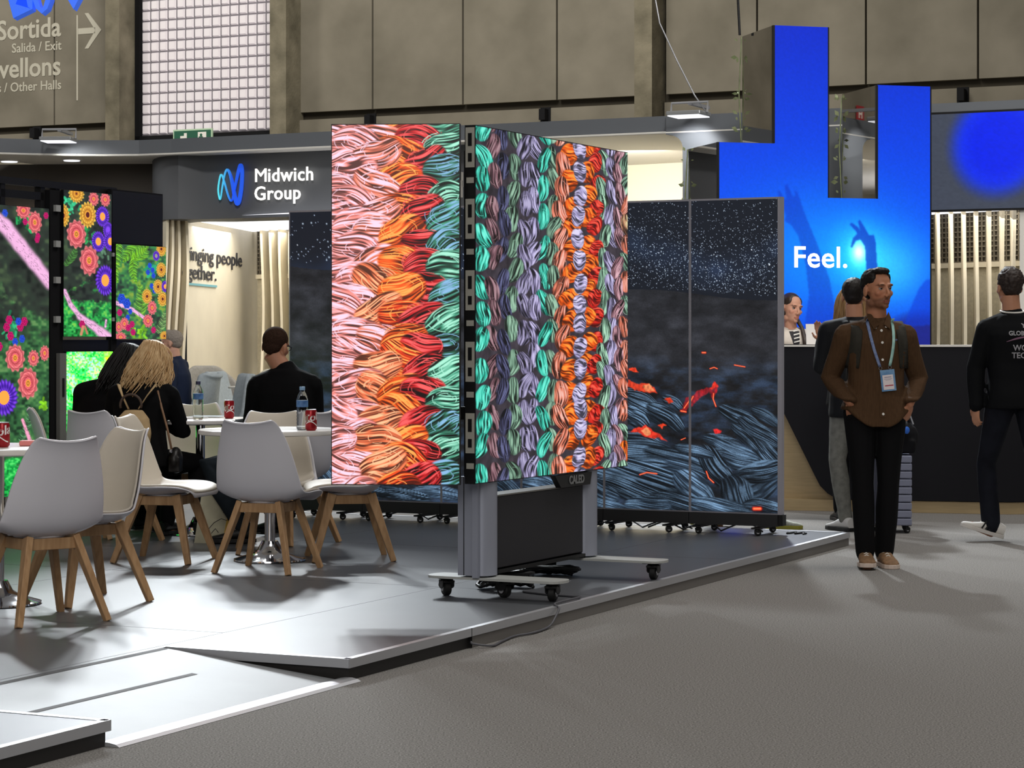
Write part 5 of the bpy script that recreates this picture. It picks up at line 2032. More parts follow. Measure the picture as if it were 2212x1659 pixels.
MB().box(-.08, .02, -.03, .03, .013, .04).build('folded_leaflet', mat('leaflet_lilac', '#b7a7b4', .6), pb, bevel=.006)
ph = MB().box(-.075, .075, -.04, .04, .001, .026).build('coral_reflection', mat('reflection_coral', '#e88a86', .25), None, bevel=.006)  # coral slab standing in for the flower screen's reflection on the table top
ph.location = ((78 - CXP) / F * 10.78, 10.78, TT_Z)
ph.rotation_euler = (0, 0, .1)
tag(ph, 'coral slab painted in for a screen reflection beside the can on the left table', 'reflection')

# ------------------------------------------------------------------ lounge furniture in the booth
M_FELT = mat('grey_felt', '#8f8c86', .9, noise=.12, nscale=40, spec=.1)
M_FELTB = mat('pale_blue_felt', '#aeb8be', .9, noise=.08, nscale=40, spec=.1)


def armchair(px, Y, rot, lab, m, w=.62, h=1.0, sh=.46):
    r = thing('lounge_armchair', lab, 'armchair', ((px - CXP) / F * Y, Y, .0), rot, 'lounge armchairs')

    def back(a, b):
        t = (a - .5) * 2.2
        rad = w / 2 * (1.0 + .06 * b)
        hh = sh - .2 + (h - sh + .2) * b * (1 - .38 * max(0, abs(t) - .35) ** 1.2)
        return Vector((rad * math.sin(t), rad * .95 * math.cos(t) - .02 + .08 * b, hh))
    o = MB().grid(back, 20, 10).build('backrest', m, r, smooth=True)
    sd = o.modifiers.new('thick', 'SOLIDIFY')
    sd.thickness = .07
    sd.offset = -1
    sb = o.modifiers.new('round', 'SUBSURF')
    sb.levels = sb.render_levels = 1
    MB().lathe([(0, sh - .14), (w * .42, sh - .14), (w * .47, sh - .09), (w * .47, sh - .04), (w * .42, sh), (0, sh + .015)], 28, c=(0, -.02, 0)).build('seat_cushion', m, r, smooth='auto')
    MB().lathe([(.24, 0), (.24, .012), (.05, .03), (.03, .05), (.03, sh - .14)], 24).build('pedestal', M_ALU, r, smooth='auto')
    return r


def swan(px, Y, rot, lab):
    r = thing('swan_chair', lab, 'armchair', ((px - CXP) / F * Y, Y, .0), rot, 'pale blue curved chairs')

    def surf(a, b):
        t = (a - .5) * 2
        pr = [(-.28, .5), (-.2, .44), (0, .42), (.16, .46), (.25, .6), (.3, .78), (.36, .98), (.42, 1.02)]
        x = b * (len(pr) - 1)
        i = min(int(x), len(pr) - 2)
        f = x - i
        y = pr[i][0] * (1 - f) + pr[i + 1][0] * f
        z = pr[i][1] * (1 - f) + pr[i + 1][1] * f
        w = .3 - .13 * max(0, b - .55) / .45
        return Vector((t * w, y - .1 * t * t * (b > .5) * (b - .5) * 2, z + .14 * t * t * (1 - b)))
    o = MB().grid(surf, 12, 20).build('shell', M_FELTB, r, smooth=True)
    sd = o.modifiers.new('thick', 'SOLIDIFY')
    sd.thickness = .05
    sb = o.modifiers.new('round', 'SUBSURF')
    sb.levels = sb.render_levels = 1
    MB().lathe([(.24, 0), (.24, .012), (.05, .03), (.03, .05), (.03, .4)], 24).build('pedestal', M_ALU, r, smooth='auto')
    return r


armchair(472, 24.2, .5, 'grey felt armchair with a wide back against the lettered wall', M_FELT, .66, 1.07)
armchair(566, 24.5, -.3, 'paler grey felt armchair behind the small white table', mat('grey_felt_pale', '#a3a097', .9, noise=.1, nscale=40, spec=.1), .56, 1.03)
swan(455, 21.7, face(-.95, -.3), 'pale blue curved chair in profile in front of the grey armchairs')
swan(530, 23.2, face(.95, -.3), 'pale blue curved chair turned right beside the small white table')
swan(388, 22.3, face(-.95, .3), 'pale blue curved chair of the grey-haired man')
st = thing('side_table', 'small white tulip table in the lounge', 'table', ((538 - CXP) / F * 22.2, 22.2, 0))
MB().lathe([(0, .86), (.2, .865), (.205, .875), (.2, .885), (0, .885)], 32).build('table_top', M_WHITE, st, smooth='auto')
MB().lathe([(.17, 0), (.17, .01), (.05, .04), (.025, .15), (.03, .6), (.07, .82), (.12, .862)], 24).build('pedestal', M_WHITE, st, smooth='auto')
lt = thing('low_table', 'low white round table in the lounge behind the seated women', 'table', ((485 - CXP) / F * 20.4, 20.4, 0))
MB().lathe([(0, .58), (.3, .58), (.305, .59), (.3, .6), (0, .6)], 40).build('table_top', M_WHITE, lt, smooth='auto')
MB().lathe([(.2, 0), (.2, .01), (.03, .04), (.03, .58)], 24).build('pedestal', M_ALU, lt, smooth='auto')

# ------------------------------------------------------------------ tote bag, suitcase, travel bag
tx = on_floor(478, 1172, DECK)
tg = thing('tote_bag', 'cream cotton tote bag with a drawn print leaning by the middle table', 'bag', tx, .15)


def tote(a, b):
    x = (a - .5) * 2
    w = .165 * (1 - .28 * b)
    return Vector((x * w, -.05 * (1 - x * x) * (1 - b * .8) - .004 + .12 * b, b * .29))


M_TOTE = mat('tote_cotton', '#b9b49c', .9, noise=.1, nscale=12, bump=.3, bscale=14, spec=.1)
m = MB().grid(tote, 14, 12)
m.grid(lambda a, b: Vector((-tote(a, b).x, .05 * (1 - (2 * a - 1) ** 2) * (1 - b * .8) + .004 + .12 * b, b * .29)), 14, 12)
m.build('bag_body', M_TOTE, tg, smooth=True)
for s in (-1, 1):
    MB().tube([(-.06, .115 + s * .01, .28), (-.05, .13 + s * .02, .36), (.03, .13 + s * .02, .37), (.06, .115 + s * .01, .28)], .009, 6, flat=.4).build('handle', M_TOTE, tg)
fp = lambda a, b: tote(a, b) + Vector((0, -.002, 0))
MB().grid(lambda a, b: fp(.62 + a * .2 - .1 * (1 - b), .08 + b * .42), 3, 6).build('yellow_print', mat('tote_yellow', '#c9a24a', .9), tg)
MB().tube([fp(.25, .3), fp(.35, .42), fp(.5, .5), fp(.62, .46), fp(.7, .52)], .002, 5).tube([fp(.3, .2), fp(.38, .3), fp(.44, .22)], .002, 5).tube([fp(.55, .62), fp(.6, .74), fp(.68, .76), fp(.74, .66)], .003, 5).build('ink_lines', M_DARKTXT, tg)
MB().ell(fp(.62, .6), (.012, .004, .014), 10).build('red_print', mat('tote_red', '#8e2a2a', .9), tg)

sxp = on_floor(1955, 1151)
su_ = thing('suitcase', 'grey ribbed hard suitcase standing behind the man in the brown shirt', 'suitcase', (sxp.x - .07, sxp.y + .1, 0), -.12)
M_CASE = mat('suitcase_grey', '#8f93a8', .4, spec=.4)
m = MB()
for i in range(9):
    z = .055 + i * .054
    m.box(-.01, .125, -.16, .16, z, z + .049)
m.build('rear_shell', M_CASE, su_, bevel=.008)
MB().box(-.135, -.012, -.155, .155, .055, .54).build('front_shell', mat('suitcase_dark', '#3b3d4a', .4), su_, bevel=.02)
for x in (-.1, .09):
    for y in (-.12, .12):
        caster(su_, x, y, .056, .0555, .6, .8)
bg = thing('travel_bag', 'black soft bag with a blue tag resting on the grey suitcase', 'bag', (su_.location.x + .02, su_.location.y - .02, .541), -.1)
bgm = remesh(MB().ell((0, 0, .12), (.16, .14, .125), 18).box(-.13, .13, -.12, .12, .012, .1), .012, 4)
bgm.materials.append(mat('bag_black', '#0f0f13', .7, spec=.2))
link_mesh('bag_body', bgm, bg, smooth=True)
MB().tube([(-.09, -.02, .22), (-.06, -.02, .30), (.06, -.02, .30), (.09, -.02, .22)], .011, 8).build('handle', mat('bag_black', '#0f0f13', .7), bg)
MB().ell((.065, -.14, .17), (.02, .012, .026), 12).build('blue_tag', mat('tag_blue', '#2f6fd8', .4), bg)
MB().tube([(.05, -.08, .25), (.09, -.13, .27), (.11, -.13, .21)], .006, 6).build('tag_strap', M_ALU, bg)

# ------------------------------------------------------------------ people
def V(*a):
    return Vector(a)


def limb(mb, pts, rad, n=12, flat=1.0, cap=True):
    mb.tube(pts, rad, n, flat)
    if cap:
        for p, r in ((pts[0], rad[0]), (pts[-1], rad[-1])):
            mb.ell(p, (r, r, r), 10)


def torso_rings(J, k=0.0, female=False, bulk=1.0):
    """stacked sections from the seat to the neck; k is cloth thickness"""
    P, Cc, N = Vector(J['pelvis']), Vector(J['chest']), Vector(J['neck'])
    hy, sy = J.get('hyaw', 0), J.get('syaw', 0)
    S = [(-.10, .135, .105), (0.0, .168, .118), (.22, .152, .108), (.42, .138 if female else .150, .102), (.62, .158, .112), (.78, .176, .116), (.89, .160, .104), (.97, .120, .088), (1.04, .078, .076)]
    out = []
    for t, rx, ry in S:
        if t < .62:
            c = P + (Cc - P) * (t / .62)
        else:
            c = Cc + (N - Cc) * ((t - .62) / .40) * .96
        yaw = hy + (sy - hy) * min(max(t, 0), 1)
        out.append((c, rx * bulk + k, ry * bulk + k, yaw))
    return out


def arm(mb, J, s, k=0.0, to='wrist', bulk=1.0, r=(.056, .046, .040, .042, .029)):
    sh, el, wr = Vector(J['sh' + s]), Vector(J['el' + s]), Vector(J['wr' + s])
    q = [x * bulk + k for x in r]
    limb(mb, [sh, sh.lerp(el, .5), el, el.lerp(wr, .3), wr], q)


def leg(mb, J, s, k=0.0, bulk=1.0, end=1.0, r=(.090, .072, .054, .056, .040), hem=None):
    h, kn, an = Vector(J['hip' + s]), Vector(J['kn' + s]), Vector(J['an' + s])
    q = [x * bulk + k for x in r]
    if hem:
        q[4] = hem
    limb(mb, [h, h.lerp(kn, .5), kn, kn.lerp(an, .35), kn.lerp(an, end)], q, 14)


def hand(mb, W, d, side, curl=.35, k=1.0):
    """palm, four bent fingers of different lengths and a thumb from the side of the palm"""
    d = Vector(d).normalized()
    s = Vector(side)
    s = (s - d * s.dot(d)).normalized()
    n = d.cross(s)
    W = Vector(W)
    R = Matrix((s, n, d)).transposed()
    mb.ell(W + d * .048 * k, (.038 * k, .016 * k, .054 * k), 12, R)
    for i, L in enumerate((.070, .079, .073, .056)):
        b = W + d * (.088 - .004 * abs(i - 1)) * k + s * (.028 - .0185 * i) * k
        p, a, dd = [b - d * .02 * k, b], 0, d
        for seg, f in enumerate((.45, .32, .23)):
            a += curl * (.6 + .5 * seg) * (1 + .12 * i)
            dd = (d * math.cos(a) + n * math.sin(a)).normalized()
            p.append(p[-1] + dd * L * f * k)
        mb.tube(p, [.0088 * k, .0092 * k, .0085 * k, .0078 * k, .006 * k], 8)
        mb.ell(p[-1], (.006 * k,) * 3, 8)
    t0 = W + d * .022 * k + s * .026 * k
    t1 = t0 + (d * .62 + s * .62 + n * .25).normalized() * .04 * k
    t2 = t1 + (d * .85 + s * .25 + n * .4).normalized() * .032 * k
    mb.tube([t0, t1, t2], [.013 * k, .0105 * k, .008 * k], 8)
    mb.ell(t2, (.008 * k,) * 3, 8)


def head_matrix(J):
    return Matrix.Translation(J['head']) @ Matrix.Rotation(J.get('fyaw', 0), 4, 'Z') @ Matrix.Rotation(J.get('pitch', 0), 4, 'X') @ Matrix.Rotation(J.get('tilt', 0), 4, 'Y') @ Matrix.Scale(J.get('hk', 1.0), 4)


def head(mb, J, female=False):
    H = head_matrix(J)
    R3 = H.to_3x3()
    e = lambda c, r, n=16: mb.ell(H @ Vector(c), r, n, R3)
    e((0, .012, .035), (.075, .096, .085), 24)
    e((0, -.026, -.015), (.063, .066, .090), 24)
    e((0, -.032, -.068), (.050 if not female else .046, .052, .044), 18)
    e((0, -.076, -.097), (.021, .017, .017), 12)
    for s in (-1, 1):
        e((s * .040, -.062, -.022), (.022, .022, .020), 12)
        e((s * .078, .014, -.010), (.008, .021, .033), 12)
        e((s * .011, -.102, -.040), (.0085, .011, .008), 10)
        e((s * .028, -.082, .026), (.026, .013, .010), 12)
        e((s * .046, .0, -.078), (.016, .03, .022), 10)
    mb.tube([H @ Vector(p) for p in ((0, -.086, .014), (0, -.100, -.008), (0, -.109, -.030), (0, -.106, -.040))], [.0085, .0085, .0112, .0085], 10)
    e((0, -.092, -.066), (.024, .011, .0065), 12)
    e((0, -.091, -.078), (.020, .011, .0075), 12)
    mb.tube([H @ Vector((0, .022, -.05)), Vector(J['neck']) + Vector((0, 0, -.02))], [.058 if not female else .05, .062 if not female else .054], 16)
    return H


def sculpt_face(me, H):
    a = verts_np(me)
    Hi = np.array(H.inverted())
    l = a @ Hi[:3, :3].T + Hi[:3, 3]
    for s in (-1, 1):
        d2 = ((l[:, 0] - s * .031) / .017) ** 2 + ((l[:, 1] + .090) / .03) ** 2 + ((l[:, 2] - .006) / .0105) ** 2
        l[:, 1] += .0105 * np.exp(-d2)
    d2 = (l[:, 0] / .022) ** 2 + ((l[:, 1] + .10) / .02) ** 2 + ((l[:, 2] + .0722) / .0022) ** 2
    l[:, 1] += .004 * np.exp(-d2)
    d2 = (l[:, 0] / .03) ** 2 + ((l[:, 1] + .095) / .03) ** 2 + ((l[:, 2] + .0875) / .004) ** 2
    l[:, 1] += .003 * np.exp(-d2)
    Hn = np.array(H)
    near = np.linalg.norm(l, axis=1) < .2
    b = l @ Hn[:3, :3].T + Hn[:3, 3]
    a[near] = b[near]
    set_verts(me, a)
    return l


def paint_skin(me, l, base, lips, stubble=None, brow=None):
    base, lips = np.array(lin(base)), np.array(lin(lips))
    n = len(l)
    col = np.ones((n, 3)) * base
    w = 1 + .10 * noise3(l, 60, 3)[:, None] + .14 * noise3(l, 22, 8)[:, None]
    col *= w
    x, y, z = l[:, 0], l[:, 1], l[:, 2]
    front = y < -.03
    if stubble is not None:
        k = np.clip((-.048 - z) / .016, 0, 1) * np.clip((.06 - y) / .03, 0, 1) * np.clip((z + .125) / .02, 0, 1) * (np.linalg.norm(l, axis=1) < .16)
        k = k * np.clip(1 - np.exp(-((np.abs(x) - .0) / .012) ** 2 * 0) * 0, 0, 1)
        mo = np.exp(-(((z + .054) / .008) ** 2 + (x / .03) ** 2)) * (y < -.06)
        k = np.clip(k * .62 + mo * .55, 0, .75)[:, None] * (0.8 + .5 * noise3(l, 240, 4)[:, None])
        col = col * (1 - k) + np.array(lin(stubble)) * k
    m = np.clip(1.25 - ((x / .023) ** 2 + ((z + .0715) / .0115) ** 2), 0, 1) * (y < -.075)
    col = col * (1 - m[:, None] * .75) + lips * m[:, None] * .75
    if brow is not None:
        for s in (-1, 1):
            zz = .030 - .18 * (np.abs(s * x) - .030) ** 2 * 20
            m = np.clip(1.3 - (((s * x - .033) / .020) ** 2 + ((z - zz + .004) / .0052) ** 2), 0, 1) * (y < -.05)
            col = col * (1 - m[:, None] * .85) + np.array(lin(brow)) * m[:, None] * .85
    ck = np.exp(-(((np.abs(x) - .042) / .02) ** 2 + ((z + .03) / .02) ** 2)) * front
    col = col * (1 + ck[:, None] * np.array([.10, -.02, -.02]))
    set_cols(me, np.clip(col, 0, 1))


M_SKIN = attr_mat('skin', .5, spec=.35)
M_EYEW = mat('eye_white', '#a9a29c', .2)
M_IRIS = mat('iris_brown', '#2a1a12', .15)


def cloth(mb, name, material, parent, voxel, amp=.006, seed=0, fold=9.0, stretch=(1, 1, .55)):
    me = remesh(mb, voxel, 3)
    a = verts_np(me)
    nn = np.empty(len(me.vertices) * 3, np.float32)
    me.vertices.foreach_get('normal', nn)
    nn = nn.reshape(-1, 3)
    q = a * np.array(stretch, np.float32)
    d = amp * (2.0 * noise3(q, fold, seed) + 1.0 * noise3(q, fold * 2.3, seed + 9))
    set_verts(me, a + nn * d[:, None])
    me.materials.append(material)
    return link_mesh(name, me, parent, smooth=True)


def body_mesh(J, parent, voxel, skin='#c08a6c', lips='#a8625a', stubble=None, brow=None, female=False, hands=True, legs=True, bulk=1.0):
    mb = MB()
    mb.loft(torso_rings(J, -.012, female, bulk), 20, 2.3)
    for s in 'lr':
        arm(mb, J, s, -.006, bulk=bulk if not female else .88)
        if legs:
            leg(mb, J, s, -.008)
            an, to = Vector(J['an' + s]), Vector(J['to' + s])
            limb(mb, [an + V(0, 0, -.04), an.lerp(to, .5) + V(0, 0, -.055)], [.034, .026], 10)
        if hands:
            h = J.get('hand' + s)
            if h:
                hand(mb, J['wr' + s], h[0], h[1], h[2])
            else:
                el, wr = Vector(J['el' + s]), Vector(J['wr' + s])
                hand(mb, wr, wr - el, V(0, -1, .2), .45)
    H = head(mb, J, female)
    me = remesh(mb, voxel, 2, .4)
    l = sculpt_face(me, H)
    paint_skin(me, l / J.get('hk', 1.0) * 1.0, skin, lips, stubble, brow)
    me.materials.append(M_SKIN)
    o = link_mesh('body', me, parent, smooth=True)
    return o, H


def eyes(H, parent, k=1.0):
    for s in (-1, 1):
        e = MB().ell((0, 0, 0), (.0118, .0118, .0118), 14).build('eye', M_EYEW, parent, smooth=True)
        e.matrix_local = H @ Matrix.Translation((s * .031, -.0735, .006)) @ Matrix.Rotation(-.18, 4, 'Z')
        i = MB().ell((0, -.0085, 0), (.0072, .0040, .0072), 12).build('iris', M_IRIS, e, smooth=True)
        lid = MB()
        lid.grid(lambda a, b: Vector((.0130 * math.sin((a - .5) * 2.6), -.0130 * math.cos((a - .5) * 2.6) * math.cos(.20 + b * 1.1), .0130 * math.sin(.20 + b * 1.1))), 10, 5)
        lo = lid.build('eyelid', mat('eyelid_skin', '#8a5c48', .5), parent, smooth=True)
        lo.matrix_local = H @ Matrix.Translation((s * .031, -.0745, .006))


def hair_short(H, parent, material, seed, voxel=.005, quiff=True, back=True, grow=1.0, amp=.004):
    mb = MB()
    R3 = H.to_3x3()
    g = grow
    mb.ell(H @ V(0, .030, .046), (.0805 * g, .092 * g, .086 * g), 24, R3)
    mb.ell(H @ V(0, .050, .005), (.066 * g, .062 * g, .062 * g), 20, R3)
    if quiff:
        mb.ell(H @ V(0, -.028, .108), (.058, .052, .024), 18, R3)
        for s in (-1, 1):
            mb.ell(H @ V(s * .050, .0, .062), (.029, .052, .046), 14, R3)
    me = remesh(mb, voxel, 2)
    a = verts_np(me)
    nn = np.empty(len(me.vertices) * 3, np.float32)
    me.vertices.foreach_get('normal', nn)
    set_verts(me, a + nn.reshape(-1, 3) * (amp * 2 * noise3(a, 90, seed) + amp * noise3(a, 170, seed + 2))[:, None])
    me.materials.append(material)
    return link_mesh('hair', me, parent, smooth=True)


def hair_long(H, parent, material, seed, length, n=120, r=.008, drift=(0, 0, 0), back_only=True, wave=.012, down=None, cap=True, spread=.075):
    """cap plus many hanging locks"""
    rs = random.Random(seed)
    mb = MB()
    R3 = H.to_3x3()
    if cap:
        mb.ell(H @ V(0, .026, .044), (.084, .098, .089), 24, R3)
        mb.ell(H @ V(0, .05, -.01), (.078, .07, .085), 20, R3)
    for i in range(n):
        t = rs.uniform(-1, 1)
        a = t * (1.75 if back_only else 2.2)
        p0 = H @ V(.080 * math.sin(a), .022 + .092 * math.cos(a), .055 + rs.uniform(-.03, .045))
        L = length * rs.uniform(.72, 1.08)
        pts = [H @ V(.03 * math.sin(a), .02 + .03 * math.cos(a), .128), H @ V(.066 * math.sin(a), .022 + .076 * math.cos(a), .102), p0]
        out = (p0 - (H @ V(0, .02, .05)))
        out.z = 0
        out.normalize()
        ph = rs.uniform(0, 6.28)
        m = 7
        for k in range(1, m + 1):
            f = k / m
            q = p0 + V(0, 0, -L * f) + out * (.012 + .02 * math.sin(f * 3) + spread * .3 * f) + V(*drift) * f ** 1.4 * L
            q += V(wave * math.sin(ph + f * 5) * f, wave * .6 * math.cos(ph + f * 4) * f, 0)
            pts.append(q)
        rad = [r * .7, r, r * 1.1] + [r * (1.1 - .55 * (k / m) ** 2) for k in range(1, m + 1)]
        mb.tube(pts, rad, 6, .7)
    return mb.build('hair', material, parent, smooth=True)


def shoe(parent, an, to, material, sole, k=1.0, lift=0.0, name='shoe'):
    """trainer from ankle to toe with a separate sole"""
    an, to = Vector(an), Vector(to)
    d = (to - an)
    d.z = 0
    d.normalize()
    s = Vector((-d.y, d.x, 0))
    L = .285 * k
    heel = Vector((an.x, an.y, 0)) - d * .07 * k
    pitch = lift
    M = Matrix((d, s, Vector((0, 0, 1)))).transposed().to_4x4()
    M = Matrix.Translation(heel + Vector((0, 0, an.z - .085))) @ M @ Matrix.Rotation(-pitch, 4, 'Y')
    st = [(0, .030, .09, .03), (.03, .038, .10, .028), (.08, .040, .098, .026), (.13, .041, .085, .024), (.17, .045, .066, .024), (.22, .048, .050, .024), (.26, .042, .042, .024), (.282, .022, .034, .026)]
    up = MB()
    vs, N = [], 16
    for x, w_, h, b in st:
        for i in range(N):
            a = 2 * PI * i / N
            ca, sa = math.cos(a), math.sin(a)
            vs.append(M @ Vector((x * k, w_ * k * math.copysign(abs(ca) ** .8, ca), (b * .7 + (h - b * .7) * (.5 + .5 * math.copysign(abs(sa) ** .8, sa))) * k)))
    up.add(vs, [(j * N + i, j * N + (i + 1) % N, (j + 1) * N + (i + 1) % N, (j + 1) * N + i) for j in range(len(st) - 1) for i in range(N)] + [tuple(range(N - 1, -1, -1)), tuple((len(st) - 1) * N + i for i in range(N))])
    o = up.build(name, material, parent, smooth='auto')
    sl = MB()
    pts = [(x * k, (w_ + .004) * k) for x, w_, h, b in st]
    poly = [(-.006 * k, .02 * k)] + pts + [(.29 * k, 0)] + [(x, -w_) for x, w_ in reversed(pts)] + [(-.006 * k, -.02 * k)]
    sl.prism(poly, .001, .026 * k, M)
    sl.build('sole', sole, o, smooth=False, bevel=.003)
    lc = MB()
    for i in range(4):
        x = (.10 + i * .022) * k
        h = (.100 - i * .0105) * k
        lc.tube([M @ Vector((x, -.026 * k, h - .012)), M @ Vector((x, 0, h + .003)), M @ Vector((x, .026 * k, h - .012))], .0035, 6)
    lc.build('laces', M_WHITE, o)
    return o, M


def project_on(me, target, direction, off=.003):
    """lay flat lettering onto a garment"""
    from mathutils.bvhtree import BVHTree
    bm = bmesh.new()
    bm.from_mesh(target.data)
    tree = BVHTree.FromBMesh(bm)
    d = Vector(direction).normalized()
    for v in me.vertices:
        hit = tree.ray_cast(v.co - d * 1.0, d)
        if hit[0] is not None:
            v.co = hit[0] - d * off
    bm.free()


def dress(J, root, top=None, bottom=None, voxel=.009, top_k=.014, bot_k=.010, hem_z=None, amp=.006, seed=1, female=False, bulk=1.0, collar=True, top_name='jumper', bottom_name='trousers', sleeves=True, cuff=None, hem=None):
    out = {}
    if top is not None:
        mb = MB()
        R = torso_rings(J, top_k, female, bulk)
        if hem_z is not None:
            c, rx, ry, yw = R[1]
            R = [(Vector((c.x, c.y, hem_z)), rx + .008, ry + .008, yw)] + [q for q in R[1:] if q[0].z > hem_z + .03]
        mb.loft(R, 22, 2.4)
        for s in 'lr':
            mb.ell(Vector(J['sh' + s]) + V(0, 0, -.008), (.058 * bulk + top_k * .6,) * 3, 12)
            mb.tube([Vector(J['neck']) + V(0, 0, -.045), Vector(J['sh' + s]) + V(0, 0, .004)], [.062 + top_k, .050 * bulk + top_k], 12)
            arm(mb, J, s, top_k * .8, bulk=bulk if not female else .9, r=(.060, .050, .045, .045, .034))
        N = Vector(J['neck'])
        Hd = Vector(J['head'])
        ax = (Hd - N).normalized()
        mb.tube([N - ax * .06, N + ax * (.035 if collar else -.01)], [.10, .068 if collar else .08], 16)
        out['top'] = cloth(mb, top_name, top, root, voxel, amp, seed)
    if bottom is not None:
        mb = MB()
        R = torso_rings(J, bot_k, female, bulk)[:3]
        c, rx, ry, yw = R[0]
        mb.loft([(c, rx, ry, yw), R[1], (R[2][0], R[2][1] * .9, R[2][2] * .88, R[2][3])], 20, 2.2)
        for s in 'lr':
            leg(mb, J, s, bot_k, hem=hem)
        out['bottom'] = cloth(mb, bottom_name, bottom, root, voxel, amp * .8, seed + 5)
    return out


# ---- man in the brown shirt, hands in his pockets
M_BROWN = mat('brown_cord', '#4d3826', .85, noise=.16, nscale=160, spec=.15, bump=.25, bscale=260, stretch=(1, 1, .05))
M_BLKTR = mat('black_trouser', '#0f0f11', .8, spec=.15)
M_DHAIR = mat('hair_black', '#17110e', .55, noise=.3, nscale=90, spec=.3, stretch=(1, 1, .3))
r = thing('person', 'man in a brown shirt with hands in his pockets and a lanyard badge', 'person', (2.128, 13.36, 0), 0)
J1 = dict(pelvis=V(.005, 0, .93), chest=V(.01, .0, 1.24), neck=V(.015, .01, 1.435), head=V(.012, -.025, 1.622), fyaw=math.radians(27), pitch=-.03, tilt=0.0, hk=1.0,
          shl=V(.176, .01, 1.352), shr=V(-.168, .01, 1.352), ell=V(.268, .075, 1.10), elr=V(-.250, .075, 1.105), wrl=V(.190, -.095, .955), wrr=V(-.160, -.10, .965),
          hipl=V(.085, 0, .90), hipr=V(-.085, 0, .90), knl=V(.078, -.01, .49), knr=V(-.080, -.045, .49), anl=V(.062, .05, .085), anr=V(-.062, -.03, .085),
          tol=V(.085, -.2, .04), tor=V(-.075, -.26, .04), syaw=.08, hyaw=.03,
          handl=(V(-.25, .55, -1), V(-.8, -.5, 0), .2), handr=(V(.25, .55, -1), V(.8, -.5, 0), .2))
_, H1 = body_mesh(J1, r, .0055, skin='#b27a5c', lips='#8f5048', stubble='#2a1c16', brow='#1a100c')
eyes(H1, r)
hair_short(H1, r, M_DHAIR, 4, .0045)
d1 = dress(J1, r, M_BROWN, M_BLKTR, .007, .016, .010, hem_z=.82, amp=.009, seed=11, top_name='brown_shirt', hem=.056)
shirt = d1['top']
av = verts_np(shirt.data)
lowk = np.clip((1.0 - av[:, 2]) / .16, 0, 1) * (np.abs(av[:, 0]) < .27)
av[:, 2] += lowk * .10 * np.clip((np.abs(av[:, 0] - .01) - .03) / .14, 0, 1) ** 1.5
av[:, 1] -= lowk * .014 * (av[:, 1] < 0)
av[:, 0] += lowk * .012 * np.sign(av[:, 0])
set_verts(shirt.data, av)
# collar, placket buttons
cm_ = MB()
for s in (-1, 1):
    cm_.add([V(s * .062 + .015, -.005, 1.492), V(s * .068 + .015, -.06, 1.455), V(s * .045 + .022, -.118, 1.392), V(s * .014 + .022, -.098, 1.418), V(s * .045 + .018, -.055, 1.478)], [(0, 1, 2, 3, 4)])
co = cm_.build('collar', M_BROWN, shirt)
sd = co.modifiers.new('t', 'SOLIDIFY')
sd.thickness = .006
pts = [V(.012, -.30, z) for z in (1.40, 1.32, 1.225, 1.13, 1.03, .945)]
from mathutils.bvhtree import BVHTree
bm = bmesh.new()
bm.from_mesh(shirt.data)
tree1 = BVHTree.FromBMesh(bm)


def on_front(x, z, tree=None, off=.0):
    hit = (tree or tree1).ray_cast(V(x, -1, z), V(0, 1, 0))
    return (hit[0] if hit[0] is not None else V(x, -.12, z)) + V(0, -off, 0)


for x, z in ((.022, 1.385), (.024, 1.315), (.026, 1.215), (.026, 1.115), (.026, .90), (-.012, 1.402), (.052, 1.408)):
    p = on_front(x, z, off=.003)
    MB().lathe([(.0, .0), (.0075, .0), (.0075, .004), (0, .005)], 12, M=Matrix.Translation(p) @ Matrix.Rotation(PI / 2, 4, 'X')).build('button', M_WHITE, shirt, smooth='auto')
for s in (-1, 1):
    xx = .015 + s * .003
pm_ = MB()
pm_.grid(lambda a, b: on_front(.008 + a * .034, .88 + b * .53, off=.0025), 2, 24).build('placket', M_BROWN, shirt, smooth=True)
for x_, z_ in ((.108, 1.33),):
    MB().ell(on_front(x_, z_, off=.002), (.008, .002, .006), 8).build('chest_logo', mat('logo_blue', '#56607e', .6), shirt)
M_TANSH = mat('shoe_tan', '#8a6a4c', .7, noise=.25, nscale=40)
M_SOLE = mat('sole_pale', '#d3c1b4', .6)
shoe(r, J1['anl'], J1['tol'], M_TANSH, M_SOLE)
shoe(r, J1['anr'], J1['tor'], M_TANSH, M_SOLE, lift=.06)
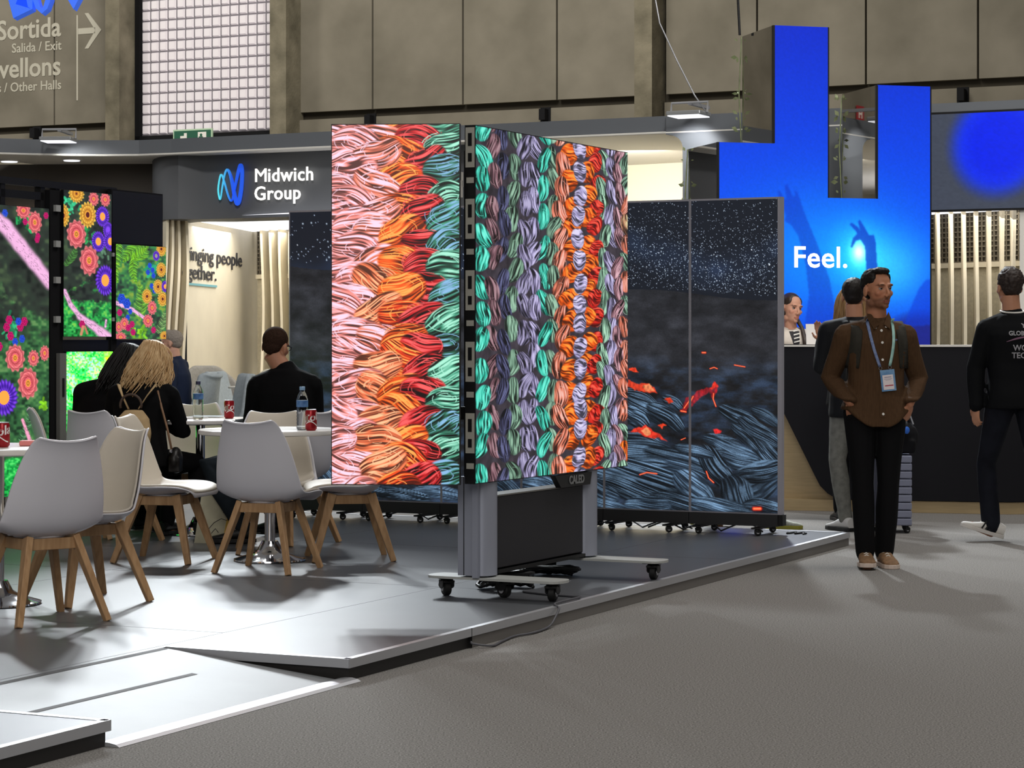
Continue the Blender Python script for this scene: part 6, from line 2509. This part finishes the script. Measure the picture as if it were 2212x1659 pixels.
# backpack worn by him
bk = thing('backpack', 'dark backpack worn by the man in the brown shirt', 'backpack', (2.128, 13.36, 0))
M_STRAP = mat('strap_dark', '#2b2820', .85, noise=.15, nscale=60)
bmz = remesh(MB().loft([(V(.01, .25, .98), .12, .06, 0), (V(.01, .26, 1.1), .14, .085, 0), (V(.01, .25, 1.28), .135, .08, 0), (V(.01, .22, 1.38), .10, .05, 0)], 20, 3), .012, 3)
bmz.materials.append(M_STRAP)
link_mesh('pack', bmz, bk, smooth=True)
for s in (-1, 1):
    ring = []
    for i in range(15):
        t = i / 14
        if t < .3:
            f = t / .3
            p = V(.01 + s * (.115 + .01 * f), .14 - .12 * f, 1.36 + .085 * math.sin(f * PI / 2))
            z_hit = tree1.ray_cast(V(p.x, p.y, 2), V(0, 0, -1))
            if z_hit[0] is not None and f > .2:
                p.z = z_hit[0].z + .004
        else:
            f = (t - .3) / .7
            p = on_front(.012 + s * (.125 + .028 * f), 1.425 - .26 * f, off=.004)
            if p.y > .05:
                p.y = .02
        ring.append(p)
    m = MB()
    vs = []
    for i, p in enumerate(ring):
        vs += [p + V(-.030, 0, .0), p + V(.030, 0, .0)]
    for i in range(len(ring)):
        for j in (0, 1):
            q = vs[i * 2 + j]
            if i > 5:
                vs[i * 2 + j] = on_front(q.x, q.z, off=.006)
                if vs[i * 2 + j].y > .06:
                    vs[i * 2 + j].y = ring[i].y
    m.add(vs, [(2 * i, 2 * i + 1, 2 * i + 3, 2 * i + 2) for i in range(len(ring) - 1)])
    o = m.build('shoulder_strap', M_STRAP, bk, smooth=True)
    sd = o.modifiers.new('t', 'SOLIDIFY')
    sd.thickness = .008
    sd.offset = 0
# lanyard with badge
ly = thing('lanyard_badge', 'blue and mint lanyard with a white badge card in a blue holder', 'badge', (2.128, 13.36, 0))


def strap_mesh(pts, w_, off):
    vs = []
    for i, (x, z) in enumerate(pts):
        a, b = pts[max(0, i - 1)], pts[min(len(pts) - 1, i + 1)]
        dx, dz = b[0] - a[0], b[1] - a[1]
        L = math.hypot(dx, dz)
        nx, nz = -dz / L * w_ / 2, dx / L * w_ / 2
        for sg in (-1, 1):
            vs.append(on_front(x + sg * nx, z + sg * nz, off=off))
    return MB().add(vs, [(2 * i, 2 * i + 1, 2 * i + 3, 2 * i + 2) for i in range(len(pts) - 1)])


lp = [(-.058 + t * .068 - .012 * math.sin(t * PI), 1.455 - t * .28) for t in np.linspace(0, 1, 14)]
rp2 = [(.088 - t * .020 + .012 * math.sin(t * PI), 1.455 - t * .275) for t in np.linspace(0, 1, 14)]
for pts, nm, c, c2 in ((lp, 'strap', '#5d6f9e', '#8c9cc0'), (rp2, 'strap', '#8fc3bf', '#b2d8cc')):
    o = strap_mesh(pts, .017, .009).build(nm, mat('lanyard_' + c[1:], c, .6, nscale=60, color2=c2), ly, smooth=True)
    sd = o.modifiers.new('t', 'SOLIDIFY')
    sd.thickness = .002
for x, z in ((.012, 1.165), (.068, 1.17)):
    p = on_front(x, z, off=.014)
    MB().tube([p + V(.009 * math.cos(t), 0, .009 * math.sin(t)) for t in np.linspace(0, 2 * PI, 13)[:-1]], .0018, 6, closed=True).build('clip_ring', M_CHROME, ly)
    MB().cyl(p + V(.002, 0, -.008), p + V(.004, 0, -.028), .003, n=8).build('clip', M_CHROME, ly)
p = on_front(.05, 1.08, off=.020)
bh = MB().box(-.042, .042, -.003, .003, -.112, .012).build('badge_holder', mat('badge_blue', '#4f80b0', .3, nscale=14, color2='#8db4d6'), ly)
bh.location = V(.050, p.y, 1.145)
bh.rotation_euler = (0, math.radians(-6), 0)
cdm = MB().box(-.031, .031, -.0045, -.003, -.103, -.018).build('badge_card', mat('card_white', '#e9dfe0', .6), bh)
tx_ = MB()
for z, w_, h in ((-.028, .04, .006), (-.040, .046, .003), (-.047, .03, .002)):
    tx_.box(-w_ / 2, w_ / 2, -.005, -.0045, z - h, z)
tx_.build('print_grey', mat('card_grey', '#a9a4b2', .6), cdm)
MB().box(-.022, .028, -.005, -.0045, -.083, -.077).build('print_red', mat('card_red', '#b0344a', .6), cdm)

# ---- visitor in a black jacket and grey jeans at the counter, seen from behind
M_JEANG = mat('jean_grey', '#75756f', .8, noise=.2, nscale=26, spec=.1)
M_JACK = mat('jacket_black', '#131416', .75, spec=.2)
r = thing('person', 'person in a black jacket and washed grey jeans standing behind the man in brown', 'person', (2.40, 15.85, 0))
J2 = dict(pelvis=V(0, 0, .93), chest=V(0, .03, 1.24), neck=V(-.01, .04, 1.46), head=V(-.012, .05, 1.635), fyaw=PI - .25, pitch=0,
          shl=V(-.19, .03, 1.39), shr=V(.19, .03, 1.39), ell=V(-.245, .03, 1.13), elr=V(.26, .03, 1.10), wrl=V(-.20, .25, 1.32), wrr=V(.2, .22, 1.1),
          hipl=V(-.09, 0, .9), hipr=V(.09, 0, .9), knl=V(-.14, -.02, .5), knr=V(.10, .02, .5), anl=V(-.075, .02, .085), anr=V(.12, .1, .085), tol=V(-.16, .2, .04), tor=V(.16, .35, .04), syaw=PI, hyaw=PI,
          handl=(V(-.2, .3, .9), V(-.8, .1, 0), .3))
_, H2 = body_mesh(J2, r, .008)
hair_short(H2, r, M_DHAIR, 6, .007, quiff=False, grow=1.02)
d2 = dress(J2, r, M_JACK, M_JEANG, .010, .024, .008, hem_z=.80, amp=.011, seed=21, top_name='jacket', bottom_name='jeans')
me = text_mesh('G', .045, .0005)
me.transform(Matrix.Translation((-.155, 0, 1.30)))
project_on(me, d2['top'], (0, 1, 0))
me.materials.clear()
me.materials.append(M_WHITE)
link_mesh('back_print', me, d2['top'])
shoe(r, J2['anl'], J2['tol'], mat('shoe_white', '#c9c7c4', .6), M_BLACK)
shoe(r, J2['anr'], J2['tor'], MATS['shoe_white'], M_BLACK)

# ---- blonde visitor at the counter
M_BLOND = mat('hair_blonde', '#a5855a', .5, nscale=60, color2='#7a5c38', stretch=(1, 1, .12), spec=.4)
r = thing('person', 'long-haired blonde person at the counter half hidden by the black jacket', 'person', (2.50, 16.75, 0))
J3 = dict(pelvis=V(0, 0, .92), chest=V(0, .02, 1.22), neck=V(0, .02, 1.43), head=V(0, .03, 1.60), fyaw=PI, pitch=0,
          shl=V(-.165, .02, 1.36), shr=V(.165, .02, 1.36), ell=V(-.2, .08, 1.1), elr=V(.2, .08, 1.1), wrl=V(-.15, .28, 1.12), wrr=V(.15, .28, 1.12),
          hipl=V(-.085, 0, .9), hipr=V(.085, 0, .9), knl=V(-.085, 0, .5), knr=V(.085, 0, .5), anl=V(-.085, .02, .085), anr=V(.085, .02, .085), tol=V(-.1, .25, .04), tor=V(.1, .25, .04), syaw=PI, hyaw=PI)
_, H3 = body_mesh(J3, r, .009, female=True)
hair_long(H3, r, M_BLOND, 3, .34, 220, .0055)
dress(J3, r, M_JACK, M_BLKTR, .011, .016, .008, hem_z=.85, seed=31, female=True, top_name='top')
shoe(r, J3['anl'], J3['tol'], M_BLACK, M_BLACK, .9)
shoe(r, J3['anr'], J3['tor'], M_BLACK, M_BLACK, .9)

# ---- receptionist behind the counter
M_CREAMJ = mat('jacket_cream', '#d9cfc2', .75, spec=.2)
M_BRH = mat('hair_brown', '#3a2a20', .45, nscale=60, color2='#251a14', stretch=(1, 1, .12), spec=.45)
r = thing('person', 'receptionist in a cream jacket with long dark hair behind the counter', 'person', (2.285, 18.65, 0))
J4 = dict(pelvis=V(0, 0, .92), chest=V(0, -.01, 1.26), neck=V(.0, -.0, 1.42), head=V(.0, -.035, 1.59), fyaw=math.radians(28), pitch=.06, tilt=.10, hk=1.0,
          shl=V(.15, .02, 1.35), shr=V(-.155, -.02, 1.36), ell=V(.24, -.03, 1.08), elr=V(-.24, -.02, 1.08), wrl=V(.2, -.26, 1.22), wrr=V(-.05, -.27, 1.20),
          hipl=V(.085, 0, .9), hipr=V(-.085, 0, .9), knl=V(.085, 0, .5), knr=V(-.085, 0, .5), anl=V(.085, .02, .085), anr=V(-.085, .02, .085), tol=V(.1, -.2, .04), tor=V(-.1, -.2, .04), syaw=.3, hyaw=.2)
_, H4 = body_mesh(J4, r, .0055, skin='#cf9a80', lips='#b0584e', brow='#3a261c', female=True)
eyes(H4, r)
mb = MB()
R3 = H4.to_3x3()
mb.ell(H4 @ V(0, .024, .050), (.080, .092, .082), 24, R3)
for s in (-1, 1):
    mb.ell(H4 @ V(s * .045, .0, .055), (.034, .058, .050), 14, R3)
mb.ell(H4 @ V(0, .06, -.01), (.068, .06, .07), 20, R3)
for s in (-1, 1):
    for i in range(14):
        a = i / 13
        p0 = H4 @ V(s * (.055 + .02 * a), .075 - .02 * a, -.03)
        nk = Vector(J4['neck'])
        e_ = V(s * (.085 + .03 * a), -.165 - .01 * a, 1.22 + .05 * a)
        q1 = V(s * (.075 + .015 * a), -.06, 1.43)
        mb.tube([H4 @ V(s * .06, .06, .03), p0, q1, V(s * (.085 + .02 * a), -.14, 1.34), e_], [.01, .011, .011, .01, .004], 6)
me = remesh(mb, .006, 1)
me.materials.append(M_BRH)
link_mesh('hair', me, r, smooth=True)
d4 = dress(J4, r, M_CREAMJ, M_BLKTR, .009, .016, .008, hem_z=.85, seed=41, female=True, collar=False, top_name='jacket', amp=.007)
bm = bmesh.new()
bm.from_mesh(d4['top'].data)
t4 = BVHTree.FromBMesh(bm)
mm = MB().grid(lambda a, b: on_front(.012 + (a - .5) * (.02 + .07 * b) + .03 * (1 - b), 1.20 + b * .22, t4, .004), 4, 12)
mm.build('striped_blouse', mat('blouse_dark', '#27252a', .7), d4['top'], smooth=True)
for i in range(7):
    MB().grid(lambda a, b: on_front(.012 + (a - .5) * .05 + .02, 1.22 + i * .03 + b * .010 + a * .012, t4, .007), 3, 1).build('blouse_stripe', M_WHITE, d4['top'])
shoe(r, J4['anl'], J4['tol'], M_BLACK, M_BLACK, .9)
shoe(r, J4['anr'], J4['tor'], M_BLACK, M_BLACK, .9)
pp_ = MB().box(-.075, .075, -.004, .004, 0, .165).build('paper_sheet', mat('paper_white', '#e4e0dc', .7))
pp_.location = at(1762, 743, 18.15)
pp_.location.z = 1.297
pp_.rotation_euler = (-.15, 0, .1)
tag(pp_, 'white sheet held up between receptionist and visitor on the counter', 'paper')

# ---- man walking past on the right
M_NAVJ = mat('jeans_dark_navy', '#15171f', .8, noise=.3, nscale=10, spec=.15)
M_BLKSW = mat('sweat_black', '#101113', .85, spec=.12)
M_CURLY = mat('hair_dark_brown', '#2a1e18', .6, noise=.35, nscale=70)
r = thing('person', 'man in a black printed sweatshirt walking away at the right edge', 'person', (3.32, 15.05, 0))
J5 = dict(pelvis=V(.0, 0, .95), chest=V(.0, .03, 1.28), neck=V(-.005, .05, 1.50), head=V(-.022, .065, 1.68), fyaw=PI + .18, pitch=.02,
          shl=V(-.175, .03, 1.40), shr=V(.185, .03, 1.40), ell=V(-.245, .05, 1.15), elr=V(.26, -.05, 1.13), wrl=V(-.255, .0, .90), wrr=V(.24, -.2, .92),
          hipl=V(-.09, 0, .92), hipr=V(.095, 0, .92), knl=V(-.165, .10, .50), knr=V(.13, -.06, .52), anl=V(-.150, .02, .10), anr=V(.30, -.30, .16), tol=V(-.40, .02, .22), tor=V(.12, -.2, .04), syaw=PI + .1, hyaw=PI + .25,
          handl=(V(.0, .1, -1), V(-.5, .8, 0), .4))
_, H5 = body_mesh(J5, r, .007)
hair_short(H5, r, M_CURLY, 9, .006, quiff=False, grow=1.06, amp=.009)
d5 = dress(J5, r, M_BLKSW, M_NAVJ, .009, .020, .012, hem_z=.88, amp=.008, seed=51, top_name='sweatshirt', bottom_name='jeans', hem=.062)
MB().tube([J5['neck'] + V(.075 * math.cos(t), .0 + .075 * math.sin(t), .022 + .012 * math.sin(t)) for t in np.linspace(0, 2 * PI, 25)[:-1]], .006, 6, closed=True).build('white_collar', M_WHITE, d5['top'])
for txt, x, z, size in (('YOUR', .030, 1.412, .040), ('GLOBAL', -.060, 1.362, .040), ('WORK', -.032, 1.262, .053), ('TECHN', -.042, 1.212, .053)):
    me = text_mesh(txt, size, .0005, .0012)
    me.transform(Matrix.Translation((x, -1, z)))
    project_on(me, d5['top'], (0, 1, 0), .004)
    me.materials.clear()
    me.materials.append(mat('print_white', '#cfcdd2', .7))
    link_mesh('back_print', me, d5['top'])
me = MB().grid(lambda a, b: V(-.075 + a * .2, -1, 1.318 + .034 * math.sin(a * 1.5) + b * .012 * math.sin(a * PI + .2)), 16, 1).mesh('swoosh')
project_on(me, d5['top'], (0, 1, 0), .004)
me.materials.append(mat('print_mauve', '#7d5a70', .7))
link_mesh('back_swoosh', me, d5['top'])
M_WSH = mat('trainer_white', '#dcd8d2', .55)
so_, Ms = shoe(r, J5['anl'], J5['tol'], M_WSH, mat('sole_white', '#cfcac4', .6), lift=.30)
for i in range(3):
    x = .105 + i * .026
    MB().bar(Ms @ Vector((x, .047, .03)), Ms @ Vector((x - .02, .040, .085)), .010, .004, up=(0, -1, 0)).build('shoe_stripe', M_BLACK, so_)
    MB().bar(Ms @ Vector((x, -.047, .03)), Ms @ Vector((x - .02, -.040, .085)), .010, .004, up=(0, -1, 0)).build('shoe_stripe', M_BLACK, so_)
shoe(r, J5['anr'], J5['anr'] + V(-.2, .25, -.1), M_WSH, MATS['sole_white'], lift=-.25)

# ---- someone behind the lava posters: only the shoes show
r = thing('person', 'person standing behind the right-hand lava poster, only the trainers showing', 'person', (1.52, 16.15, 0))
J6 = dict(pelvis=V(0, 0, .92), chest=V(.02, 0, 1.24), neck=V(.03, 0, 1.45), head=V(.03, -.01, 1.62), fyaw=.9, shl=V(.12, .12, 1.38), shr=V(-.06, -.13, 1.38), ell=V(.14, .2, 1.1), elr=V(-.1, -.2, 1.1), wrl=V(.25, .2, .95), wrr=V(.1, -.25, .95),
          hipl=V(.02, .08, .9), hipr=V(-.02, -.08, .9), knl=V(-.05, .08, .5), knr=V(.16, -.08, .5), anl=V(-.17, .1, .10), anr=V(.30, -.10, .085), tol=V(.1, .1, .04), tor=V(.56, -.13, .04), syaw=1.3, hyaw=1.4)
_, H6 = body_mesh(J6, r, .010)
hair_short(H6, r, M_DHAIR, 12, .008)
dress(J6, r, mat('hoodie_grey', '#4a4c52', .85), M_BLKTR, .012, .018, .010, hem_z=.86, seed=61, top_name='hoodie')
M_YSOLE = mat('sole_olive', '#8f8a2e', .6)
shoe(r, J6['anr'], J6['tor'], mat('trainer_grey', '#a5a79c', .7, noise=.3, nscale=60), M_YSOLE, 1.04)
shoe(r, J6['anl'], J6['tol'], MATS['trainer_grey'], M_YSOLE, 1.04)

# ---- seated man in the black jumper
M_BLKJ = mat('jumper_black', '#0d0d0e', .9, spec=.1)
M_DENIM = mat('denim_dark', '#20262b', .8, noise=.25, nscale=14, spec=.1)
M_BUZZ = mat('hair_buzzed', '#32241d', .95, noise=.35, nscale=120, spec=.05)
r = thing('person', 'man with cropped hair in a black jumper seated with his back to us', 'person', (-1.44, 14.06, DECK))
J7 = dict(pelvis=V(.02, .03, .48), chest=V(.05, .03, .83), neck=V(.03, .06, 1.06), head=V(-.028, .085, 1.205), fyaw=PI - .38, pitch=.10, tilt=-.12,
          shl=V(-.130, .05, .955), shr=V(.195, .03, .965), ell=V(-.19, .14, .69), elr=V(.225, .10, .71), wrl=V(-.33, .36, .69), wrr=V(-.02, .42, .72),
          hipl=V(-.07, .03, .49), hipr=V(.03, .12, .49), knl=V(-.44, -.04, .47), knr=V(-.32, .36, .50), anl=V(-.20, -.12, .09), anr=V(-.06, .60, .09), tol=V(-.45, -.14, .04), tor=V(-.26, .7, .04), syaw=PI - .15, hyaw=PI + .5)
_, H7 = body_mesh(J7, r, .007, skin='#a8765c')
hb = remesh(MB().ell(H7 @ V(0, .018, .040), (.0768, .0945, .084), 24, H7.to_3x3()).ell(H7 @ V(0, .052, .0), (.062, .055, .058), 18, H7.to_3x3()), .005, 1)
hb.materials.append(M_BUZZ)
link_mesh('hair', hb, r, smooth=True)
gl = MB()
for s in (-1, 1):
    gl.tube([H7 @ V(s * .078, .01, .012), H7 @ V(s * .074, -.06, .012), H7 @ V(s * .06, -.098, .008)], .003, 6)
    gl.tube([H7 @ V(s * .033 + .024 * math.cos(t), -.1, .004 + .017 * math.sin(t)) for t in np.linspace(0, 2 * PI, 13)[:-1]], .003, 6, closed=True)
gl.build('glasses', M_BLACK, r)
dress(J7, r, M_BLKJ, M_DENIM, .009, .022, .012, hem_z=.47, amp=.008, seed=71, bulk=.96, top_name='jumper', bottom_name='jeans')
shoe(r, J7['anl'], J7['tol'], M_BLACK, M_BLACK)
shoe(r, J7['anr'], J7['tor'], M_BLACK, M_BLACK)

# ---- blonde woman with the small backpack
M_BLOND2 = mat('hair_honey', '#d6b88c', .45, nscale=50, color2='#b08a5c', stretch=(1, 1, .10), spec=.4)
r = thing('person', 'blonde woman in black seen from behind, bent over the table', 'person', (-2.30, 14.12, DECK))
J8 = dict(pelvis=V(.0, .0, .50), chest=V(-.01, .07, .78), neck=V(.02, .13, .985), head=V(.05, .18, 1.105), fyaw=PI - .5, pitch=.5, tilt=.0,
          shl=V(-.165, .10, .905), shr=V(.165, .09, .90), ell=V(-.24, .22, .66), elr=V(.245, .13, .665), wrl=V(-.02, .42, .72), wrr=V(.10, .40, .72),
          hipl=V(-.06, .05, .48), hipr=V(.08, .03, .48), knl=V(.14, .42, .48), knr=V(.30, .28, .47), anl=V(.10, .42, .09), anr=V(.34, .36, .09), tol=V(.2, .6, .04), tor=V(.5, .5, .04), syaw=PI + .1, hyaw=PI - .5)
_, H8 = body_mesh(J8, r, .008, skin='#c08a70', female=True)
hair_long(H8, r, M_BLOND2, 8, .27, 330, .0055, drift=(-.22, -.16, 0), wave=.036, spread=.11)
dress(J8, r, M_BLKJ, M_BLKTR, .009, .014, .010, hem_z=.46, amp=.006, seed=81, female=True, top_name='jumper')
shoe(r, J8['anl'], J8['tol'], M_BLACK, M_BLACK, .9)
shoe(r, J8['anr'], J8['tor'], M_BLACK, M_BLACK, .9)
bkp = thing('backpack', 'small beige drawstring backpack worn by the blonde woman', 'backpack', (-2.30, 14.12, DECK + .07))
M_BEIGE = mat('canvas_beige', '#b49a74', .85, noise=.08, nscale=30, spec=.1)
bz = remesh(MB().loft([(V(-.03, -.12, .50), .10, .05, 0), (V(-.03, -.125, .60), .115, .065, 0), (V(-.03, -.11, .69), .10, .055, 0), (V(-.03, -.09, .745), .055, .035, 0)], 20, 2.3), .010, 3)
bz.materials.append(M_BEIGE)
link_mesh('pack', bz, bkp, smooth=True)
MB().tube([V(-.045 + .065 * math.cos(t), -.105, .775 + .065 * math.sin(t)) for t in np.linspace(-.3, PI + .3, 15)], .008, 8).build('carry_loop', mat('leather_dark', '#4a3a30', .6), bkp, smooth=True)
for p in ([V(-.135, .01, .885), V(-.13, -.05, .90), V(-.10, -.085, .83), V(-.06, -.10, .75)], [V(.115, .0, .885), V(.10, -.05, .90), V(.05, -.085, .83), V(.0, -.10, .75)]):
    MB().tube(p, .013, 8, .3, up=(0, 1, .4)).build('strap', M_BEIGE, bkp, smooth=True)
hbg = thing('handbag', 'small black shoulder bag with brown strap hanging beside the blonde woman', 'bag', (-2.30, 14.12, DECK))
hz = remesh(MB().ell(V(.215, .0, .50), (.045, .10, .085), 16).box(.18, .25, -.08, .08, .43, .52), .010, 3)
hz.materials.append(mat('leather_black', '#15120f', .4))
link_mesh('bag_body', hz, hbg, smooth=True)
MB().tube([V(.20, -.07, .57), V(.17, -.05, .70), V(.13, -.02, .83), V(.10, .02, .93)], .007, 6).build('strap', mat('leather_tan', '#8a6a50', .6), hbg, smooth=True)
MB().ell(V(.20, -.095, .56), (.012, .006, .012), 10).build('clasp', M_CHROME, hbg)

# ---- dark-haired woman beside her
r = thing('person', 'woman with long black hair and black top seated left of the blonde woman', 'person', (-2.66, 14.52, DECK))
J9 = dict(pelvis=V(.0, .0, .50), chest=V(.03, .06, .78), neck=V(.13, .12, .985), head=V(.20, .16, 1.085), fyaw=PI - .7, pitch=.5,
          shl=V(-.095, .10, .905), shr=V(.24, .02, .90), ell=V(-.15, .22, .62), elr=V(.28, .12, .66), wrl=V(.12, .42, .70), wrr=V(.30, .36, .72),
          hipl=V(-.04, .06, .48), hipr=V(.07, -.02, .48), knl=V(.26, .40, .48), knr=V(.38, .24, .47), anl=V(.22, .42, .09), anr=V(.36, .30, .09), tol=V(.36, .56, .04), tor=V(.5, .42, .04), syaw=PI - .3, hyaw=PI - .6)
_, H9 = body_mesh(J9, r, .009, skin='#b8866c', female=True)
hair_long(H9, r, mat('hair_jet', '#0b0a0a', .4, spec=.4), 14, .27, 240, .006, drift=(-.35, -.2, 0), wave=.015, spread=.12)
dress(J9, r, M_BLKJ, M_BLKTR, .010, .014, .010, hem_z=.46, amp=.007, seed=91, female=True, top_name='jumper')
shoe(r, J9['anl'], J9['tol'], M_BLACK, M_BLACK, .9)
shoe(r, J9['anr'], J9['tor'], M_BLACK, M_BLACK, .9)

# ---- grey-haired man in the lounge
r = thing('person', 'grey-haired man in a navy jumper seated in the lounge, in profile', 'person', ((380 - CXP) / F * 22.3, 22.3, .08))
J10 = dict(pelvis=V(.04, .0, .50), chest=V(.02, .0, .83), neck=V(-.01, .0, 1.06), head=V(-.045, .0, 1.225), fyaw=-PI / 2 - .2, pitch=0,
           shl=V(-.02, -.17, 1.0), shr=V(.03, .17, 1.0), ell=V(-.02, -.22, .74), elr=V(.02, .22, .74), wrl=V(-.25, -.12, .68), wrr=V(-.25, .12, .68),
           hipl=V(0, -.09, .5), hipr=V(0, .09, .5), knl=V(-.42, -.1, .5), knr=V(-.42, .1, .5), anl=V(-.4, -.1, .085), anr=V(-.4, .1, .085), tol=V(-.6, -.1, .04), tor=V(-.6, .1, .04), syaw=-PI / 2, hyaw=-PI / 2)
_, H10 = body_mesh(J10, r, .009, skin='#c99a84')
hair_short(H10, r, mat('hair_grey', '#8a8178', .7, noise=.2, nscale=80), 16, .007, quiff=True)
dress(J10, r, mat('jumper_navy', '#232c42', .85, spec=.15), mat('chino_tan', '#8f7448', .85), .010, .020, .010, hem_z=.47, amp=.008, seed=101, top_name='jumper', bottom_name='chinos')
shoe(r, J10['anl'], J10['tol'], M_BLACK, M_BLACK)
shoe(r, J10['anr'], J10['tor'], M_BLACK, M_BLACK)
